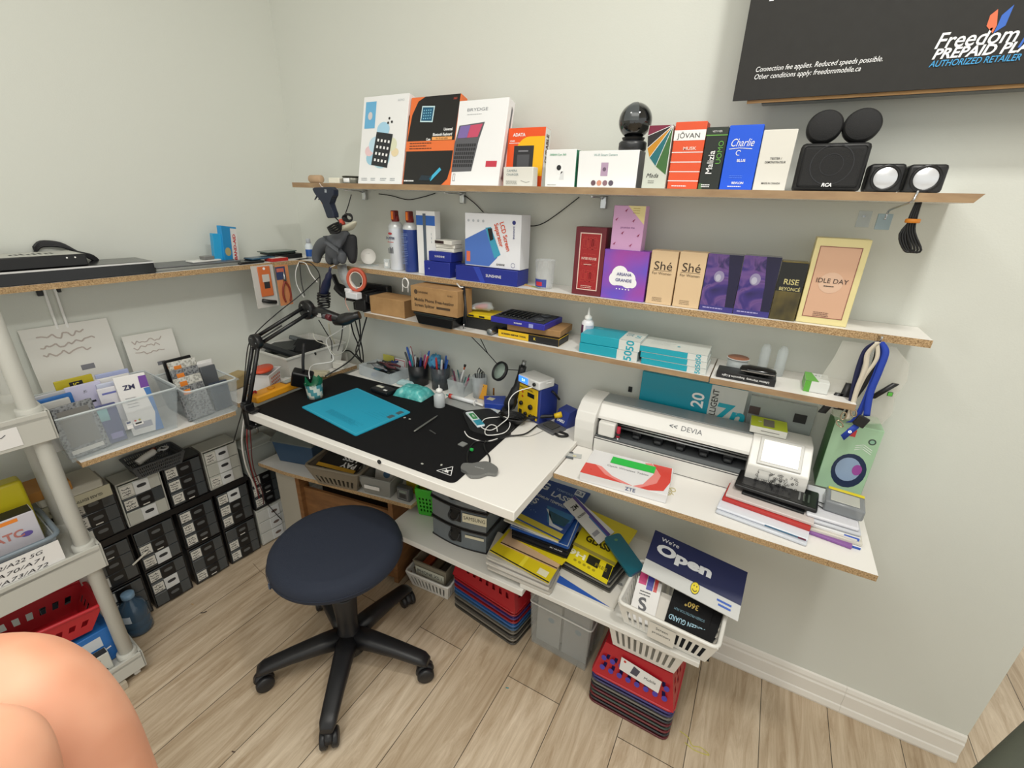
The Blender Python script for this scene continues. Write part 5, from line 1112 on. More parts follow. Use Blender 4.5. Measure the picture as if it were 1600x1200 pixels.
# --- white tub with black things, adapter, basket: on the corner board between wall and desk
lshelf('corner_board', 'white board filling the corner between left wall and desk', 0.01, 0.53, .3, ZD - .001, .016)
bpy.data.objects['corner_board']['category'] = 'shelf'
def open_box(g, w0, d0, w1, d1, h, m, th=.003, lip=0):
    """tapered open container, centred"""
    o0 = [(-w0 / 2, -d0 / 2), (w0 / 2, -d0 / 2), (w0 / 2, d0 / 2), (-w0 / 2, d0 / 2)]; o1 = [(-w1 / 2, -d1 / 2), (w1 / 2, -d1 / 2), (w1 / 2, d1 / 2), (-w1 / 2, d1 / 2)]
    def ins(P, t): return [(x - t * (1 if x > 0 else -1), y - t * (1 if y > 0 else -1)) for x, y in P]
    A = [g.v((x, y, 0)) for x, y in o0]; B = [g.v((x, y, h)) for x, y in o1]; Ci = [g.v((x, y, h)) for x, y in ins(o1, th)]; D = [g.v((x, y, th)) for x, y in ins(o0, th)]
    if lip:
        l1 = [g.v((x, y, h)) for x, y in ins(o1, -lip)]; l2 = [g.v((x, y, h - lip)) for x, y in ins(o1, -lip)]; l3 = [g.v((x, y, h - lip)) for x, y in ins(o1, 0)]
        for i in range(4):
            j = (i + 1) % 4; g.face([B[i], B[j], l1[j], l1[i]][::-1], m); g.face([l1[i], l1[j], l2[j], l2[i]][::-1], m); g.face([l2[i], l2[j], l3[j], l3[i]][::-1], m)
    g.face(A[::-1], m); g.face(D, m)
    for i in range(4):
        j = (i + 1) % 4
        g.face([A[i], A[j], B[j], B[i]], m); g.face([B[i], B[j], Ci[j], Ci[i]], m); g.face([Ci[i], Ci[j], D[j], D[i]], m)
    bmesh.ops.recalc_face_normals(g.bm, faces=g.bm.faces)
ct = lw(.2, .15, ZD)
t = thing('white_tub', 'large white plastic tub full of black gadgets in the corner behind the boom arm', 'tub', (.135, -.19, ZD + .0003), -.03)
g = G(); open_box(g, .2, .24, .235, .28, .105, mat('d9d8d2', .35), .003, .006); g.build('tub_body', t)
TB = Vector((.135, -.19, ZD + .085))
for i, (dx, dy, dz, sx, sy, rz, rx, c_, lb) in enumerate(((-.05, -.02, .01, .11, .07, .5, .2, '2d3030', 'dark grey rounded gadget at the left of the white tub'), (.05, .0, .02, .1, .06, .3, .5, '15161a', 'tilted square black gadget at the right of the white tub'), (.0, -.04, .012, .16, .02, .15, .1, '26282c', 'long black bar lying across the front of the white tub'), (-.02, .03, .016, .12, .04, .6, -.3, '4a5050', 'grey green bottle-shaped gadget at the back of the white tub'))):
    g = G(); sx *= 1.2; sy *= 1.25; g.box(-sx / 2, -sy / 2, -.009, sx / 2, sy / 2, .009, mat(c_, .35), .004)
    o = g.build('gadget', None, TB + Vector((dx, dy * 2, dz))); o.rotation_euler = (rx, .15 * (i - 1), rz); tag(o, lb, 'gadget')
p = at((476, 582), ZD + .05)
t = thing('power_adapter', 'black power adapter brick hanging in front of the white tub', 'adapter', (aty((474, 577), -.36).x, -.37, ZD + .062)); t.rotation_euler = (.3, .3, .7); t.scale = (1.5, 1.5, 1.5)
g = G(); g.box(-.024, -.013, -.022, .024, .013, .022, mat('111113', .35), .004); g.build('brick', t)
g = G(); g.tube([(0, 0, .022), (-.006, .01, .05), (-.012, .03, .085)], .0035, BLACK, 8, smooth_path=3); g.build('cord', t)
for (px, s_, c_, lb, r_) in (((528, 573), (.05, .035, .03), 'e2e0d8', 'white plug block at the back left corner of the desk', .3), ((497, 585), (.07, .03, .02), 'd9d2b4', 'cream box lying before the white tub', .5), ((450, 597), (.06, .035, .02), 'd6d6d2', 'clear and white plastic box left of the striped cup', .45)):
    p = at(px, ZD + .01); g = G(); g.box(-s_[0] / 2, -s_[1] / 2, 0, s_[0] / 2, s_[1] / 2, s_[2], mat(c_, .4), .003); tag(g.build('small_box', None, (p.x, p.y + .012, zd + (.0024 if p.x > .5 else 0)), r_), lb, 'box')
p = at((417, 606), ZD)
t = thing('orange_lid_basket', 'small white perforated basket with an orange red lid beside the boom arm', 'basket', (p.x, p.y, ZD + .0003), PI / 2 + .55)
g = G(); open_box(g, .09, .07, .1, .08, .07, mat('dedede', .4), .002, .003)
for i in range(6):
    for j in range(3): g.push(FR('F', 0, 0, 0)); g.push(Matrix.Translation((0, 0, .0385 + .0012 * j))); g.rect(-.036 + i * .013, .02 + .014 * j, -.028 + i * .013, .028 + .014 * j, mat('c46a4a', .5)); g.pop(); g.pop()
g.build('basket', t)
g = G(); g.push(Matrix.Translation((0, 0, .072))); g.push(Matrix.Diagonal((1.1, .75, 1, 1))); g.cyl(.042, 0, .012, mat('d8502e', .4), 28, .003); g.pop(); g.pop(); g.build('lid', t)

# ---------------------------------------------------------------- boom arm
base = at((386, 652), ZD)
base = Vector((.355, -.578, ZD))
t = thing('boom_arm', 'black folding boom arm clamped to the left front corner of the desk', 'boom arm', base)
def bq(px, y): v_ = aty(px, y); return v_ - base
K = mat('121214', .35)
E1 = bq((400, 534), -.50); H1 = bq((480, 484), -.34); B1 = bq((384, 634), -.572)
g = G(); g.box(-.018, -.012, -.065, .006, .022, .03, K, .003); g.box(-.012, -.012, .0045, .035, .022, .014, K, .002); g.box(-.012, -.012, -.05, .035, .022, -.042, K, .002); g.tube([(.022, .006, -.075), (.022, .006, -.0405)], .004, STEEL, 8)
g.tube([(-.004, .005, .0), B1 + Vector((0, 0, -.01)), B1], [.013, .012, .012], K, 10); g.build('clamp', t)
def bar2(name, A, B, off, spring=True):
    g = G(); d = (B - A); n_ = d.cross(Vector((0, 1, 0))).normalized() * off
    for s_ in (-1, 1): g.tube([A + n_ * s_, B + n_ * s_], .0068, K, 8)
    g.build(name, t)
    if spring:
        g = G(); m_ = A + d * .08; e_ = A + d * .5; N_ = 90
        sd = d.normalized(); u1 = sd.orthogonal().normalized(); u2 = sd.cross(u1)
        g.tube([m_ + (e_ - m_) * (i / N_) + u1 * .0035 * math.cos(i * 1.6) + u2 * .0035 * math.sin(i * 1.6) for i in range(N_ + 1)], .001, DKGREY, 5); g.build('spring', t)
bar2('lower_arm', B1, E1, .0145); bar2('upper_arm', E1, H1, .0145)
for c_, nm, r_ in ((B1, 'base_joint', .016), (E1, 'elbow_joint', .027), (H1, 'head_joint', .034)):
    g = G(); g.push(Matrix.Translation(c_) @ Matrix.Rotation(PI / 2, 4, 'X')); g.cyl(r_, -.011, .011, K, 24, .002); g.pop()
    for a_ in (0, 2.1, 4.2):
        g.push(Matrix.Translation(c_ + Vector((r_ * .6 * math.cos(a_), -.0112, r_ * .6 * math.sin(a_)))) @ Matrix.Rotation(PI / 2, 4, 'X')); g.cyl(.0024, 0, .0015, CHROME, 10); g.pop()
    g.build(nm, t)
g = G(); H2 = bq((535, 500), -.31); H3 = bq((562, 492), -.28)
g.tube([H1, H1 + (H2 - H1) * .5 + Vector((0, 0, .004)), H2], [.016, .018, .016], K, 10); g.tube([H2 + Vector((-.03, 0, -.006)), H2, H3], [.018, .021, .014], K, 12, smooth_path=3); g.build('head_bracket', t)
g = G(); d0 = bq((506, 489), -.32); g.tube([d0 + Vector((-.03, -.012, -.002)), d0 + Vector((.03, -.012, -.007))], .011, mat('3c3c40', .4), 10); g.box(d0.x - .008, d0.y - .0245, d0.z - .01, d0.x + .014, d0.y - .023, d0.z + .004, mat('b8b8b4', .4)); g.tube([d0 + Vector((.03, -.012, -.007)), d0 + Vector((.05, -.012, -.009))], .0115, mat('5a1a22', .4), 10); g.build('motor_grip', t)
# black soldering handle wrapped in cable over the head, black adapter cluster
p = aty((512, 440), -.2)
t = thing('hanging_iron', 'dark blue handled tool with wound black cable hanging above the boom arm head', 'tool', (p.x, -.2, p.z))
def hq(px, y=-.2): v_ = aty(px, y); return Vector((v_.x - p.x, y + .2, v_.z - p.z))
g = G(); g.tube([hq((516, 418)), hq((514, 430)), hq((508, 450)), hq((505, 462))], [.005, .012, .016, .014], mat('1c2140', .4), 14, smooth_path=3); g.build('handle', t)
g = G()
for k in range(6):
    c_ = hq((506, 459 + 4 * k)); g.tube([c_ + Vector(((.024 + .003 * math.sin(k)) * math.cos(i * PI / 6), .02 * math.sin(i * PI / 6), .002 * math.sin(i + k))) for i in range(12)], .0032, BLACK, 7, closed=True)
g.build('wound_cable', t)
g = G(); g.tube([hq((516, 418)), Vector((hq((516, 412)).x, .05, hq((516, 412)).z)), Vector((hq((516, 405)).x, .066, hq((516, 408)).z + .004))], .0016, CHROME, 6); g.build('hook', t)
p = aty((560, 476), -.16)
q9 = aty((553, 474), -.195)
t = thing('adapter_cluster', 'cluster of black power adapters on a strip above the arm head', 'power strip', (q9.x, -.17, q9.z))
g = G(); g.box(-.095, .1, -.07, .05, .1285, .05, mat('141416', .4), .004); g.build('power_strip', t)
for i, (x, z_, s_) in enumerate(((-.055, .015, .036), (-.008, -.012, .042), (.034, .012, .036), (-.045, -.028, .032))):
    g = G(); g.box(x - s_ / 2 - .006, .0 + .01 * i, z_ - s_ / 2, x + s_ / 2 + .006, .0995, z_ + s_ / 2, mat(('101012', '17171a', '1d1e22', '0f1012')[i], .35), .004); g.build('adapter', t)
g = G(); g.box(-.036, -.03, .016, .022, -.002, .04, mat('e0e0e2', .35), .003); g.box(-.05, -.02, .036, -.02, -.002, .05, mat('e0e0e2', .35), .003); g.build('white_plug', t)
g = G(); g.tube([(-.028, 0, .026), (-.05, -.01, .018), (-.055, -.015, -.005), (-.035, -.02, -.035)], .0015, mat('d8a898', .4), 6, smooth_path=4); g.build('pink_wire', t)
g = G(); g.box(-.02, .012, -.0, .03, .03, .03, BLACK, .003); g.box(-.01, .02, .018, .004, .1, .034, BLACK, .002); g.build('plug_body', t)
g = G(); A = aty((548, 412), -.1); g.strip([Vector((.0, 0, 0)), aty((552, 432), -.12) - A, aty((566, 450), -.13) - A], (.05, 0, .01), mat('c4c8ca', .2, alpha=.6), .0015); tag(g.build('plastic_sleeve', None, A + Vector((0, -.045, 0))), 'pale translucent sleeve hanging behind the orange tape roll', 'sleeve')
g = G(); A = aty((520, 425), -.12); g.tube([Vector(), aty((530, 445), -.12) - A, aty((552, 462), -.12) - A, aty((590, 462), -.12) - A], [.012, .03, .026, .012], BLACK, 12, flat=.4, smooth_path=4); tag(g.build('black_bracket', None, A + Vector((0, 0, -.01))), 'curved black bracket behind the hanging iron and tape roll', 'bracket')
# cables hanging around the arm
CG = 'hanging black cables'
def hc(lb, pxs, ys, r, m, group=None, name='cable'):
    P = [aty(p_, ys[min(i, len(ys) - 1)]) for i, p_ in enumerate(pxs)]; return cable(lb, P, r, m, name=name, group=group)
hc('long thin black cable from wall shelf down along the arm to the clamp', [(500, 432), (470, 460), (430, 492), (400, 520), (388, 540), (383, 580), (378, 640), (372, 665), (365, 690)], [-.2, -.3, -.38, -.43, -.45, -.46, -.56, -.57, -.57], .0019, BLACK)
for i, (pl, lb) in enumerate((([(547, 496), (552, 520), (560, 540), (564, 566)], 'left thick black cable hanging straight down from the adapters'), ([(553, 494), (560, 520), (566, 545), (568, 566)], 'middle thick black cable hanging straight down from the adapters'), ([(561, 494), (563, 525), (556, 550), (567, 565)], 'right crossing black cable hanging down from the adapters'), ([(574, 492), (566, 520), (560, 545), (545, 565), (508, 588)], 'black cable swinging from adapters left to the desk'))):
    hc(lb, pl, [-.12, -.1, -.08, -.05, -.12] if i < 3 else [-.12, -.12, -.14, -.2, -.3], .0028, BLACK)
hc('black cable coming out of the wall socket plug', [(530, 550), (545, 548), (555, 556), (565, 566)], [-.03, -.03, -.04, -.05], .0035, BLACK)
hc('black cable from the arm head down to the tub', [(498, 500), (510, 520), (518, 535), (518, 560)], [-.27, -.24, -.2, -.2], .0018, BLACK)
hc('thin black cable from the arm grip down behind the tub', [(536, 505), (533, 530), (528, 548)], [-.27, -.2, -.1], .002, BLACK)
hc('white cable looping from the arm head to the striped cup', [(540, 510), (525, 520), (512, 528), (510, 535), (516, 550), (520, 556), (518, 565), (490, 570), (483, 580), (484, 592)], [-.26, -.25, -.25, -.25, -.25, -.25, -.26, -.3, -.36, -.38], .0016, WHITE)
hc('white cable falling in a long loop behind the arm', [(545, 498), (547, 520), (540, 545), (528, 555), (520, 552), (512, 540), (494, 532), (489, 520)], [-.2], .0016, mat('d8d6c8', .4))
hc('cream cable pair hanging behind the white cable', [(513, 505), (516, 520), (522, 535), (526, 548)], [-.12, -.1, -.08, -.06], .0028, mat('d6d2ba', .45))
hc('white cable loop hanging from the middle shelf beside the pliers', [(467, 410), (462, 425), (464, 445), (475, 465)], [-.14, -.16, -.16, -.16], .0017, WHITE)
hc('second white cable slanting from the middle shelf to the hanging tool', [(467, 409), (478, 412), (486, 428), (496, 441)], [-.14, -.16, -.17, -.18], .0019, WHITE)
hc('black cable arching between the shelf edge and the hanging tool', [(468, 410), (471, 440), (476, 462)], [-.14, -.16, -.17], .0019, BLACK)
hc('curved black cable over the shelf edge to the arm head', [(470, 411), (484, 410), (497, 424), (500, 440), (498, 468)], [-.14, -.15, -.17, -.18, -.22], .0022, BLACK)
hc('red lead hanging down beside the desk corner', [(387, 655), (386, 690), (392, 730), (402, 765), (410, 800), (420, 832)], [-.545, -.55, -.52, -.47, -.42, -.4], .0022, mat('8a2226', .4))
hc('second dark red lead twisted with the first beside the desk corner', [(390, 652), (392, 690), (396, 730), (410, 770), (414, 800), (432, 838)], [-.545, -.56, -.53, -.47, -.42, -.4], .002, mat('5a1c20', .4))
hc('white cable hanging from the clamp to the floor drawers', [(382, 650), (378, 690), (385, 730), (401, 770), (399, 810), (410, 835), (436, 846)], [-.55, -.55, -.52, -.46, -.44, -.42, -.4], .0032, mat('efefec', .4))
hc('thin black wire left of the red lead', [(384, 660), (384, 700), (400, 760), (420, 790), (440, 812)], [-.54, -.53, -.46, -.42, -.38], .0017, BLACK)
# wall socket
p = aty((533, 558), 0)
t = thing('wall_socket', 'white wall socket box above the desk corner', 'socket', (p.x + .012, -.0005, p.z - .02))
g = G(); g.box(-.035, -.012, -.03, .035, 0, .05, mat('e6e4de', .35), .003); g.build('plate', t)
g = G(); g.push(FR('F', 0, 0, 0)); g.push(Matrix.Translation((0, 0, .0122))); [g.rect(x, .0, x + .003, .012, INK) for x in (-.012, .0)]; g.pop(); g.pop(); g.build('slots', t)
# ---------------------------------------------------------------- the cutting machine
zc = ZC + .0004
CW_ = mat('dedcd7', .32); CG_ = mat('8f9496', .35, metal=.3); CD = mat('4c4f52', .45)
pL = at((903, 694), zc); pR = at((1206, 764), zc)     # front foot line
y0c = pL.y; x0 = pL.x
f1 = at((937, 701), zc); r1 = aty((1268, 700), -.2)
W_ = .63
xL = at((901, 690), zc).x; L0 = Vector((xL, -.165, zc))
t = thing('cutting_machine', 'long white cutting machine with grey top standing on the side counter', 'cutter', L0)
def cx(px, y): return aty(px, y).x - xL
capL = cx((962, 640), -.2); bR0 = 1.878 - xL; bR1 = 2.018 - xL
Ht = .152
def side(x0_, x1_, g, m, prof_):
    A = [g.v((x0_, y, z)) for y, z in prof_]; B = [g.v((x1_, y, z)) for y, z in prof_]
    g.face(A[::-1], m); g.face(B, m)
    for i in range(len(prof_)):
        j = (i + 1) % len(prof_); g.face([A[i], A[j], B[j], B[i]], m, False)
    bmesh.ops.recalc_face_normals(g.bm, faces=g.bm.faces)
PRF = [(0, 0), (-.01, .03), (-.014, .07), (-.012, .098), (.0, .122), (.03, .145), (.055, Ht), (.128, Ht - .002), (.134, Ht - .012), (.134, 0)]
PRR = [(0, 0), (-.01, .03), (-.014, .07), (-.012, .094), (.052, .15), (.06, Ht), (.128, Ht - .002), (.134, Ht - .012), (.134, 0)]
g = G(); side(0, .062, g, CW_, PRF); bmesh.ops.bevel(g.bm, geom=[e for e in g.bm.edges], offset=.003, segments=2, profile=.5, affect='EDGES'); g.build('left_end_cap', t)
g = G(); side(bR0, bR1, g, CW_, PRR); bmesh.ops.bevel(g.bm, geom=[e for e in g.bm.edges], offset=.003, segments=2, profile=.5, affect='EDGES')
n_ = Vector((0, -(Ht - .008 - .055), .04)).normalized()
g.build('right_end_cap', t)
# control panel lies on the sloping front of the right cap
slope = math.atan2(.056, .064)
PM_ = Matrix.Translation((bR0, -.012, .094)) @ Matrix.Rotation(slope, 4, 'X'); SL = math.hypot(.064, .056); CWd = bR1 - bR0
g = G(); g.push(PM_ @ Matrix.Translation((0, 0, .0032))); g.box(CWd * .14, SL * .08, -.002, CWd * .86, SL * 1.0, .002, mat('cdccc8', .4), .0015); g.box(CWd * .19, SL * .16, .0021, CWd * .81, SL * .92, .0035, mat('f4f2e8', .3, emit=.25), .001); g.pop(); g.build('screen', t)
g = G(); g.push(Matrix.Translation((bR0, -.0149, .05)) @ Matrix.Rotation(PI / 2, 4, 'X'))
R = random.Random(9)
for i in range(90):
    u = R.uniform(CWd * .18, CWd * .85); v_ = R.uniform(.002, .036)
    if abs(u - CWd * .3) < .014 and v_ > .01: continue
    g.ring(u, v_, .0022, .0032, INK, 1 + .02 * i, 7, a0=R.uniform(0, 6), a1=R.uniform(6.5, 10))
g.frame_(CWd * .2, .012, CWd * .4, .038, .001, mat('9a9a98', .4), 4)
g.pop(); g.build('patterned_sticker', t)
g = G()
PRT = [(.018, .104), (.02, .112), (.046, .142), (.058, .1455), (.125, .1455), (.125, .1), (.03, .1)]
side(.0622, bR0 - .0002, g, CW_, PRT); g.build('top_cover', t)
g = G(); g.box(.063, .06, .1458, bR0 - .001, .125, .149, CG_, .001); g.build('grey_lid', t)
g = G(); a1 = math.atan2(.03, .026); g.push(Matrix.Translation((cx((1083, 661), -.13), .02, .112)) @ Matrix.Rotation(a1, 4, 'X')); g.text('DEVIA', .0, .02, .021, mat('5a5c60', .4), 2, .0); g.text('<<', -.05, .02, .02, mat('5a5c60', .4), 2, .02); g.pop(); g.build('lettering', t)
g = G(); g.box(.063, .09, .0, bR0 - .001, .133, .0995, mat('1d1f22', .5)); g.box(.063, .03, .0, bR0 - .001, .0895, .047, CD); g.box(.063, .004, .0, bR0 - .001, .0295, .05, mat('74787a', .4), .001); g.box(.063, -.006, .0, bR0 - .001, .0035, .048, CW_, .002); g.build('bed', t)
g = G(); g.tube([(.063, .04, .088), (bR0 - .001, .04, .088)], .003, CHROME, 8); g.tube([(.063, .046, .076), (bR0 - .001, .046, .076)], .0035, mat('b8babc', .3, metal=.8), 8); g.build('rail', t)
g = G(); g.box(.07, .004, .053, .122, .038, .1, CW_, .005); g.build('carriage', t)
g = G(); g.push(Matrix.Translation((.132, .014, .018))); g.cyl(.006, .04, .075, mat('b01c38', .3), 14, .001); g.pop(); g.push(Matrix.Translation((.132, .014, .016))); g.cyl(.0085, .05, .056, BLACK, 14, .001); g.cyl(.0045, .036, .0405, STEEL, 12); g.pop(); g.build('blade_holder', t)
for k in range(5):
    x = .165 + k * (bR0 - .2) / 4.4; g = G(); g.box(x, .052, .0472, x + .028, .075, .07, mat('121316', .4), .003); g.push(Matrix.Translation((x + .014, .049, .0555)) @ Matrix.Rotation(PI / 2, 4, 'Y')); g.cyl(.007, -.01, .01, mat('2c2e30', .5), 14, .001); g.pop(); g.build('pinch_roller', t)
# lime box on the right cap
p = aty((1205, 668), -.13)
t2 = pack('lime_box', 'white box with lime green top lying on the right end of the cutting machine', 'box', (xL + bR0 - .012, -.105, zc + Ht + .0012), .088, .07, .02, mat('dcdcd4', .4), rot=.02, T=lambda g, w, d: (g.rect(0, 0, w, d, mat('c2d22a', .4)), g.rect(w * .35, d * .15, w * .65, d * .85, mat('7a7468', .4), 2), g.rect(w * .2, d * .5, w * .3, d * .55, WP, 2)), F=lambda g, w, h: g.line([(w * .3, h * .5), (w * .8, h * .5)], h * .08, mat('5a5a58', .5)))
# ---------------------------------------------------------------- behind the machine
a = aty((1001, 617), -.03); tl = aty((1003, 580), -.03); b = aty((1163, 650), -.03)
def pr(g, w, h):
    LG = mat('c4c9c5', .45); g.rect(w * .68, 0, w, h, LG); g.text('20', w * .58, h * .76, h * .2, WP, 2, .02, rot=PI / 2); g.text('INTELLIGENT', w * .73, h * .68, h * .1, INK, 2, .01, rot=PI / 2, fit=None, sx=.9)
    g.text('7n', w * .87, h * .64, h * .36, TEAL, 2, .03, .2); g.lines(w * .76, w * .78, h * .6, 6, h * .05, .002, mat('7a8a8a', .5), 2)
pack('film_carton', 'big flat teal and grey carton leaning against the wall behind the cutting machine', 'box', (a.x - .004, -.028, zc + .0003), b.x - a.x, .024, tl.z - zc, mat('0f8fa6', .35), F=pr)
p = aty((1165, 640), -.02); q = aty((1265, 690), -.02)
t = thing('clear_sleeve', 'clear plastic sleeve with two dark labels leaning on the wall right of the carton', 'sleeve', (p.x + .006, -.02, zc + .0003))
g = G(); g.box(0, 0, 0, q.x - p.x - .01, .012, aty((1170, 590), -.02).z - zc - .05, mat('b8c0be', .3, alpha=.5), .001); g.build('sleeve', t)
for (u, v_, s_, c_) in ((.012, aty((1175, 640), -.02).z - zc, .028, '4a3a3a'), ((q.x - p.x) * .72, aty((1240, 652), -.02).z - zc, .03, '1a1a1a')): g = G(); g.box(u - .01, -.0015, v_ - s_ * .45, u - .01 + s_ * 1.0, -.0002, v_ + s_ * .4, mat(c_, .6), .0003); g.build('label', t)
p = aty((985, 608), 0); g = G(); g.box(-.006, -.004, -.009, .006, -.0002, .009, BLACK, .001); tag(g.build('cable_clip', None, (p.x, 0, p.z)), 'tiny black clip stuck on the wall above the cutting machine', 'clip')
# ---------------------------------------------------------------- on the counter front
a = at((905, 750), zc); b = at((1040, 787), zc); d_ = at((1053, 735), zc)
tl = at((905, 752), zc)
an = math.atan2((b - a).y, (b - a).x); w_ = (b - a).length
def tp(g, w, d):
    RR = mat('d8473c', .3); RP = mat('e88a84', .3)
    g.poly([(w * .0, d * .0), (w * .0, d * .4), (w * .12, d * .42), (w * .3, d * .14), (w * .62, d * .0)], RR, 1); g.poly([(w * .12, d * .42), (w * .2, d * .4), (w * .36, d * .16), (w * .62, d * .0), (w * .5, 0), (w * .28, d * .14)], RP, 1.5)
    g.poly([(w * .75, d * .98), (w * .98, d * .98), (w * .999, d * .45), (w * .95, d * .1), (w * .8, 0), (w * .7, 0), (w * .86, d * .3), (w * .88, d * .6)], RR, 1); g.poly([(w * .74, d * .98), (w * .66, d * .94), (w * .8, d * .6), (w * .72, d * .15), (w * .62, 0), (w * .7, 0), (w * .86, d * .3), (w * .88, d * .6)], RP, 1.2)
    g.rect(w * .27, d * .62, w * .8, d * .88, mat('2cc04a', .5), 3); g.text('Optik Wireless Tablet', w * .5, d * .5, d * .09, mat('8a8c90', .4), 2)
zt = .026
pack('tablet_carton', 'flat white ZTE box with red swirls and a green sticker on the counter', 'box', (a.x, a.y, zc), w_, (d_ - b).length * .8, zt, mat('e4e3e4', .3), rot=an, T=tp, F=lambda g, w, h: g.text('ZTE', w * .6, h * .5, h * .6, mat('4a5a86', .4), 2, .01))
p = at((893, 713), zc)
t = thing('phone_chassis', 'small dark phone frame piece with clear film left of the ZTE box', 'frame', (p.x, p.y, zc), .3)
g = G(); g.tube([(-.03, .012, .003), (-.018, .016, .003), (.004, .016, .003)], .003, mat('5a5f62', .4), 6); g.tube([(-.034, .004, .003), (-.028, -.01, .003), (-.004, -.014, .003), (.006, -.016, .003)], .0035, mat('5a5f62', .4), 6); g.tube([(-.034, .004, .003), (-.03, .012, .003)], .003, mat('5a5f62', .4), 6); g.build('frame', t)
g = G(); g.box(-.022, -.008, .0003, .03, .016, .0025, mat('d0d2d0', .2, alpha=.7), .0005); g.box(.004, -.004, .0028, .014, .003, .0035, mat('d8d2a8', .5)); g.build('film', t)
p = at((1046, 768), zc); g = G(); g.tube([(.0, -.02, .0015), (.006, -.012, .0015), (-.004, -.004, .0015), (.005, .006, .0015), (-.003, .014, .0015), (.008, .02, .0015), (.014, .008, .0015), (.004, -.002, .0015), (.013, -.012, .0015)], .0007, mat('c8b860', .4), 5, smooth_path=3); tag(g.build('thin_wire', None, (p.x, p.y, zc)), 'tiny twisted yellowish wire on the counter beside the ZTE box', 'wire')
# stacks of phones and cases at the right end: bottom-up
def slab(name, lb, px, w, d, h, z, m, rot, bev=.003, extra=None, cat='box', yo=0):
    p = at(px, z); g = G(); g.box(0, 0, 0, w, d, h, m, bev)
    if extra: extra(g, w, d, h)
    return tag(g.build(name, None, (p.x, p.y + yo, z), rot), lb, cat)
def prt(fn, k='T'):
    def ex(g, w, d, h): g.push(FR(k, w, d, h)); fn(g, d if k == 'L' else w, d if k == 'T' else h); g.pop()
    return ex
z = zc
slab('phone_case_pack', 'bottom clear white phone case pack of the left pile on the counter', (1117, 802), .2, .075, .009, z, mat('d4d8e0', .25, alpha=.9), -.12, .004, cat='case pack'); z += .0094
slab('phone_case_pack', 'second clear white case pack with a blue tip in the left pile', (1119, 795), .2, .08, .007, z, mat('dcdfe8', .25), -.11, .003, prt(lambda g, w, h: (g.rect(w * .55, h * .3, w * .9, h * .8, mat('3a6a8a', .4)), g.rect(w * .9, h * .2, w * .98, h * .8, mat('6a1a3a', .4))), 'F'), 'case pack'); z += .0074
slab('phone_box', 'red and orange edged box in the left pile on the counter', (1128, 782), .195, .085, .009, z, mat('b8322e', .4), -.12, .001, prt(lambda g, w, h: g.rect(0, 0, w, h, mat('d87838', .4)), 'L')); z += .0094
slab('phone_box', 'pale grey pink flat box near the top of the left pile', (1133, 776), .195, .085, .008, z, mat('cfc4c0', .4), -.1, .002); z += .0084
slab('phone_case_pack', 'black framed screen below the topmost black wallet', (1158, 772), .14, .08, .006, z, mat('18181a', .3), -.1, .002, cat='case pack'); z += .0064
p = at((1146, 762), z)
t = thing('phone_wallet', 'black phone wallet with a cord loop on top of the left pile', 'wallet', (p.x, p.y, z), -.1)
g = G(); g.box(0, 0, 0, .185, .09, .013, mat('121214', .3), .005, seg=3); g.build('wallet', t)
g = G(); g.box(.015, .012, .0132, .125, .076, .0138, mat('1d1d20', .2), .0003); g.push(Matrix.Translation((.03, 0, .0135))); [g.rect(.112 + .01 * i, .02, .116 + .01 * i, .06, STEEL if i != 1 else CHROME, 1) for i in range(3)]; g.pop(); g.build('flap_print', t)
g = G(); g.tube([(.183, .05, .008), (.2, .05, .007), (.213, .042, .003), (.207, .032, .002), (.184, .034, .008)], .0014, BLACK, 6, smooth_path=4); g.build('cord_loop', t)
# right pile
z = zc
slab('screen_pack', 'long clear purple edged pack at the bottom of the right pile', (1248, 829), .105, .05, .008, z, mat('8a5a9e', .35, alpha=.95), -.14, .002, cat='pack'); z += .0084
slab('screen_pack', 'clear white pack with pale writing above the purple pack', (1250, 820), .112, .065, .012, z, mat('d2cec8', .3), -.13, .002, prt(lambda g, w, h: g.lines(w * .2, w * .9, h * .5, 1, 1, h * .1, mat('a89a80', .5)), 'F'), 'pack')
z = zc
sx_, sy_ = at((1345, 790), zc).x, 0
for k, (c_, h_, lb, c2) in enumerate((('e8e8ea', .006, 'bottom white flat pack with blue corner of the back right pile', '2f55b0'), ('d0cbc0', .009, 'grey white pack in the back right pile above the blue cornered one', None), ('dedede', .008, 'white pack with a blue band in the back right pile', '3a5fc0'), ('c4c6cc', .009, 'pale grey rounded case in the back right pile', None), ('d8d8de', .009, 'upper pale rounded case in the back right pile', None))):
    g = G(); w, d = .105, .15
    g.box(-w, -d, 0, 0, 0, h_, mat(c_, .35), .002 if k < 3 else .004)
    if c2: g.push(FR('F', w, d, h_)); g.push(Matrix.Translation((-w, 0, d))); g.rect(w * .7, 0, w * .98, h_, mat(c2, .4)); g.pop(); g.pop()
    o = g.build('phone_box', None, (2.146 - .003 * k, -.125 + .004 * k, z), -.05 + .02 * (k % 2)); tag(o, lb, 'box'); z += h_ + .0006
ZR = z
p = at((1308, 740), ZR)
t = thing('clear_parts_case', 'smoky clear square case with yellow band on the back right pile', 'case', (2.098, -.19, ZR), -.1)
g = G(); g.box(-.04, -.035, 0, .04, .04, .03, mat('8c9094', .2, alpha=.75), .005); g.build('case', t)
g = G(); g.box(-.036, .026, .0302, .038, .037, .0325, mat('e0cc20', .35), .001); g.build('yellow_band', t)
g = G(); g.box(-.03, -.028, .0302, .028, .02, .0318, mat('b8b8b0', .3), .001); g.build('label', t)
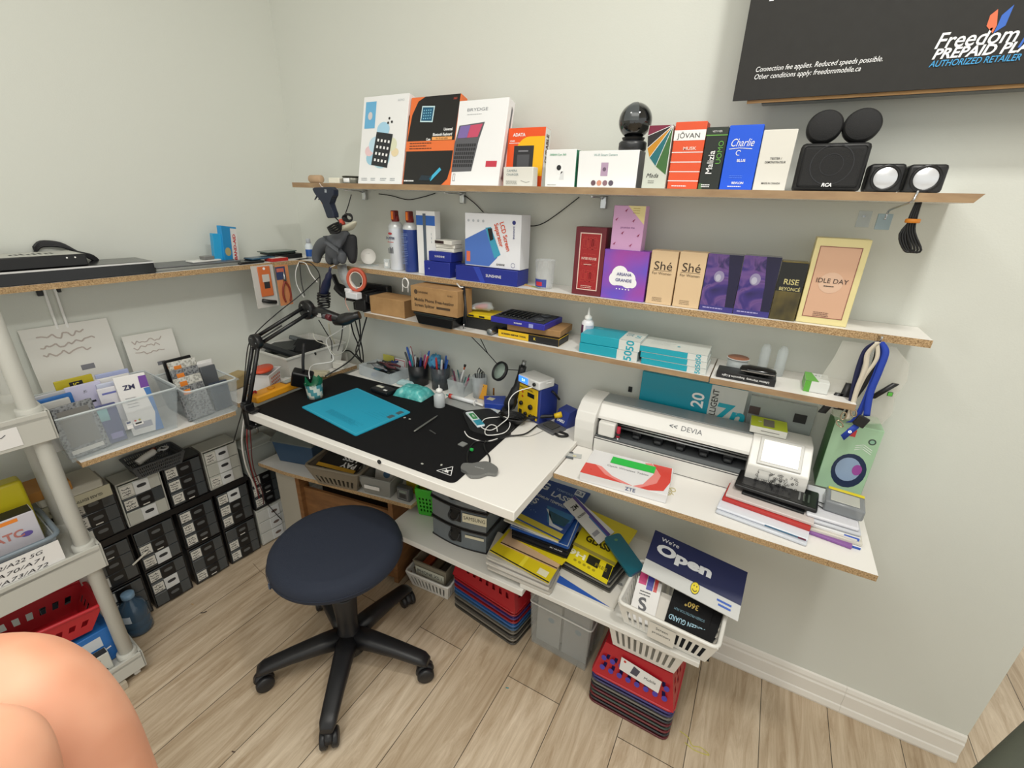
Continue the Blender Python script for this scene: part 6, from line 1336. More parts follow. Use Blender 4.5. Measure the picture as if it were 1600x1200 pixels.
# green patterned box standing behind
a = aty((1283, 720), -.09); b = aty((1335, 745), -.09); tl = aty((1290, 658), -.09)
def pr(g, w, h):
    g.disc(w * .58, h * .34, w * .36, mat('22304e', .35), 1, h * .26); g.disc(w * .56, h * .36, w * .26, mat('8fa4c0', .35), 2, h * .18); g.disc(w * .74, h * .38, w * .1, mat('9a4a9a', .35), 3, h * .08)
    g.disc(w * .84, h * .82, w * .08, mat('44504a', .4), 1); g.disc(w * .84, h * .82, w * .05, mat('8ab49a', .4), 2)
    for k in range(3): g.line([(w * .55, h * (.66 + .03 * k)), (w * .7, h * (.7 + .03 * k)), (w * .9, h * (.64 + .03 * k))], .0012, WP, 1)
    g.rect(w * .28, h * .84, w * .48, h * .94, mat('c8383c', .4), 1)
ttx = at((1283, 720), ZC + .04)
pack('green_box', 'mint green box with a dark blue ring at the wall end of the counter', 'box', (2.045, -.105, ZR + .0006), .1, .09, aty((1290, 656), -.105).z - ZR, mat('a2c4a2', .4), F=pr, mats={'L': mat('24661e', .4)})
# bracket under the counter
p = aty((1255, 882), -.2)
t = thing('counter_bracket', 'chrome bracket tip under the side counter', 'bracket', (1.92, -.2, ZC - .0165)); g = G(); g.box(-.006, -.02, -.02, .006, .19, 0, CHROME, .002); g.build('arm', t)
# lanyards and clear bag hanging at the right end of the middle shelf
yl = -.152
hk = aty((1374, 532), yl)
t = thing('lanyards', 'bunch of blue, white and black lanyards with metal clips hanging from the middle shelf end', 'lanyard', hk)
def lq(px, y=yl): v_ = aty(px, y); return v_ - hk
BL_ = mat('1c3ea8', .6); NB_ = mat('161c44', .6); WL = mat('cfc6b4', .6)
g = G(); g.tube([Vector((0, .016, .004)), Vector((0, -.012, .004)), Vector((0, -.014, .012))], .002, CHROME, 8); g.build('pin', t)
def ribbon(nm, pxs, ys, wd, m, lab=None, ang=.3):
    P = [lq(p_, ys[min(i, len(ys) - 1)]) for i, p_ in enumerate(pxs)]; P = spline(P, 6)
    g = G(); W = [Vector((math.cos(ang), math.sin(ang) * .6, .15)).normalized() * wd] * len(P); g.strip(P, W, m, .0012)
    o = g.build(nm, t)
    if lab: o['label'] = lab
ribbon('blue_strap', [(1376, 534), (1384, 550), (1374, 580), (1360, 615), (1354, 650)], [-.156, -.158, -.16], .013, BL_, 'royal blue strap')
ribbon('blue_strap', [(1376, 534), (1372, 560), (1362, 600), (1340, 650), (1326, 660)], [-.152], .012, BL_)
ribbon('navy_strap', [(1372, 533), (1354, 545), (1343, 570), (1334, 605), (1328, 640)], [-.16], .011, NB_, 'dark navy strap with lettering')
ribbon('navy_strap', [(1372, 533), (1368, 560), (1352, 600), (1330, 630), (1322, 650)], [-.154], .009, mat('141416', .6))
ribbon('white_strap', [(1372, 535), (1356, 552), (1352, 575), (1340, 605), (1330, 640), (1323, 655)], [-.166], .01, WL, 'cream strap')
ribbon('white_strap', [(1370, 534), (1370, 560), (1350, 590), (1336, 620), (1326, 650)], [-.164], .008, WL)
g = G(); c0 = lq((1375, 575), -.17)
g.push(Matrix.Translation(c0) @ Matrix.Rotation(PI / 2, 4, 'X')); g.pop(); g.bm.free()
g = G(); c0 = lq((1346, 658), -.166); g.push(Matrix.Translation(c0) @ Matrix.Rotation(.35, 4, 'Y')); g.box(-.012, -.004, -.014, .012, .004, .012, BLACK, .002); g.pop(); g.build('buckle', t)
g = G(); A = lq((1340, 664), -.166); B = lq((1316, 684), -.164); g.strip([A, B], (.009, 0, -.011), BL_, .0015); m_ = (A + B) / 2; g.push(Matrix.Translation(m_ + Vector((0, -.0015, 0))) @ Matrix.Rotation(PI / 2, 4, 'X')); g.cyl(.0035, 0, .001, CHROME, 12); g.pop(); g.build('strap_end', t)
for i, px in enumerate(((1318, 650), (1334, 645), (1312, 662))):
    g = G(); c0 = lq(px, -.168); g.push(Matrix.Translation(c0) @ Matrix.Rotation(PI / 2, 4, 'X') @ Matrix.Rotation(.4 * i, 4, 'Z')); g.tube([(.005 * math.cos(k * PI / 5), .01 * math.sin(k * PI / 5), 0) for k in range(10)], .0016, mat('b8a890', .25, metal=1), 6, closed=True); g.pop(); g.build('hook', t)
# clear bag with contents
t = thing('clear_bag', 'crumpled clear plastic bag of black parts hanging behind the lanyards', 'bag', hk + Vector((0, .012, 0)))
g = G(); n = 12
cols_ = [((1318, 535), (1402, 545)), ((1305, 560), (1424, 572)), ((1285, 590), (1420, 600)), ((1265, 620), (1400, 625)), ((1285, 640), (1398, 650)), ((1305, 655), (1380, 668))]
rows = []
R = random.Random(4)
for s_ in (0, 1):
    for j, (l_, r_) in enumerate(cols_):
        a_ = aty(l_, -.14) - hk; b_ = aty(r_, -.14) - hk; row = []
        for i in range(n + 1):
            u = i / n; p_ = a_ + (b_ - a_) * u; bulge = math.sin(PI * u) * (.012 if j else .003); p_.y = (-bulge if s_ == 0 else bulge * .5) + .002 * R.uniform(-1, 1) + (-.14 - hk.y) + .006
            row.append(g.v(p_))
        rows.append(row)
for s_ in (0, 1):
    for j in range(len(cols_) - 1):
        A, B = rows[s_ * len(cols_) + j], rows[s_ * len(cols_) + j + 1]
        for i in range(n): g.face([A[i], A[i + 1], B[i + 1], B[i]], mat('d8d6cc', .12, alpha=.3, spec=.8), True)
g.build('bag_film', t)
g = G()
for (a_, b_, w_) in (((1312, 615), (1284, 645), .016), ((1400, 600), (1362, 622), .012), ((1330, 600), (1310, 640), .02)):
    A = aty(a_, -.138) - hk; B = aty(b_, -.138) - hk; A.y = B.y = .004; g.strip([A, B], (w_, 0, 0), mat('1b1b1d', .4), .006)
A = aty((1300, 632), -.145) - hk; g.box(A.x - .014, -.004, A.z - .008, A.x + .014, -.001, A.z + .01, mat('c8bcb0', .5), .001)
A = aty((1390, 615), -.14) - hk; g.box(A.x - .004, -.002, A.z - .006, A.x + .006, .002, A.z + .004, mat('58b040', .5), .001)
g.build('bag_contents', t)
# ---------------------------------------------------------------- along the left wall
RL = PI / 2 - TH        # local x runs to the viewer's right along the wall, local -y faces the room
def lp(px, n):  # (s, z) of a line of sight on a plane parallel to the wall
    P = atl(px, n); return P.dot(LW), P.z
BKP = mat('141416', .35); SMK = mat('44494c', .22, spec=.7); CLR = mat('b9bab2', .3, spec=.6); LAB = mat('d6d4cc', .6); WPN = mat('d6d8d8', .4)
UW, UH, UD = .128, .176, .086
def handwriting(g, u0, v0, u1, v1, n, seed, m=INK):
    R = random.Random(seed)
    for i in range(n):
        y = v1 - (i + .6) * (v1 - v0) / n; x = u0; P = []
        while x < u1 - R.uniform(0, (u1 - u0) * .25):
            P.append((x, y + R.uniform(-.35, .35) * (v1 - v0) / n)); x += (u1 - u0) * R.uniform(.04, .09)
        if len(P) > 1: g.line(P, (v1 - v0) / n * .16, m, 2)
def drawer_unit(s, z, lb, panels='bbb', body='b', seed=0, flip=False, rot90=False):
    """small three drawer organiser; panels: colour of each drawer's pull"""
    t = thing('drawer_unit', lb, 'drawer unit', lw(s, .022 + UD, z), RL, 'small drawer units along the left wall')
    g = G(); Bm = BKP if body == 'b' else CLR
    g.box(0, .004, 0, UW, UD, .004, Bm); g.box(0, .004, UH - .006, UW, UD, UH, Bm, .001); g.box(0, .004, .004, .004, UD, UH - .006, Bm); g.box(UW - .004, .004, .004, UW, UD, UH - .006, Bm); g.box(.004, UD - .003, .004, UW - .004, UD, UH - .006, Bm)
    if body == 'b': g.push(FR('T', 0, 0, UH)); g.rect(.04, .02, .09, .034, mat('9a9a92', .5)) if seed % 3 == 0 else None; g.pop()
    g.build('body', t)
    dh = (UH - .012) / 3
    for k in range(3):
        z0 = .005 + (2 - k) * dh; W = UW - .01
        g = G(); wm = SMK if (panels[k] == 'b' or body == 'b') else CLR
        g.box(.005, -.0, z0, .005 + W, .004, z0 + dh - .002, wm, .0015); g.box(.0075, .004, z0 + .001, .003 + W, UD - .006, z0 + dh - .012, wm)
        o = g.build('drawer', t)
        c = WPN if panels[k] == 'w' else BKP
        x0, x1 = (.03, .062) if flip else (.040, .088)
        g = G(); g.box(.005 + W * .34, -.0032, z0 + .001, .005 + W * .72, -.0002, z0 + dh - .003, c, .0008)
        g.push(Matrix(((1, 0, 0, 0), (0, 0, -1, -.0032), (0, 1, 0, 0), (0, 0, 0, 1)))); cx_, cy_ = .005 + W * .53, z0 + dh * .56
        hm = mat('2c2c30', .5) if panels[k] == 'w' else mat('5c5f60', .4)
        g.poly([(cx_ + .014 * math.copysign(abs(math.cos(a)) ** .6, math.cos(a)), cy_ + .0065 * math.copysign(abs(math.sin(a)) ** .8, math.sin(a))) for a in [i * PI / 10 for i in range(20)]], hm, 1)
        if (seed + k) % 3 == 0: g.rect(cx_ - .012, z0 + .006, cx_ + .008, z0 + .01, LAB, 1)
        g.pop(); g.build('pull', o)
        if (seed * 7 + k * 3) % 5 != 0:
            g = G(); g.push(Matrix(((1, 0, 0, 0), (0, 0, -1, -.0002), (0, 1, 0, 0), (0, 0, 0, 1)))); g.rect(.008, z0 + .008, .005 + W * .32, z0 + dh - .008, LAB, 1); handwriting(g, .011, z0 + .01, .005 + W * .3, z0 + dh - .011, 3, seed * 5 + k); g.pop(); g.build('label_card', o)
    return t
rows = [
    (.006, [(.475, 'bbb', 'bottom row first unit left of the white sideways unit'), (.613, 'bbb', 'bottom row second unit, black pulls, paper labels'), (.755, 'bwb', 'bottom row third unit'), (.893, 'bbb', 'bottom row fourth unit near the water bottle'), (1.03, 'bbb', 'bottom row last unit by the grey rack')]),
    (.186, [(.475, 'wbb', 'second row unit with one white pull and grey slide-out drawer'), (.613, 'bbb', 'second row unit with four paper labels'), (.755, 'bbw', 'second row unit with white lowest pull'), (.893, 'bbb', 'second row unit behind the rack bracket'), (1.03, 'bbb', 'second row last unit beside the rack post')]),
]
for rz, cols in rows:
    for i, (s, p, lb) in enumerate(cols): drawer_unit(s + UW + .003, rz, 'black three-drawer unit, ' + lb, p, 'b', i + int(rz * 100))
drawer_unit(.613 + .0, .387, 'clear white three-drawer unit at the right of the top row, all white pulls', 'www', 'w', 1)
drawer_unit(.748, .387, 'black three-drawer unit between the two clear white units', 'bbb', 'b', 4)
drawer_unit(.884, .387, 'clear white three-drawer unit with a black middle pull under the grey mesh basket', 'wbw', 'w', 2)
drawer_unit(1.018, .387, 'black three-drawer unit at the left of the top row under the cream carton', 'bbb', 'b', 8)
drawer_unit(1.15, .387, 'black three-drawer unit hidden mostly behind the grey rack post, top row', 'bbb', 'b', 11)
# fillers: black shelf board between the rows
g = G(); A = [lw(.47, .108), lw(.47, .022), lw(1.165, .022), lw(1.165, .108)]; g.prism([(p.x, p.y) for p in A][::-1], .3635, .3855, BKP); tag(g.build('black_board', None), 'black board lying between the second and top rows of drawer units', 'board')
drawer_unit(.468, .2, 'black three-drawer unit under the grey translucent lid box near the cabinet', 'bbb', 'b', 14)
# white unit turned on its side at the floor
t = thing('drawer_unit', 'white drawer unit lying on its side on the floor under the red and black wires', 'drawer unit', lw(.468, .108, .005), RL, 'small drawer units along the left wall')
g = G(); g.box(0, .004, 0, .13, .086, .188, CLR, .003); g.build('body', t)
for k in range(3):
    g = G(); z0 = .008 + k * .059; g.box(.004, 0, z0, .126, .0038, z0 + .054, mat('c9cac6', .35), .0015); o = g.build('drawer', t)
    g = G(); g.box(.05, -.003, z0, .1, -.0002, z0 + .054, WPN, .001); g.push(Matrix(((1, 0, 0, 0), (0, 0, -1, -.003), (0, 1, 0, 0), (0, 0, 0, 1)))); g.disc(.075, z0 + .027, .014, mat('6a5a54', .5), 1, .007); g.pop(); g.build('pull', o)
g = G(); g.push(Matrix.Translation((0, 0, 0))); g.box(-.028, -.0, .0, .028, .004, .006, mat('e4e0d4', .4), .001); g.pop()
o = g.build('paper_strip', None, lw(.885, .118, .255), RL); tag(o, 'white paper strip sticking out between drawers in the second row', 'strip'); o.rotation_euler = (0, -.45, RL)
# translucent grey box on the right black unit
ZT = .387 + UH + .001
t = thing('lid_box', 'grey translucent plastic box standing on the drawer unit beneath the boom arm clamp', 'box', lw(.47, .13, .3775), RL)
g = G(); g.box(0, 0, 0, .125, .1, .13, mat('9aa09c', .25, alpha=.82), .004); g.build('box_body', t)
g = G(); g.box(-.004, -.004, .1302, .129, .104, .136, mat('a8ada8', .25, alpha=.9), .002); g.build('lid', t)
# mesh basket with cables and white gadget
p = lw(.872, .13, ZT)
t = thing('mesh_basket', 'grey mesh basket of cables on top of the clear white drawer unit', 'basket', lw(.755, .085, ZT), RL)
def slot_sheet(g, P00, P10, P11, P01, us, vs, m, nu=None):
    """sheet with rectangular holes: us/vs lists of (a,b) hole spans"""
    def bl(u, v): return P00 * (1 - u) * (1 - v) + P10 * u * (1 - v) + P11 * u * v + P01 * (1 - u) * v
    ue = sorted({0, 1, *[x for s_ in us for x in s_]}); ve = sorted({0, 1, *[x for s_ in vs for x in s_]})
    for i in range(len(ue) - 1):
        for j in range(len(ve) - 1):
            um, vm = (ue[i] + ue[i + 1]) / 2, (ve[j] + ve[j + 1]) / 2
            if any(a < um < b for a, b in us) and any(a < vm < b for a, b in vs): continue
            g.face([g.v(bl(ue[i], ve[j])), g.v(bl(ue[i + 1], ve[j])), g.v(bl(ue[i + 1], ve[j + 1])), g.v(bl(ue[i], ve[j + 1]))], m)
def basket_part(t, w0, d0, w1, d1, h, m, nx=8, ny=6, vs=((.2, .8),), rim=.007, name='basket_body', inv=False, th=.002, fill=.5, z0=0):
    """slotted plastic basket, base w0 x d0, rim w1 x d1"""
    g = G(); zb, zr = (z0 + h, z0 + th) if inv else (z0 + th, z0 + h)
    b = [Vector((x * w0 / 2, y * d0 / 2, zb)) for x, y in ((-1, -1), (1, -1), (1, 1), (-1, 1))]; r = [Vector((x * w1 / 2, y * d1 / 2, zr)) for x, y in ((-1, -1), (1, -1), (1, 1), (-1, 1))]
    for i in range(4):
        j = (i + 1) % 4; n = nx if i % 2 == 0 else ny
        us = [(.06 + (k + (1 - fill) / 2) * .88 / n, .06 + (k + (1 + fill) / 2) * .88 / n) for k in range(n)] if n else []
        slot_sheet(g, b[i], b[j], r[j], r[i], us, vs if n else (), m)
    g.face([g.v(q) for q in b], m)
    bmesh.ops.remove_doubles(g.bm, verts=g.bm.verts, dist=1e-5); bmesh.ops.recalc_face_normals(g.bm, faces=g.bm.faces)
    o = g.build(name, t); md = o.modifiers.new('thickness', 'SOLIDIFY'); md.thickness = th; md.offset = 0
    g = G(); R_ = rounded([Vector((q.x, q.y, zr)) for q in r], .018, 4); g.tube(R_, rim / 2, m, 8, closed=True); g.build('rim', t)
    return t
basket_part(t, .13, .09, .16, .115, .05, mat('4a4d50', .5), 22, 14, ((.1, .3), (.4, .6), (.7, .9)), .005)
for i, (c_, pts, lb, r_) in enumerate((('d8d6d0', [(-.05, -.01, .045), (-.02, -.005, .055), (.01, 0, .06)], 'white plug end lying on the grey mesh basket', .012), ('18181a', [(.0, .01, .05), (.02, -.02, .055), (.04, .02, .06), (.05, -.01, .05), (.02, .01, .06)], 'black cable tangle in the grey mesh basket', .004), ('b8b8b8', [(.02, 0, .058), (.035, .012, .06), (.05, 0, .06), (.035, -.012, .06), (.02, 0, .062)], 'pale wound cable in the grey mesh basket', .004), ('8a3a22', [(-.005, .02, .052), (.02, .03, .056)], 'reddish scrap in the grey mesh basket', .007))):
    g = G(); g.tube([Vector(q) for q in pts], r_, mat(c_, .5), 8, smooth_path=4); o = g.build('cable_bundle', None, t.location, RL); tag(o, lb, 'cable')
# cartons at the left top
a = lw(1.09, .16, ZT)
def pr(g, w, h): g.text('GLASS EDITING MACHINE', w * .52, h * .45, h * .3, mat('4a463c', .6), 2, .02, rot=PI, fit=w * .7)
pack('machine_carton', 'cream carton with upside-down wording Glass Editing Machine on the drawer units', 'box', a, .185, .13, .042, mat('b3ad94', .6), rot=RL, F=pr, mats={'T': mat('8c8c84', .5)})
pack('lid_tray', 'pale grey flat tray box on the cream carton under the low wall shelf', 'box', lw(1.07, .165, ZT + .043), .15, .12, .03, mat('bcb9ac', .5), rot=RL, bev=.004)
pack('cardboard_box', 'thin strip of orange brown box on the grey tray under the low wall shelf', 'box', lw(1.09, .17, ZT + .0738), .1, .1, .03, mat('a87430', .6), rot=RL)
# ------------- two clear bins on the low wall shelf
zb = ZM + .0004
def clear_bin(s0, s1, n, lb, h=.115, d=.24):
    w = s0 - s1; c = lw((s0 + s1) / 2, n - d / 2, zb)
    t = thing('clear_bin', lb, 'bin', c, RL)
    g = G(); open_box(g, w * .86, d * .86, w, d, h, mat('ccd6da', .15, alpha=.2, spec=.8), .002, .005); g.build('bin_body', t)
    g = G(); R_ = rounded([Vector((x * w / 2 * 1.01, y * d / 2 * 1.01, h)) for x, y in ((-1, -1), (1, -1), (1, 1), (-1, 1))], .02, 4); g.tube(R_, .003, mat('dfe6e8', .15, alpha=.6), 8, closed=True); g.build('rim', t)
    return t, c, w
t1, c1, w1 = clear_bin(1.01, .70, .3, 'larger clear plastic bin of phone packages on the low wall shelf', .142, .25)
t2, c2, w2 = clear_bin(.685, .525, .315, 'smaller clear plastic bin of bubble wrapped cases beside the boom arm', .122, .24)
BUB = ramp_mat('bubble_wrap', [(.3, 'a8a69e'), (.6, 'd6d4cc')], 130, .25, kind='dist', bump=.8)
GBUB = ramp_mat('grey_bubble', [(.3, '5a5c60'), (.6, '8c8e90')], 150, .3, kind='dist', bump=.8)
def card_in(c, dx, dy, dz, w, d, h, rx, rz, m, lb, name='phone_package', fr=None, cat='package', group=None):
    h *= 1.22 if c is c1 else 1.12
    g = G(); g.box(-w / 2, -d / 2, 0, w / 2, d / 2, h, m, .002)
    if fr: g.push(Matrix(((1, 0, 0, -w / 2), (0, 0, -1, -d / 2), (0, 1, 0, 0), (0, 0, 0, 1)))); fr(g, w, h); g.pop()
    o = g.build(name, None, c + Matrix.Rotation(RL, 3, 'Z') @ Vector((dx, dy, dz + .004))); o.rotation_euler = (rx, 0, RL + rz)
    return tag(o, lb, cat, group)
WPK = mat('e4e2e0', .4); OS = mat('e8862c', .5)
card_in(c1, -.085, -.085, 0, .1, .012, .125, -.2, .12, GBUB, 'grey bubble-wrapped phone pack at the front left of the larger bin', fr=lambda g, w, h: (g.rect(w * .1, h * .06, w * .85, h * .14, mat('d8d6d0', .3)), g.rect(w * .14, h * .2, w * .86, h * .9, mat('7c7a76', .4), .5)))
card_in(c1, -.02, -.07, 0, .06, .01, .1, -.12, 0, mat('4a5080', .35), 'dark purple blue card behind the front wall of the larger bin', fr=lambda g, w, h: (g.rect(w * .1, h * .6, w * .6, h * .9, mat('7fb0b4', .4)), g.rect(w * .4, h * .1, w * .9, h * .25, mat('8a84b8', .4))))
card_in(c1, .065, -.075, .0, .08, .008, .155, -.3, -.12, WPK, 'white and blue ZM screen card standing at the front right of the larger bin', fr=lambda g, w, h: (g.text('ZM', w * .38, h * .8, h * .11, mat('2c2c50', .5), 3, .03), g.poly([(w * .72, h * .75), (w, h * .75), (w, h * .95), (w * .75, h * .95)], mat('6a3a94', .4), 1), g.poly([(w * .72, h * .0), (w, h * .0), (w, h * .74), (w * .8, h * .74), (w * .9, h * .3)], mat('3f74b4', .4), 1), g.lines(w * .15, w * .6, h * .62, 4, h * .05, h * .01, mat('8a8a90', .5)), g.rect(w * .1, h * .1, w * .7, h * .2, mat('a0a0ac', .4), 1)))
for i in range(3): card_in(c1, -.12 + .012 * i, -.03 + .02 * i, .01, .09, .01, .12 + .005 * i, -.1, .08, mat(['c9c8c4', '2f6db4', 'bcbcc0'][i], .35), ['pale card behind the bubble pack in the larger bin', 'bright blue box at the left of the larger bin', 'pale grey card at the back left of the larger bin'][i])
card_in(c1, -.03, .01, .02, .085, .01, .125, -.12, .05, mat('c9c6de', .4), 'lilac white package in the middle of the larger bin', fr=lambda g, w, h: (g.text('JC', w * .5, h * .85, h * .06, INK, 2), g.rect(w * .3, h * .6, w * .7, h * .64, INK, 1)))
card_in(c1, -.04, .04, .03, .09, .008, .13, -.1, .05, mat('b8a81c', .45), 'olive yellow card with a black label in the larger bin', fr=lambda g, w, h: (g.rect(w * .35, h * .8, w * .7, h * .93, INK, 1), g.text('JC', w * .52, h * .865, h * .1, mat('d8c83a', .4), 3, .02)))
for i in range(4): card_in(c1, .03 + .008 * i, -.03 + .025 * i, .01, .085, .01, .12 + .006 * i, -.14, -.05, mat(['dcdadf', 'c8cde0', 'e2e0de', 'a9b2d8'][i], .4), ('nearest', 'second', 'third', 'farthest')[i] + ' white and lilac package in the right half of the larger bin', fr=lambda g, w, h: (g.rect(w * .1, h * .86, w * .5, h * .9, mat('6a70b4', .4)), g.rect(w * .6, h * .82, w * .9, h * .86, mat('8a84b8', .4))), group='lilac packages in the larger bin')
g = G(); g.push(Matrix(((1, 0, 0, 0), (0, 0, -1, 0), (0, 1, 0, 0), (0, 0, 0, 1))))
lb_ = lw(.83, .3135, ZM + .035)
g.rect(-.014, 0, .0, .026, WPK, 1); g.rect(-.012, .017, -.002, .023, mat('1c2c6a', .4), 2); g.rect(.004, 0.004, .028, .028, WPK, 1); g.disc(.01, .02, .003, mat('c03a30', .5), 2); g.disc(.021, .02, .003, mat('b0b030', .5), 2); g.rect(.008, .008, .024, .013, DKGREY, 2)
g.pop(); o = g.build('bin_sticker', t1); o.location = (0.02, -.116, .05); o.rotation_euler = (-.14, 0, 0)
BG_ = 'bubble wrapped cases in the smaller bin'
for i in range(4):
    o = card_in(c2, -.035 + .01 * i, -.07 + .035 * i, .005 * i, .085, .014, .105 + .012 * i, -.22, .12 - .04 * i, BUB if i % 2 else GBUB, ['nearest bubble wrapped case with an orange sticker in the smaller bin', 'second bubble wrapped case with an orange sticker in the smaller bin', 'third bubble wrapped case with an orange sticker in the smaller bin', 'farthest bubble wrapped case with an orange sticker in the smaller bin'][i], 'wrapped_case', lambda g, w, h: g.rect(w * .15, h * .76, w * .42, h * .9, OS), 'case')
card_in(c2, .045, -.06, 0, .06, .012, .09, -.1, 0, mat('2a3446', .35), 'dark blue case at the right front of the smaller bin', 'phone_case', None, 'case')
card_in(c2, .05, .0, .01, .05, .012, .12, -.12, 0, mat('55585c', .3), 'grey patterned case at the right of the smaller bin', 'phone_case', None, 'case')
for i in range(3): card_in(c2, .055 + .006 * i, .03 + .012 * i, .01, .05, .004, .125, -.1, 0, WPK, ('front', 'middle', 'rear')[i] + ' white card at the back right of the smaller bin', 'white_card', None, 'card', 'white cards in the smaller bin')
card_in(c2, -.005, .085, .02, .09, .008, .135, -.1, .05, mat('17181a', .4), 'black box with an orange sticker at the back of the smaller bin', 'phone_box', lambda g, w, h: g.rect(w * .1, h * .8, w * .35, h * .92, OS), 'box')
p = lw(.5, .2, ZD); g = G(); g.box(-.05, -.03, 0, .05, .03, .05, mat('b09a6c', .6), .006); tag(g.build('tan_pouch', None, lw(.455, .14, ZD + .0003), RL + .3), 'tan pouch on the corner board behind the white perforated basket', 'pouch')
# paper boards behind the bins
def paper(s0, s1, ztop, lb, seed):
    z0 = ZM + .0004; w = s0 - s1; h = ztop - z0; g = G(); g.box(0, -.002, 0, w, .002, h, mat('dddbd4', .6), .0008)
    g.push(Matrix(((1, 0, 0, 0), (0, 0, -1, -.002), (0, 1, 0, 0), (0, 0, 0, 1)))); handwriting(g, w * .15, h * .72, w * .85, h * .95, 3, seed, mat('b8aca4', .6)); g.rect(w * .5, h * .55, w * .66, h * .6, mat('7a7a80', .5)); g.pop()
    o = g.build('paper_board', None, lw(s0, .055, z0)); o.rotation_euler = (-.14, 0, RL); tag(o, lb, 'board')
paper(.955, .745, 1.105, 'large white handwritten board leaning on the wall behind the larger bin', 5)
paper(.725, .575, 1.035, 'small white handwritten board leaning on the wall behind the smaller bin', 6)
# shelf support rails on the wall
t = thing('wall_bracket', 'white angled shelf support under the left wall shelf with black clips', 'bracket', lw(.86, .0, 0), RL)
g = G()
for dx, x2 in ((-.012, .028), (.012, .034)): g.box(dx, -.012, ZLL - .2, dx + .006, -.0005, ZLL - .0175, WHITE, .001)
g.build('rail', t); g = G(); g.box(-.026, -.013, ZLL - .055, -.014, -.0005, ZLL - .018, BLACK, .001); g.build('clip', t); g = G(); g.box(.02, -.013, ZLL - .05, .028, -.0005, ZLL - .018, BLACK, .001); g.build('clip', t)
# ------------- on the left wall shelf
zl = ZLL + .0004
t = thing('disc_player', 'wide glossy black disc player with a silver line on the left wall shelf', 'player', lw(1.02, .153, zl), RL)
g = G(); g.box(0, 0, 0, .395, .135, .038, mat('121214', .15), .002); g.push(FR('F', 0, 0, 0)); g.pop(); g.build('housing', t)
g = G(); g.box(-.0, -.0015, .0325, .395, -.0001, .037, mat('d8d8d8', .4)); g.build('silver_trim', t)
t = thing('set_top_box', 'black set-top box with a white paper label on top, stacked on the disc player', 'set-top box', lw(1.05, .14, zl + .0385), RL)
g = G(); g.box(0, 0, 0, .268, .12, .032, mat('151517', .35), .002); g.push(FR('F', 0, 0, 0)); [g.disc(.225 + .018 * i, .024, .0022, WHITE, 1) for i in range(2)]; g.pop(); g.build('housing', t)
g = G(); g.box(.005, .004, .0322, .26, .112, .033, mat('b9b9b2', .5)); g.push(Matrix.Translation((0, 0, .033))); [g.rect(.12 + .012 * i, .04, .126 + .012 * i, .06 + .01 * (i % 3), DKGREY, 1) for i in range(8)]; g.pop(); g.build('paper_label', t)
g = G()
for k in range(4): g.tube([Vector(q) for q in ((-.04, 0, .07 + .004 * k), (-.02, .005, .085 + .004 * k), (.02, .0, .082 + .003 * k), (.05, -.01, .065), (.085, -.01, .05 - .004 * k), (.1, -.005, .02 + .004 * k), (.085, .002, .008 + .003 * k), (.05, .0, .012))], .004, mat('17171b', .5), 7, smooth_path=4)
o = g.build('cord_loop', None, lw(.82, .008, zl), RL); o.location = lw(.82, .0125, zl - .0); tag(o, 'thick black power cord folded behind the set-top box', 'cord')
t = thing('laptop', 'closed flat grey laptop lying on the left wall shelf', 'laptop', lw(.62, .14, zl), RL)
g = G(); g.box(0, 0, 0, .275, .125, .01, mat('8a8c88', .4, metal=.3), .003); g.build('base', t); g = G(); g.box(.001, .001, .0104, .274, .124, .015, mat('6c6e70', .4, metal=.3), .002); g.build('lid', t)
t = thing('clear_pouch', 'white plastic pouch with a grey memory card adapter on the laptop', 'pouch', lw(.44, .09, zl + .0155), RL + .1)
g = G(); g.box(-.06, -.02, 0, .04, .025, .006, mat('dcdcd8', .3), .002); g.build('pouch', t); g = G(); g.box(-.015, -.015, .0062, .02, .018, .018, mat('7a7a78', .4), .002); g.build('adapter', t)
t = thing('bandage_box', 'blue box with red BAND-AID lettering tilted on the left wall shelf', 'pack', lw(.385, .1, zl + .001), RL + .35)
g = G(); g.push(Matrix.Rotation(.12, 4, 'Y')); t.scale = (1.35, 1, 1.5); g.box(0, 0, 0, .05, .02, .09, mat('1f8cc8', .3), .0008); g.push(FR('F', 0, 0, 0)); g.rect(.028, .004, .05, .086, WPK); g.text('BAND-AID', .039, .042, .013, mat('c8202c', .4), 2, .03, rot=PI / 2, fit=None); g.disc(.014, .03, .01, mat('b4a878', .5), 1); g.pop(); g.pop(); g.build('card', t)
t = thing('card_pack', 'plain turquoise box leaning beside the BAND-AID box', 'pack', lw(.415, .09, zl + .001), RL)
g = G(); g.push(Matrix.Rotation(.1, 4, 'Y')); t.scale = (1.5, 1, 1.45); g.box(0, 0, 0, .03, .02, .075, mat('2a9ed2', .25), .0008); g.pop(); g.build('card', t)
def lbox(name, s, n, z, w, d, h, m, lb, rot=0, cat='box', **k): return pack(name, lb, cat, lw(s, n, z), w, d, h, m, rot=RL + rot, **k)
lbox('phone', .36, .148, zl, .1, .07, .009, mat('141416', .2), 'black phone lying at the shelf edge below the blue packs', .05, 'phone', bev=.003)
lbox('phone', .3, .13, zl + .0095, .1, .055, .007, mat('33566e', .25), 'dark teal phone lying over the black phone', .1, 'phone', bev=.003)
lbox('red_box', .235, .15, zl, .07, .05, .012, mat('b82a24', .4), 'flat red box with white top at the corner end of the shelf', .05, T=lambda g, w, d: g.rect(w * .06, d * .1, w * .94, d * .9, mat('d8cfc8', .5)))
lbox('black_box', .19, .1, zl, .12, .06, .018, mat('141416', .35), 'lower black box stacked in the corner of the left wall shelf', .02, bev=.002)
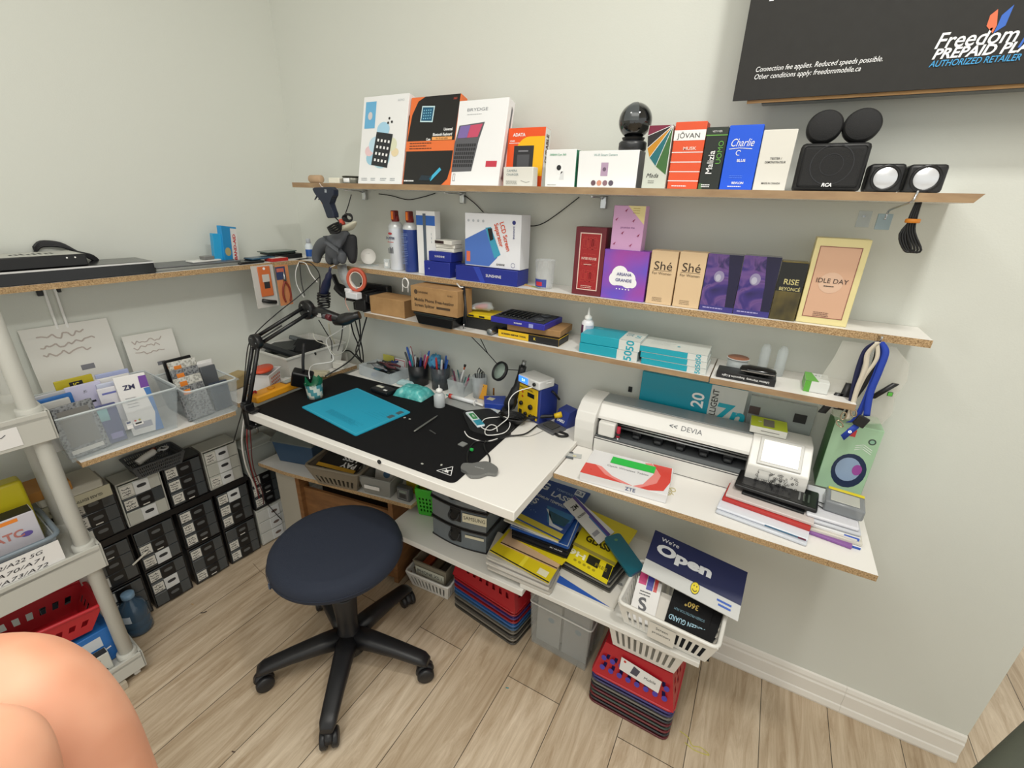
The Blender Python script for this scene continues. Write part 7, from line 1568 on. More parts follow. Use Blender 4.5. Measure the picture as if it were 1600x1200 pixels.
lbox('black_box', .215, .095, zl + .0185, .12, .06, .008, mat('1c2422', .25), 'thin black tablet stacked on the lower black box in the corner', .02, bev=.002)
lbox('glass_sheet', .22, .1, zl + .027, .13, .07, .004, mat('5a6862', .15), 'grey green glass pane on top of the black tablet in the corner', .05, 'glass', bev=.001)
# hanging packs at the shelf edge
t = thing('hang_pack', 'orange card pack and black adapter hanging in a clear bag from the shelf', 'pack', lw(.328, .161, ZLL - .018), RL)
g = G(); g.box(0, 0, -.148, .086, .0015, .012, mat('d9d5cf', .25, alpha=.8), .0005); g.build('bag', t)
g = G(); g.box(.022, -.005, -.105, .07, -.0005, .008, mat('cf6e3c', .4), .002); g.push(FR('F', 0, 0, 0)); g.push(Matrix.Translation((0, 0, .005))); g.rect(.034, -.05, .062, -.022, mat('c9c4bc', .4)); g.rect(.038, -.075, .06, -.05, DKGREY, 1); g.disc(.046, .0, .005, WP, 1); g.pop(); g.pop(); g.build('card', t)
g = G(); g.tube([(.02, -.006, -.118), (.045, -.008, -.126), (.072, -.006, -.132)], .0075, BLACK, 10); g.build('adapter', t)
t = thing('hang_pack', 'orange carded pliers hanging from the left wall shelf', 'pack', lw(.235, .161, ZLL - .018), RL)
g = G(); g.box(0, 0, -.152, .054, .0015, .006, mat('d08a5c', .4), .0005); g.push(FR('F', 0, 0, 0)); g.rect(.0, -.05, .04, .0, mat('3a4468', .4)); g.rect(.004, -.02, .034, -.006, mat('c86a5a', .4), 2); g.pop(); g.build('card', t)
g = G(); g.tube([(.03, -.004, -.02), (.03, -.005, -.045), (.03, -.005, -.055)], [.003, .006, .006], STEEL, 8)
for s_ in (-1, 1): g.tube([(.03, -.005, -.055), (.03 + .012 * s_, -.006, -.08), (.03 + .016 * s_, -.006, -.11), (.03 + .01 * s_, -.005, -.138)], .0036, mat('8a3628', .4), 8, smooth_path=4)
g.build('pliers', t)
# ------------- grey plastic rack standing at the far left
RK = mat('bdbcb4', .45, bump=.1, bscale=500)
P0 = Vector((.25, -1.06, 0))
t = thing('plastic_rack', 'light grey plastic shelf rack on casters at the left edge', 'rack', P0, -TH)
RD, RW = .20, .62         # depth to the wall, length towards the room
for i, (x, y) in enumerate(((0, 0), (-RD + .04, 0), (0, -RW), (-RD + .04, -RW))):
    g = G(); g.push(Matrix.Translation((x, y, 0))); g.cyl(.0185, .06, 1.5, RK, 24, .001); g.pop(); g.build('post', t)
    g = G(); g.push(Matrix.Translation((x + .004, y + .004, .0))); g.cyl(.012, .012, .03, WHITE, 16, .002); g.push(Matrix.Translation((0, 0, .0135)) @ Matrix.Rotation(PI / 2, 4, 'X')); g.cyl(.0135, -.009, .009, mat('d8d6d0', .4), 20, .002); g.pop(); g.pop(); g.build('caster', t)
for i, (z0, z1) in enumerate(((.03, .095), (.455, .535), (.885, .965))):
    g = G(); g.box(-RD + .005, -RW - .03, z1 - .02, .03, .03, z1 - .012, RK); 
    for q in ((.022, -RW - .035, z0, .03, .03, z1), (-RD, -RW - .035, z0, -RD + .008, .03, z1), (-RD, .023, z0, .03, .031, z1), (-RD, -RW - .035, z0, .03, -RW - .027, z1)): g.box(*q, RK, .002)
    for x, y in ((0, 0), (-RD + .04, 0), (0, -RW)): g.push(Matrix.Translation((x, y, 0))); g.cyl(.026, z0 - .004, z1 + .012, RK, 24, .002); g.pop()
    o = g.build('tier', t)
    if i: g = G(); g.box(.004, .0315, z0 + .01, .026, .0335, z1 - .006, BLACK, .001); g.build('dark_gap_plate', o)  # dark gap inside the corner, put in as a black plate
g = G(); g.box(.0302, -.16, .895, .0315, -.035, .945, WPK, .0005); g.push(Matrix(((0, 0, 1, .0315), (1, 0, 0, -.16), (0, 1, 0, .895), (0, 0, 0, 1)))); handwriting(g, .01, .008, .11, .042, 3, 21, mat('5a5a60', .6)); g.pop(); g.build('paper_label', t)
# things on the rack
def rk(x, y, z): return P0 + Matrix.Rotation(-TH, 3, 'Z') @ Vector((x, y, z))
def rbox(name, x, y, z, w, d, h, m, lb, cat='box', R=None, T=None, rot=0, bev=.002, mats=None):   # w along the rack, d towards wall; printed face looks out
    g = G(); g.box(0, 0, 0, w, d, h, m, bev, mats)
    if R: g.push(FR('F', w, d, h)); R(g, w, h); g.pop()
    if T: g.push(FR('T', w, d, h)); T(g, w, d); g.pop()
    o = g.build(name, None, rk(x, y, z), PI / 2 - TH + rot); return tag(o, lb, cat)
zt2 = .535 - .0115
# container with a long handwritten label on the middle tier
tb = thing('storage_tray', 'clear tray with grey rim and handwritten paper on the rack tier', 'tray', rk(-.08, -.21, zt2), PI / 2 - TH)
BG2 = mat('7f8c94', .25, alpha=.8)
g = G(); open_box(g, .30, .17, .33, .19, .085, mat('aeb6ba', .2, alpha=.6), .003, .0); g.build('tray_body', tb)
g = G(); R_ = rounded([Vector((x * .172, y * .1, .088)) for x, y in ((-1, -1), (1, -1), (1, 1), (-1, 1))], .03, 5); g.tube(R_, .0065, mat('74808a', .3), 10, closed=True); g.build('rim', tb)
g = G(); g.box(-.155, -.1015, -.005, .165, -.0995, .075, WPK, .0005); g.push(Matrix(((1, 0, 0, 0), (0, 0, -1, -.1016), (0, 1, 0, 0), (0, 0, 0, 1))))
for i, tx in enumerate(('A22/A21/A22/A22 5G', 'A50/A51/A70/A71', 'A21s/A70/A73/A72')): g.text(tx, .03, .06 - i * .021, .015, mat('2a2a30', .5), 2, 0, .3, fit=.2)
g.rect(-.05, -.0, -.01, .008, OS, 3); g.pop(); g.build('paper_label', tb)
rbox('parts_box', -.04, -.17, zt2 + .006, .11, .05, .15, mat('c9c5cc', .4), 'white ATC parts box with an orange sticker in the rack tray', R=lambda g, w, h: (g.text('ATC', w * .45, h * .65, h * .2, mat('c07a70', .4), 2, .03), g.disc(w * .75, h * .6, .012, mat('6a5aa0', .4), 1, .008), g.rect(w * .3, h * .9, w * .7, h * .97, OS), g.lines(w * .1, w * .8, h * .3, 2, h * .08, h * .03, mat('7a78a0', .5))), mats={'T': BLACK})
rbox('parts_box', -.12, -.15, zt2 + .006, .1, .05, .21, mat('c2b420', .35), 'glossy yellow box standing behind the white box in the rack tray', bev=.008)
# bottom tier: red basket, blue box, container
zt0 = .095 - .0115
tt = thing('red_basket', 'red plastic basket tilted over boxes on the bottom rack tier', 'basket', rk(-.085, -.15, zt0 + .16), (.0, .12, PI / 2 - TH))
basket_part(tt, .2, .13, .26, .17, .09, mat('b8202a', .35), 7, 5, ((.35, .6),), .012)
rbox('blue_box', -.02, -.16, zt0 + .002, .15, .12, .13, mat('2468b0', .35), 'bright blue box below the red basket on the bottom rack tier', R=lambda g, w, h: (g.rect(w * .4, h * .55, w * .8, h * .85, mat('c8ccd0', .4)), g.line([(w * .4, h * .3), (w * .9, h * .42)], h * .04, WP)))
rbox('labelled_box', .016, -.13, zt0 + .002, .09, .03, .07, mat('c4c4bc', .4), 'small white handwritten box at the front of the bottom rack tier', R=lambda g, w, h: handwriting(g, w * .1, h * .1, w * .9, h * .9, 3, 31), mats={'T': BLACK})
pf = rk(-.02, -.17, 0); g = G(); g.box(-.02, -.12, .0004, .05, .1, .028, mat('b3a896', .6), .002); tag(g.build('wood_block', None, rk(-.01, -.13, 0), -TH), 'pale wooden block on the floor under the rack', 'block')
bpy.data.objects['wood_block'].scale = (1, 1, .95)
# water bottle on the floor
p = at((205, 985), 0)
t = thing('water_bottle', 'blue water bottle with a paper label on the floor behind the rack post', 'bottle', (p.x + .02, p.y + .02, .0004))
BW = mat('4a6680', .12, trans=.35)
g = G(); g.lathe([(0, 0), (.036, 0), (.042, .006), (.042, .03), (.0405, .034), (.042, .038), (.042, .06), (.0405, .064), (.042, .068), (.042, .1), (.034, .125), (.017, .142), (.016, .152), (0, .152)], BW, 28); g.build('bottle', t)
g = G(); g.cyl(.0195, .1525, .172, mat('7fa0bc', .3), 24, .002); g.build('cap', t)
g = G(); g.lathe([(.0425, .07), (.0425, .1)], mat('c4d0dc', .4), 14, a0=-1.9, a1=-.6); g.build('label', t)
# ---------------------------------------------------------------- low shelves under the desk
Z4 = .385
g = G(); LB = mat('dcdad4', .4)
g.box(.80, -.432, -.022, 1.362, -.03, 0, LB, .0015)
o = g.build('low_shelf', None, (0, 0, Z4)); tag(o, 'long white low shelf board under the desk carrying the smoky drawers', 'shelf')
g = G(); g.box(1.348, YL, -.0, 1.875, -.03, .016, LB, .0015); tag(g.build('low_shelf', None, (0, 0, Z4 + .0006)), 'white low shelf board under the counter carrying the yellow packs and white basket', 'shelf')
ZS = Z4 + .0006 + .016 + .0004
# supports
for x, lb in ((1.345, 'small white wall cleat under the joint of the low shelf boards'), (.99, 'small white wall cleat under the low shelf board behind the red baskets'), (1.8, 'small white wall cleat under the right end of the low shelf')):
    g = G(); g.box(x - .012, -.12, .25, x + .012, -.019, Z4 - .0225 if x < 1.3 else Z4 - .0225, LB, .001); tag(g.build('shelf_cleat', None), lb, 'cleat')
# cabinet at the left under the desk
zk = .45
Q = [at(p, zk) for p in ((452, 738), (642, 790))]
t = thing('low_cabinet', 'low white topped brown particle board cabinet under the left of the desk', 'cabinet', (0, 0, 0))
g = G(); pts = [(Q[0].x - .02, Q[0].y - .008), (Q[1].x, Q[1].y), (Q[1].x - .01, -.03), (.12, -.03), (.12, Q[0].y - .02)]
g.prism([(p[0], p[1]) for p in pts], zk - .016, zk, LB, side=CHIP); g.build('cabinet_top', t)
g = G(); d = Vector((Q[1].x - Q[0].x, Q[1].y - Q[0].y, 0)).normalized(); n_ = Vector((-d.y, d.x, 0))
A0 = Vector((Q[0].x, Q[0].y, 0)) + n_ * .02 - d * .02
def pnl(g, a, l, z0, z1, th, m):
    P = [a, a + d * l, a + d * l + n_ * th, a + n_ * th]; g.prism([(p.x, p.y) for p in P], z0, z1, m, side=m)
BRN = ramp_mat('brown_board', [(.3, '6e4a2a'), (.7, '8a6038')], 12, .5, stretch=(1, 1, 4))
pnl(g, A0 - d * .08, .1, .02, zk - .017, .012, mat('a8a294', .5)); g.build('side_panel', t)
g = G(); pnl(g, A0 + d * .02, .02, .02, zk - .017, .05, BRN); pnl(g, A0 + d * .04 + n_ * .02, .42, .02, zk - .09, .012, BRN); pnl(g, A0 + d * .05 + n_ * .11, .4, .02, zk - .017, .01, mat('3a2a1c', .7)); g.build('front_panel', t)
g = G(); pnl(g, A0 + d * .47, .02, .02, zk - .017, .2, BRN); g.build('side_panel', t)
zk += .0005
# things on the cabinet
c = at((452, 730), zk); 
t = thing('storage_tote', 'grey lidded tote with blue base on the left end of the low cabinet', 'tote', (c.x - .02, c.y + .13, zk), .25)
g = G(); g.taper(.17, .2, .19, .23, 0, .1, mat('2f4a66', .35), .004); g.build('base', t)
g = G(); g.taper(.21, .25, .15, .17, .1005, .15, mat('5c625e', .35), .008); g.box(-.02, -.1, .1305, .02, -.085, .136, mat('8a908c', .4), .001); g.build('lid', t)
p = at((520, 762), zk)
t = thing('beige_basket', 'beige slotted plastic basket under the desk holding a black PAY LESS packet', 'basket', (p.x, p.y + .07, zk), .22)
basket_part(t, .17, .12, .23, .17, .09, mat('7c7262', .45), 9, 6, ((.12, .5),), .012)
g = G(); g.box(-.09, -.055, 0, .075, .06, .006, mat('151517', .35), .002); g.push(Matrix.Translation((0, 0, .006))); g.text('PAY', .035, -.022, .034, WP, 2, .04, rot=PI + .0); g.text('LESS.', .02, .012, .034, WP, 2, .04, rot=PI); g.rect(.0, .035, .07, .058, mat('8a3a26', .4)); g.rect(-.09, -.055, .075, -.038, mat('c89a2c', .4)); g.pop()
o = g.build('packet', None, (p.x - .0, p.y + .07, zk + .082), .22); o.rotation_euler = (.22, .05, .22); tag(o, 'black packet lettered PAY LESS lying upside down in the beige basket', 'packet')
p = at((588, 770), zk)
t = thing('grey_bin', 'grey open plastic bin with white leaflets between the beige basket and the calculator', 'bin', (p.x, p.y + .06, zk), .2)
g = G(); open_box(g, .11, .14, .14, .17, .085, mat('8f908c', .35, alpha=.9), .003, .004); g.build('bin_body', t)
g = G(); g.box(-.045, -.083, .03, .02, -.0815, .045, WPK, .0004, mats={}); g.build('label', t)
for i, (rx, rz, c_, lb) in enumerate(((-.35, .1, 'd9d7d2', 'white leaflet with a blue seal standing in the grey bin'), (-.3, .25, 'c9c4be', 'second leaflet with red marks standing in the grey bin'), (-.28, .4, 'dad6cc', 'third leaflet at the back of the grey bin'))):
    g = G(); g.box(-.035, -.001, 0, .04, .001, .11, mat(c_, .5)); g.push(Matrix(((1, 0, 0, 0), (0, 0, -1, -.001), (0, 1, 0, 0), (0, 0, 0, 1))))
    if i == 0: g.disc(.012, .05, .014, mat('5a7ea8', .4), 1); g.disc(-.01, .085, .003, INK, 1)
    else: g.rect(.01, .06, .03, .075, mat('a84a3a', .4)); g.lines(-.03, .03, .1, 3, .008, .002, DKGREY)
    g.pop(); o = g.build('leaflet', None, (p.x + .015 * i, p.y + .035 + .02 * i, zk + .006)); o.rotation_euler = (rx, 0, .2 + rz); tag(o, lb, 'leaflet')
p = at((628, 784), zk)
g = G(); g.box(-.028, -.014, 0, .028, .014, .055, mat('4c4e50', .5), .004); g.push(Matrix(((1, 0, 0, 0), (0, 0, -1, -.014), (0, 1, 0, 0), (0, 0, 0, 1)))); g.frame_(-.022, .008, .02, .048, .002, mat('8a8c8a', .4)); g.rect(-.016, .034, .014, .044, mat('7c8a80', .3)); g.rect(-.014, .014, .012, .03, mat('2c2c2e', .5)); g.pop(); tag(g.build('calculator', None, (p.x, p.y + .02, zk), .1), 'small grey calculator standing on the right end of the cabinet', 'calculator')
g = G(); g.box(-.04, -.008, 0, .05, .008, .1, mat('b8a21c', .4), .002); g.push(Matrix(((1, 0, 0, 0), (0, 0, -1, -.008), (0, 1, 0, 0), (0, 0, 0, 1)))); g.text('Yu', .0, .08, .02, INK, 2, .02); g.pop(); tag(g.build('yellow_pack', None, (p.x + .01, p.y + .07, zk), .05), 'yellow pack standing behind the calculator and the green basket', 'pack')
# green basket and smoky drawers on the low shelf
zsh = Z4 + .0004
p = at((662, 808), zsh)
t = thing('green_basket', 'bright green perforated basket left of the smoky drawer stack', 'basket', (p.x + .01, p.y + .07, zsh), .25)
basket_part(t, .1, .11, .115, .13, .12, mat('3fb02c', .4), 7, 7, ((.15, .24), (.3, .39), (.45, .54), (.6, .69)), .008)
g = G(); g.box(-.03, -.03, .0, .03, .03, .1, mat('8a8a7c', .6), .006); tag(g.build('grey_packet', None, (p.x + .01, p.y + .07, zsh + .035), .4), 'grey packet sticking out of the green basket', 'packet')
a = at((676, 833), zsh); b = at((761, 867), zsh); wD = (b - a).length; an = math.atan2((b - a).y, (b - a).x)
t = thing('smoky_drawers', 'stack of smoky plastic drawers labelled IPHONE and SAMSUNG on the low shelf', 'drawer unit', (a.x, a.y, zsh), an)
dh = .083
def front_arc(w, n=8, bulge=.014): return [(w * i / n, -bulge * math.sin(PI * i / n)) for i in range(n + 1)]
for k in range(4):
    z0 = .006 + k * dh
    g = G(); arc = front_arc(wD); pts = arc + [(wD, .2), (0, .2)]
    g.prism([(x, y) for x, y in pts], z0 - .006, z0, BLACK); g.prism([(x, y - .003) for x, y in arc] + [(wD, .2), (0, .2)], z0 + dh - .012, z0 + dh - .0062, BLACK)
    g.build('frame', t)
    g = G(); g.prism([(x * .96 + wD * .02, y + .0) for x, y in arc] + [(wD * .98, .19), (wD * .02, .19)], z0 + .0003, z0 + dh - .0125, mat('6c7378', .2, alpha=.9, spec=.7)); o = g.build('drawer', t)
    g = G(); hx = wD * .45; g.box(hx - .012, -.017, z0 + .02, hx + .03, -.0142, z0 + dh - .014, BLACK, .001); g.tube([(hx - .008, -.018, z0 + .058), (hx - .008, -.03, z0 + .045), (hx + .009, -.034, z0 + .036), (hx + .026, -.03, z0 + .045), (hx + .026, -.018, z0 + .058)], .0035, BLACK, 8, smooth_path=4); g.build('handle', o)
def lab(tx, x, z, w, h, fit, seed=0):
    g = G(); yb = -.014 * math.sin(PI * (x + w / 2) / wD) - .0035; ry = math.atan(-.014 * PI / wD * math.cos(PI * (x + w / 2) / wD))
    g.push(Matrix.Translation((x + w / 2, yb, z)) @ Matrix.Rotation(ry, 4, 'Z')); g.box(-w / 2, -.001, 0, w / 2, 0, h, mat('d3cdb4', .6)); g.push(Matrix(((1, 0, 0, 0), (0, 0, -1, -.001), (0, 1, 0, 0), (0, 0, 0, 1)))); 
    if tx: g.text(tx, 0, h * .5, h * .6, INK, 1, .0, 0, fit=fit)
    g.pop(); g.pop(); g.build('label', t)
lab('IPHONE', wD * .02, .006 + dh * 2 + .04, wD * .4, .032, wD * .33); lab('SAMSUNG', wD * .62, .006 + dh * 1 + .03, wD * .38, .034, wD * .34); lab('', wD * .66, .006 + .05, wD * .3, .01, 0)
# ---------------------------------------------------------------- packs of tempered glass
def quad(name, lb, pts, z, th, m, top=None, cat='pack', group=None, zs=None, rad=0):
    """flat pack: the four corners are where the lines of sight meet its own height"""
    P = [at(p, (zs[i] if zs else z) + th) for i, p in enumerate(pts)]; c = sum(P, Vector()) / 4
    ex = (P[1] - P[0]); ey = (P[3] - P[0]); nz = ex.cross(ey).normalized()
    g = G(); lo = [g.v(p - c - nz * th) for p in P]; hi = [g.v(p - c) for p in P]
    g.face(lo[::-1], m); g.face(hi, m)
    for i in range(4): g.face([lo[i], lo[(i + 1) % 4], hi[(i + 1) % 4], hi[i]], m)
    if rad: bmesh.ops.bevel(g.bm, geom=[e for e in g.bm.edges if abs((e.verts[0].co - e.verts[1].co).normalized().dot(nz)) > .9], offset=rad, segments=4, profile=.5, affect='EDGES')
    if top:
        w, h = ex.length, ey.length; exn = ex.normalized(); eyn = ey.normalized()
        # bilinear print frame (corners may not be square)
        M = Matrix(((exn.x, eyn.x, nz.x, (P[0] - c).x), (exn.y, eyn.y, nz.y, (P[0] - c).y), (exn.z, eyn.z, nz.z, (P[0] - c).z), (0, 0, 0, 1)))
        g.push(M); top(g, w, h); g.pop()
    return tag(g.build(name, None, c), lb, cat, group)
YL_ = mat('d8c31a', .4); GR = ramp_mat('card_stack_side', [(.4, '8e8a84'), (.6, 'd6d2c8')], 40, .5, stretch=(.1, .1, 60))
PG = 'screen glass packs in the left pile'
z = ZS
order = ('lowest', 'second lowest', 'third', 'fourth', 'fifth', 'sixth')
for k in range(6):
    dx = (0, 3, -2, 2, -1, 1)[k]
    quad('glass_pack', order[k] + ' pale grey flat pack in the left pile on the low shelf', [(760 + dx, 886 - 4 * k), (859 + dx, 929 - 4 * k), (873 + dx, 899 - 4 * k), (777 + dx, 850 - 4 * k)], z, .0062, mat(('c2beb6', 'a9a49c', 'cfcbc4', '8e8a86', 'c9c5bc', 'b5b1a8')[k], .45), group=PG, rad=.006); z += .0068
quad('glass_pack', 'yellow pack with faint icons and a black edge near the top of the left pile', [(765, 860), (857, 911), (876, 881), (795, 826)], z, .0035, YL_, lambda g, w, h: (g.rect(0, 0, w, h * .04, INK), [g.disc(w * (.15 + .1 * i), h * .5, .004, mat('8a7c14', .4), 1) for i in range(4)], g.rect(w * .78, h * .1, w * .93, h * .3, mat('e4dfc0', .4)), g.rect(w * .5, 0, w * .56, h, mat('e8d83a', .3), .5))); z += .004
quad('glass_pack', 'peach coloured pack over the yellow pack in the left pile', [(782, 848), (870, 889), (886, 866), (800, 826)], z, .004, mat('c8a888', .4), lambda g, w, h: (g.rect(0, 0, w, h * .06, mat('3a2a1c', .4)), g.text('@', w * .6, h * .6, .01, INK))); z += .0045
quad('glass_pack', 'second yellow pack peeking out under the black ones', [(800, 838), (878, 882), (900, 858), (830, 815)], z, .004, YL_); z += .0045
for k in range(3): quad('glass_pack', ('lower', 'middle', 'upper')[k] + ' black framed glass pack under the blue packs', [(799, 838 - 5 * k), (886, 872 - 5 * k), (900, 845 - 5 * k), (815, 812 - 5 * k)], z, .006, mat(('1b1b1e', '26262a', '151518')[k], .25), (lambda g, w, h: g.text('5D GLASS', w * .8, h * .06, .01, WP, 2, .02)) if k == 1 else None, rad=.004); z += .0066
quad('glass_pack', 'blue framed pack with rounded corner below the big tempered glass pack', [(796, 822), (889, 856), (909, 812), (820, 783)], z, .008, mat('25519c', .3), lambda g, w, h: g.frame_(w * .02, h * .02, w * .98, h * .98, .003, mat('b9c4d4', .3)), rad=.008); z += .0088
for k in range(2): quad('glass_pack', ('lower', 'upper')[k] + ' pale packs with yellow edge under the tempered glass cover', [(787 + 6 * k, 812 - 3 * k), (872, 847 - 3 * k), (890, 815), (810, 785)], z, .005, mat(('cfcabc', 'c9b83a')[k], .4)); z += .0055
def pr(g, w, h):
    g.rect(0, 0, w, h * .09, mat('c8b83c', .4)); W2 = mat('d8dde4', .4)
    g.text('G', w * .12, h * .74, h * .2, W2, 2, .03); g.text('LASS', w * .34, h * .66, h * .14, W2, 2, .02, 0, 'LEFT', fit=w * .4); g.text('TEMPERED', w * .36, h * .78, h * .06, mat('8aa0c8', .4), 2, .01, 0, 'LEFT')
    g.text('PREMIUM TEMPERED', w * .05, h * .52, h * .065, W2, 2, .01, 0, 'LEFT', fit=w * .72); g.text('S', w * .17, h * .4, h * .14, W2, 2, .02); g.rect(w * .74, h * .82, w * .93, h * .94, W2); g.text('0.3', w * .835, h * .88, h * .08, mat('1c3c7c', .4), 2, .03)
    g.poly([(w * .42, h * .42), (w * .98, h * .44), (w * .99, h * .3), (w * .7, h * .16), (w * .62, h * .15)], mat('2a6a9c', .3), 1); g.poly([(w * .44, h * .36), (w * .5, h * .36), (w * .68, h * .12), (w * .92, h * .12), (w * .94, h * .16), (w * .72, h * .17)], mat('c8ccd0', .3), 2); g.poly([(w * .52, h * .35), (w * .96, h * .34), (w * .93, h * .2), (w * .68, h * .18)], mat('18485c', .2), 1.5)
    for i in range(4): g.lines(w * .05, w * .2, h * (.4 - .03 * i), 1, 1, h * .012, mat('9ab0d0', .4), 2, i)
    for i in range(6): g.disc(w * (.06 + .05 * i), h * (.24 - .02 * (i % 2)), .0016, mat('8aa8d0', .4), 2)
quad('glass_pack', 'big dark blue pack lettered TEMPERED GLASS on top of the left pile', [(802, 806), (876, 843), (924, 769), (856, 741)], z, .006, mat('1f4288', .3), pr)
ztop = z
# right pile
z = ZS
quad('long_pack', 'long white and blue striped pack at the bottom of the right pile', [(866, 908), (959, 952), (977, 918), (884, 873)], z, .008, mat('d8d4cc', .4), lambda g, w, h: (g.poly([(0, h * .0), (w * .95, h * .0), (w * .5, h * .14), (0, h * .3)], mat('2a58b0', .4)), g.rect(0, h * .9, w, h, mat('8a8a88', .4))))
z += .0085
for k in range(6): quad('glass_pack', order[k] + ' black edged pack in the right pile beside the white basket', [(877, 885 - 4 * k), (953, 925 - 4 * k), (979, 893 - 4 * k), (903, 850 - 4 * k)], z, .0066, mat(('55524c', '2a2a2c', '8a867c', '232325', '6c6a64', '1d1d20')[k], .35), group='glass packs in the right pile', rad=.006); z += .0073
def pr(g, w, h):
    g.text('9H', w * .02, h * .62, h * .42, mat('f6f4d8', .4), 2, .03, 0, 'LEFT', fit=w * .38); g.rect(w * .45, h * .45, w * .72, h * .98, mat('1f1f16', .3)); g.rect(w * .86, h * .2, w * .999, h * .99, mat('1d1d18', .4)); g.text('FREE', w * .78, h * .6, h * .26, mat('8a7c14', .4), 2, .02)
    for i in range(5): g.disc(w * (.22 + .11 * i), h * .28, .0055, mat('a8981a', .4), 1)
quad('glass_pack', 'bright yellow and black pack marked 9H on the right pile', [(881, 874), (948, 912), (963, 874), (893, 850)], z, .003, mat('e2d01c', .35), pr); z += .0035
def pr(g, w, h):
    g.text('TEMPERED', w * .52, h * .46, h * .12, mat('4a4310', .4), 2, .03, 0, fit=w * .62); g.text('GLASS', w * .5, h * .28, h * .2, mat('3a3410', .4), 2, .04, 0, fit=w * .6); g.rect(w * .0, 0, w, h * .07, mat('9a8e40', .4))
quad('glass_pack', 'yellow pack reading TEMPERED GLASS at the top of the right pile', [(895, 851), (960, 884), (996, 829), (924, 797)], z, .005, mat('d2c01e', .4), pr); z += .0055
zr_ = z
quad('screen_card', 'white and blue ZM screen card lying across the yellow packs', [(880, 787), (936, 850), (960, 831), (898, 775)], z, .003, mat('c9c8c6', .4),
     lambda g, w, h: (g.text('ZM', w * .2, h * .42, h * .36, INK, 2, .02, rot=PI / 2), g.text('SCREEN', w * .4, h * .42, h * .18, INK, 2, .02, rot=PI / 2), g.rect(0, h * .78, w, h, mat('4a3a84', .4)), g.rect(w * .5, h * .7, w, h, mat('3a6aa4', .4), .5), g.rect(w * .78, h * .08, w * .86, h * .55, mat('8a8a90', .4))), zs=[ztop + .016, zr_ + .012, zr_ + .012, ztop + .016], rad=0)
quad('phone_case', 'dark teal phone case bridging the yellow pack and the white basket', [(943, 840), (984, 900), (1007, 886), (968, 832)], z, .008, mat('0f5c6e', .3), lambda g, w, h: g.disc(w * .15, h * .55, .006, mat('5a8a60', .4), 1), 'case', zs=[zr_ + .018, zr_ + .03, zr_ + .03, zr_ + .018], rad=.012)
# white basket with Open sign
rimz = ZS + .085
R0 = [at(p, rimz) for p in ((966, 940), (1122, 1014), (1136, 962), (1004, 836))]
B0 = at((972, 978), ZS); 
cb = sum(R0, Vector()) / 4; ex = (R0[1] - R0[0]); 
an = math.atan2(ex.y, ex.x)
cb = (R0[0] + R0[1]) / 2 + Vector((-math.sin(an), math.cos(an), 0)) * .095
t = thing('white_basket', 'white slotted basket of packs and the Open sign on the low shelf end', 'basket', (cb.x, cb.y, ZS), an)
WBK = mat('e2e0da', .35); basket_part(t, ex.length * .84, .15, ex.length, .19, .085, WBK, 13, 8, ((.12, .72),), .011, fill=.55)
g = G(); g.push(Matrix(((1, 0, 0, 0), (0, 0, -1, -.094), (0, 1, 0, 0), (0, 0, 0, 1)))); g.rect(-.04, .015, .03, .07, mat('d5d1c8', .4), 1); g.text('Screen', -.005, .055, .012, INK, 2); g.text('protectors', -.005, .04, .011, INK, 2); g.pop(); o = g.build('paper_label', t); o.rotation_euler = (.0, 0, 0)
def bk(u, v, z): return Vector((cb.x, cb.y, ZS)) + Matrix.Rotation(an, 3, 'Z') @ Vector((u, v, z))
L2 = ex.length
g = G(); g.box(-.055, -.008, 0, .055, .0, .15, mat('0e0e10', .7, spec=.2), .001); g.push(Matrix(((1, 0, 0, 0), (0, 0, -1, -.008), (0, 1, 0, 0), (0, 0, 0, 1)))); g.text('SCREEN GUARD', 0, .05, .019, mat('9cc8dc', .4), 2, .01, rot=PI, fit=.095); g.text('SCREEN PROTECTOR FILM', 0, .075, .009, mat('5a8a9c', .4), 2, 0, rot=PI, fit=.08); g.text('360°', -.0, .1, .02, mat('c8a83c', .4), 2, .02, rot=PI); g.rect(-.015, .022, .015, .026, WP, 1); g.pop()
o = g.build('screen_guard_pack', None, bk(L2 * .17, -.055, .005)); o.rotation_euler = (-.95, 0, an); tag(o, 'black SCREEN GUARD pack lettered upside down in the white basket', 'pack')
g = G(); g.box(-.06, -.006, 0, .06, 0, .14, mat('121214', .7, spec=.2), .001); o = g.build('screen_guard_pack', None, bk(L2 * .22, -.07, .005)); o.rotation_euler = (-1.05, 0, an - .05); tag(o, 'plain black pack lying below the SCREEN GUARD pack', 'pack')
g = G(); g.box(-.035, -.01, 0, .035, 0, .12, WPK, .001); g.push(Matrix(((1, 0, 0, 0), (0, 0, -1, -.01), (0, 1, 0, 0), (0, 0, 0, 1)))); g.text('S', -.005, .045, .05, mat('3a3a40', .4), 2, .03, rot=.2); g.rect(-.03, .1, -.008, .14, mat('c41c6c', .4)); g.rect(-.006, .09, .012, .14, mat('3a3a9c', .4)); g.rect(.014, .09, .024, .14, mat('c83a3a', .4)); g.lines(-.02, .02, .08, 2, .008, .003, DKGREY); g.pop()
o = g.build('phone_film_pack', None, bk(-L2 * .27, -.055, .005)); o.rotation_euler = (-1.0, 0, an + .1); tag(o, 'white pack with pink and blue blocks and a big S in the white basket', 'pack')
g = G(); g.box(-.03, -.01, 0, .03, 0, .1, mat('d4cfc6', .4), .001); o = g.build('phone_film_pack', None, bk(-L2 * .1, -.05, .005)); o.rotation_euler = (-1.1, 0, an); tag(o, 'plain cream pack beside the pink and blue pack in the white basket', 'pack')
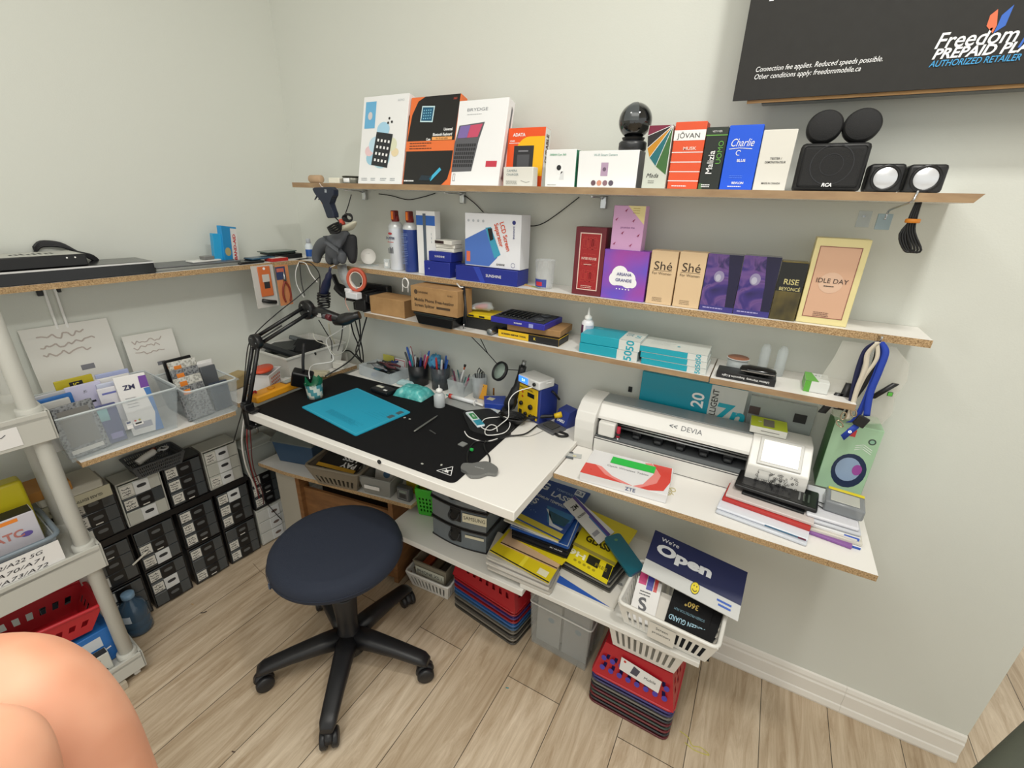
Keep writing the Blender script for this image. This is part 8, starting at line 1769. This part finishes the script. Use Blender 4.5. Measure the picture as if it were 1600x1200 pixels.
# Open sign: lies back on the packs and the wall
S0 = [at((1003, 890), rimz + .012), at((1155, 968), rimz + .012)]
def wl_(p, y): return aty(p, y)
TLs = Vector((0, 0, 0)); 
zz1, zz0 = rimz + .09, rimz + .03
P = [at((1002, 892), zz0), at((1153, 971), zz0), None, at((1024, 828), zz1)]; P[2] = P[1] + P[3] - P[0]
c = sum(P, Vector()) / 4; ex_, ey_ = P[1] - P[0], P[3] - P[0]; nz = ex_.cross(ey_).normalized()
g = G(); lo = [g.v(p - c - nz * .004) for p in P]; hi = [g.v(p - c) for p in P]; SB = mat('1a2350', .35)
g.face(lo[::-1], WPK); g.face(hi, mat('c9cac8', .4))
for i in range(4): g.face([lo[i], lo[(i + 1) % 4], hi[(i + 1) % 4], hi[i]], WPK)
w, h = ex_.length, ey_.length; exn = ex_.normalized(); eyn = nz.cross(exn); W3 = mat('dfe2e6', .4)
def B(u, v, l=1): q = P[0] * (1 - u) * (1 - v) + P[1] * u * (1 - v) + P[2] * u * v + P[3] * (1 - u) * v - c + nz * EPS * l; return q
def bq4(u0, v0, u1, v1, m, l=1): g.face([g.v(B(u0, v0, l)), g.v(B(u1, v0, l)), g.v(B(u1, v1, l)), g.v(B(u0, v1, l))], m)
bq4(0, .3, 1, 1, SB, 1)
def btext(s_, u, v, size, m, bold=0, sx=1.0, l=3):
    vs, fs = font_mesh(s_, 1.0, bold, 0, 'LEFT'); wd = max(p.x for p in vs); V = [g.v(B(u + p.x / wd * sx, v + p.y * size, l)) for p in vs]
    for f in fs: g.face([V[i] for i in f], m)
btext("We're", .1, .86, .12, W3, .01, .2); btext('Open', .08, .63, .3, W3, .05, .6)
for (cu, cv, r1_, r2_, m_, l_) in ((.56, .2, .045, .13, mat('1a1a1a', .5), 2), (.56, .2, .04, .115, mat('e4d02a', .4), 3)): g.face([g.v(B(cu + r1_ * math.cos(i * PI / 10), cv + r2_ * math.sin(i * PI / 10), l_)) for i in range(20)], m_)
for (du, dv) in ((-.014, .04), (.014, .04)): g.face([g.v(B(.56 + du + .005 * math.cos(i * PI / 4), .2 + dv + .018 * math.sin(i * PI / 4), 4)) for i in range(8)], INK)
for i in range(8):
    a0, a1_ = PI * 1.15 + i * PI * .7 / 8, PI * 1.15 + (i + 1) * PI * .7 / 8; g.face([g.v(B(.56 + rr * math.cos(a_), .2 + rr * 2.8 * math.sin(a_), 4)) for rr, a_ in ((.022, a0), (.028, a0), (.028, a1_), (.022, a1_))], INK)
bq4(.78, .18, .92, .22, mat('2a5ab8', .4), 2); bq4(.8, .1, .92, .14, mat('2a5ab8', .4), 2)
tag(g.build('open_sign', None, c), "navy and white sign reading We're Open with a yellow smiley in the white basket", 'sign')
# ---------------------------------------------------------------- under the low shelf
# left stack (red, blue, grey)
a = at((706, 948), 0); b = at((800, 1014), 0); L_ = (b - a).length; ang = math.atan2((b - a).y, (b - a).x)
n_ = Vector((-math.sin(ang), math.cos(ang), 0)); ctr = (a + b) / 2 + n_ * .11
def nestat(ctr, w, d, cols, hs, step, rot, labf, group, z0=.0008, rim=.0085, holes=None):
    z = z0; n = len(cols)
    for k in range(n):
        t = thing('basket', labf(k), 'basket', (ctr.x, ctr.y, z), rot, group); m = mat(cols[k], .35); last = k == n - 1
        if last: basket_part(t, w * .8, d * .76, w, d, hs, m, 8, 4, ((.3, .45), (.55, .7)), rim, inv=True, fill=.4)
        else:
            g = G(); R_ = rounded([Vector((x * w / 2, y * d / 2, .0045)) for x, y in ((-1, -1), (1, -1), (1, 1), (-1, 1))], .022, 4); g.tube(R_, rim * .42, m, 8, closed=True); g.build('rim', t)
            g = G(); A = [g.v((x * w / 2 * .97, y * d / 2 * .97, .004)) for x, y in ((-1, -1), (1, -1), (1, 1), (-1, 1))]; Bv = [g.v((x * w / 2 * .75, y * d / 2 * .7, hs - .02)) for x, y in ((-1, -1), (1, -1), (1, 1), (-1, 1))]
            for i in range(4): g.face([A[i], A[(i + 1) % 4], Bv[(i + 1) % 4], Bv[i]], m)
            g.build('basket_body', t)
        z += step
    return z - step + hs
cl = ['4a453e', '7c756a', '3e3a36', '6c665c', '3a5a7c', '2f5c98', '8c1c22', '46306a', '981c24', 'a81e26']
zt_ = nestat(ctr, L_, .2, cl, .14, .0175, ang, lambda k: ('%s nested upturned basket from the floor in the left basket stack' % ('first grey', 'second grey', 'third dark', 'fourth grey', 'fifth blue', 'sixth blue', 'seventh red', 'eighth purple', 'ninth red', 'topmost red slotted')[k]), 'nested baskets under the low shelf, left stack')
# right stack
a = at((918, 1094), 0); b = at((1040, 1162), 0); L_ = (b - a).length; ang2 = math.atan2((b - a).y, (b - a).x)
n2 = Vector((-math.sin(ang2), math.cos(ang2), 0)); ctr2 = (a + b) / 2 + n2 * .1
cl = ['5a1a20', '2a2a2e', '6a2226', '3a4640', '5e1c26', '2c2c30', '6a645c', '33305c', '3c3478', 'b01c28']
names_ = ('first maroon', 'second black', 'third red', 'fourth grey green', 'fifth maroon', 'sixth violet', 'seventh grey', 'eighth violet', 'ninth violet', 'topmost bright red labelled')
zt2_ = nestat(ctr2, L_, .19, cl, .12, .0145, ang2, lambda k: '%s nested upturned basket from the floor in the right basket stack' % names_[k], 'nested baskets under the low shelf, right stack')
o = [x for x in bpy.data.objects if x.get('label', '').startswith('topmost bright red')][0]
g = G(); g.push(Matrix.Translation((0, -.19 / 2 - .004, .018)) @ Matrix.Rotation(math.atan2(.12, .19 * .12), 4, 'X'))
for i in range(8):
    for j in range(2):
        if j == 1 and 2 < i < 7: continue
        g.disc(-L_ * .38 + i * L_ * .108, .022 + .034 * j, .008, mat('4a3aa0', .4), 1, .009)
g.poly([(-L_ * .18, .045), (L_ * .3, .03), (L_ * .31, .072), (-L_ * .18, .088)], WPK, 3); g.poly([(-L_ * .05, .05), (L_ * .03, .048), (L_ * .06, .07), (-L_ * .02, .078)], mat('4a4a58', .4), 4); g.text('Mobile', L_ * .18, .056, .013, INK, 4, 0, .2); g.disc(-L_ * .13, .078, .004, mat('c83a30', .4), 4)
g.pop(); g.build('paper_label', o)
# white basket squeezed between stack and shelf
hb = max(.05, min(.1, Z4 - .026 - zt2_))
t = thing('basket', 'white slotted basket sitting between the right red stack and the low shelf', 'basket', (ctr2.x + .012, ctr2.y - .006, zt2_ + .0015), ang2)
basket_part(t, L_ * .72, .13, L_ * .88, .165, hb, WBK, 10, 6, ((.15, .75),), .008, fill=.45)
# clear bin of papers
a = at((826, 1004), 0); b = at((914, 1054), 0); L_ = (b - a).length; ang3 = math.atan2((b - a).y, (b - a).x); n3 = Vector((-math.sin(ang3), math.cos(ang3), 0)); c3 = (a + b) / 2 + n3 * .1
t = thing('clear_bin', 'clear plastic bin packed with white leaflets on the floor between the basket stacks', 'bin', (c3.x, c3.y, .0006), ang3)
g = G(); open_box(g, L_ * .95, .18, L_ * 1.06, .2, .29, mat('c4c6c2', .25, alpha=.28), .003, .006); g.build('bin_body', t)
g = G(); R_ = rounded([Vector((x * L_ * .52, y * .099, .2)) for x, y in ((-1, -1), (1, -1), (1, 1), (-1, 1))], .01, 3); g.tube(R_, .003, mat('d8d8d4', .3), 6, closed=True); g.build('band', t)
R = random.Random(6)
for i in range(9):
    g = G(); w_ = L_ * .42; hh = .2 + .012 * (i % 4); g.box(-w_ / 2, 0, 0, w_ / 2, .006, hh, mat(('b9b9b6', 'c8c8c4', 'a8aaac')[i % 3], .5), .001); g.push(Matrix(((1, 0, 0, 0), (0, 0, -1, 0), (0, 1, 0, 0), (0, 0, 0, 1)))); g.lines(-w_ * .4, w_ * .4, hh * .85, 4, .01, .002, mat('8a8c90', .5), 1, i); g.disc(w_ * .1, hh * .6, .012, mat('7a94a8', .5), 1); g.pop()
    o = g.build('leaflet_pack', None, c3 + Matrix.Rotation(ang3, 3, 'Z') @ Vector((-L_ * .23 if i < 5 else L_ * .23, -.07 + .03 * (i % 5), .005)), ang3); tag(o, '%s white leaflet pack in the %s half of the clear floor bin' % (('front', 'second', 'middle', 'fourth', 'rear')[i % 5], 'left' if i < 5 else 'right'), 'leaflet', 'leaflet packs in the clear floor bin, %s half' % ('left' if i < 5 else 'right'))
# white basket and phone parts box at the left
a = at((650, 925), 0); b = at((697, 942), 0)
a_ = at((640, 917), 0); L_ = .19; ang4 = math.atan2((b - a_).y, (b - a_).x); n4 = Vector((-math.sin(ang4), math.cos(ang4), 0)); e4 = Vector((math.cos(ang4), math.sin(ang4), 0)); c4 = b - e4 * L_ * .46 + n4 * .085
t = thing('basket', 'white slotted basket on the floor behind the stool holding a labelled parts box', 'basket', (c4.x, c4.y, .0006), ang4)
basket_part(t, L_ * .9, .14, L_ * 1.08, .18, .085, WBK, 10, 6, ((.15, .75),), .01, fill=.45)
t = thing('parts_box', 'tan open parts box labelled IPHONE XS in the white floor basket', 'box', (c4.x, c4.y, .06), ang4)
g = G(); open_box(g, L_ * .75, .12, L_ * .82, .13, .075, mat('8a8270', .5), .003, .003); g.build('box_body', t)
g = G(); g.push(Matrix(((1, 0, 0, 0), (0, 0, -1, -.0665), (0, 1, 0, 0), (0, 0, 0, 1)))); g.rect(-L_ * .36, .01, L_ * .36, .05, mat('c9c8b8', .5), 1); g.text('IPHONE XS 1', 0, .03, .022, INK, 3, .0, fit=L_ * .62); g.pop(); g.build('label', t)
for i, (x, c_, lb) in enumerate(((-.045, 'a84a24', 'orange parts tray piece in the tan box'), (.0, '6a604c', 'brown part in the middle of the tan box'), (.045, '3a3630', 'dark part at the right of the tan box'))):
    g = G(); g.box(-.018, -.04, 0, .018, .04, .03, mat(c_, .5), .003); tag(g.build('phone_part', None, Vector((c4.x, c4.y, .068)) + Matrix.Rotation(ang4, 3, 'Z') @ Vector((x, 0, 0)), ang4), lb, 'part')
# ---------------------------------------------------------------- the stool
SC = Vector((.83, -.66, 0))
t = thing('stool', 'round dark blue padded stool on a black five-star caster base', 'stool', SC)
SEAT = mat('1e2535', .85, bump=.25, bscale=500)
g = G(); g.lathe([(0, .445), (.165, .445), (.185, .45), (.195, .462), (.197, .478), (.193, .497), (.18, .511), (.16, .517), (.08, .521), (0, .522)], SEAT, 64); g.build('seat', t)
g = G(); g.lathe([(.1975, .4725), (.1992, .4745), (.1975, .4765)], SEAT, 64); g.push(Matrix.Translation((-.06, -.188, .466)) @ Matrix.Rotation(.3, 4, 'Z')); g.box(-.003, -.004, -.01, .003, .002, .01, mat('4a5468', .7), .001); g.pop(); g.build('piping', t)
PL = mat('17171a', .42, bump=.15, bscale=600)
g = G(); g.cyl(.05, .425, .4445, BLACK, 24, .003); g.box(-.07, -.02, .418, .07, .02, .43, BLACK, .003); g.build('seat_plate', t)
g = G(); g.lathe([(.024, .42), (.026, .3), (.0, .3)], PL, 24); g.lathe([(.0, .3), (.038, .3), (.04, .295), (.034, .2), (.032, .15), (.045, .12), (.05, .06), (.0, .055)], PL, 32); g.build('gas_column', t)
for k in range(5):
    a = math.radians(15.6 + 72 * k); d = Vector((math.cos(a), math.sin(a), 0)); n = Vector((-math.sin(a), math.cos(a), 0))
    g = G(); secs = [(.03, .112, .034, .03), (.09, .11, .031, .026), (.18, .1, .027, .02), (.25, .088, .025, .017), (.268, .084, .024, .016), (.285, .076, .018, .01)]
    R_ = []
    for r_, z, hw, hh in secs: R_.append([g.v(d * r_ + n * (hw * math.copysign(abs(math.cos(q)) ** .7, math.cos(q))) + Vector((0, 0, z + hh * math.copysign(abs(math.sin(q)) ** .7, math.sin(q))))) for q in [i * PI / 8 for i in range(16)]])
    for i in range(len(R_) - 1):
        for j in range(16): g.face([R_[i][j], R_[i][(j + 1) % 16], R_[i + 1][(j + 1) % 16], R_[i + 1][j]], PL, True)
    g.face(R_[0][::-1], PL); g.face(R_[-1], PL); bmesh.ops.recalc_face_normals(g.bm, faces=g.bm.faces); leg = g.build('base_leg', t)
    g = G(); c = d * .272; tw = a + (.5, 1.2, -.4, .3, .2)[k]; g.push(Matrix.Translation((c.x, c.y, .0285)) @ Matrix.Rotation(tw, 4, 'Z') @ Matrix.Rotation(PI / 2, 4, 'X'))
    g.cyl(.0275, -.026, -.006, PL, 28, .004); g.cyl(.0275, .006, .026, PL, 28, .004); g.cyl(.012, -.007, .007, BLACK, 16)
    g.pop(); g.push(Matrix.Translation((c.x, c.y, 0))); g.cyl(.008, .03, .072, BLACK, 12); g.pop()
    g.push(Matrix.Translation((c.x, c.y, .0285)) @ Matrix.Rotation(tw, 4, 'Z')); g.tube([(-.026 * math.cos(q), 0, .03 * math.sin(q)) for q in [i * PI / 8 for i in range(0, 8)]], .012, PL, 8, flat=.5); g.pop()
    g.build('caster', leg)
# scraps on the floor
for i, (px, c_, lb) in enumerate((((318, 958), '1a1a1a', 'tiny black curved scrap on the floor left of the stool'), ((431, 886), 'a8202c', 'small red scrap on the floor under the cables'), ((792, 1076), '2a8a94', 'tiny teal scrap on the floor right of the stool'), ((364, 1176), '4a3a30', 'dark speck on the floor near the bottom'), ((300, 945), 'c8a878', 'tan crumb on the floor near the black scrap'))):
    p = at(px, 0); g = G(); g.tube([(-.008, -.006, .0015), (0, 0, .002), (.004, .01, .0015)] if i == 0 else [(-.004, 0, .002), (.005, .003, .002)], .0016 if i != 1 else .006, mat(c_, .5), 6); tag(g.build('scrap', None, (p.x, p.y, .0004)), lb, 'scrap')
cable('thin yellow string curled on the floor beside the right basket stack', [at(p, .001) for p in ((1062, 1142), (1075, 1152), (1082, 1165), (1095, 1168), (1108, 1180), (1085, 1172), (1070, 1160))], .0009, mat('c8c23c', .5), name='string', cat='string')
cable('thin tan thread lying on the floor left of the stool', [at(p, .001) for p in ((395, 880), (410, 895), (430, 908), (455, 910), (440, 920))], .0006, mat('6a5440', .6), name='string', cat='string')
# ---------------------------------------------------------------- the photographer's hand at the lower left, close to the lens
SKIN = bpy.data.materials.new('skin'); SKIN.use_nodes = True; nt = SKIN.node_tree; b = nt.nodes['Principled BSDF']
n = nt.nodes.new('ShaderNodeTexNoise'); n.inputs['Scale'].default_value = 60; tc = nt.nodes.new('ShaderNodeTexCoord'); nt.links.new(tc.outputs['Object'], n.inputs['Vector'])
r = nt.nodes.new('ShaderNodeValToRGB'); r.color_ramp.elements[0].position = .35; r.color_ramp.elements[0].color = rgb('c68a6c'); r.color_ramp.elements[1].position = .68; r.color_ramp.elements[1].color = rgb('dca486'); nt.links.new(n.outputs['Fac'], r.inputs[0]); nt.links.new(r.outputs[0], b.inputs['Base Color'])
b.inputs['Roughness'].default_value = .55; b.inputs['Subsurface Weight'].default_value = .15; b.inputs['Subsurface Radius'].default_value = (.01, .004, .002)
def cpt(px, dist): d_ = ray(px); return CAM + d_ * dist      # a point in front of the lens at this depth
t = thing('person', 'hand of the photographer intruding at the lower left corner, bent finger near the lens', 'person', cpt((60, 1250), .1))
base = t.location.copy()
def hp(px, d_): v = cpt(px, d_) - base; return (v.x, v.y, v.z)
root = hp((0, 1950), .105)
o = skin_blob([[(root, .03), (hp((90, 1600), .1), .024), (hp((165, 1330), .094), .0125), (hp((88, 1145), .09), .0125), (hp((10, 1060), .088), .0118), (hp((-110, 1090), .09), .0105), (hp((-230, 1190), .094), .0088)],
               [(hp((90, 1600), .1), .024), (hp((-40, 1420), .078), .0105), (hp((-28, 1300), .07), .0104), (hp((-42, 1190), .07), .0102), (hp((-150, 1210), .076), .0085)],
               [(root, .03), (hp((-180, 1560), .1), .0115), (hp((-200, 1400), .096), .01), (hp((-280, 1420), .1), .0085)],
               [(root, .03), (hp((-330, 1640), .104), .0105), (hp((-370, 1500), .1), .009), (hp((-430, 1530), .104), .0075)],
               [(root, .03), (hp((240, 1800), .105), .012), (hp((330, 1640), .1), .0105), (hp((330, 1500), .1), .009)],
               [(root, .03), (hp((20, 2300), .115), .026), (hp((0, 2800), .13), .028)]], SKIN, 'hand', t, 3)
# dark rounded chair back in the near right corner, standing on the floor
A = at((1500, 1212), .74); B = at((1625, 1098), .74); an = math.atan2((B - A).y, (B - A).x)
t = thing('dark_chair', 'dark grey green rounded chair back at the lower right corner', 'chair', (A.x, A.y, 0), an)
DGM = mat('474a3e', .7, bump=.2, bscale=300)
g = G(); g.box(-.03, -.05, .32, .4, -.0, .74, DGM, .022, seg=5); g.build('backrest', t)
g = G(); g.box(-.02, -.44, .41, .39, -.055, .46, DGM, .02, seg=3); g.build('seat', t)
for x, y in ((.01, -.41), (.36, -.41), (.01, -.025), (.36, -.025)):
    g = G(); g.tube([(x, y, .0), (x, y, .42)], .012, BLACK, 10); g.build('leg', t)
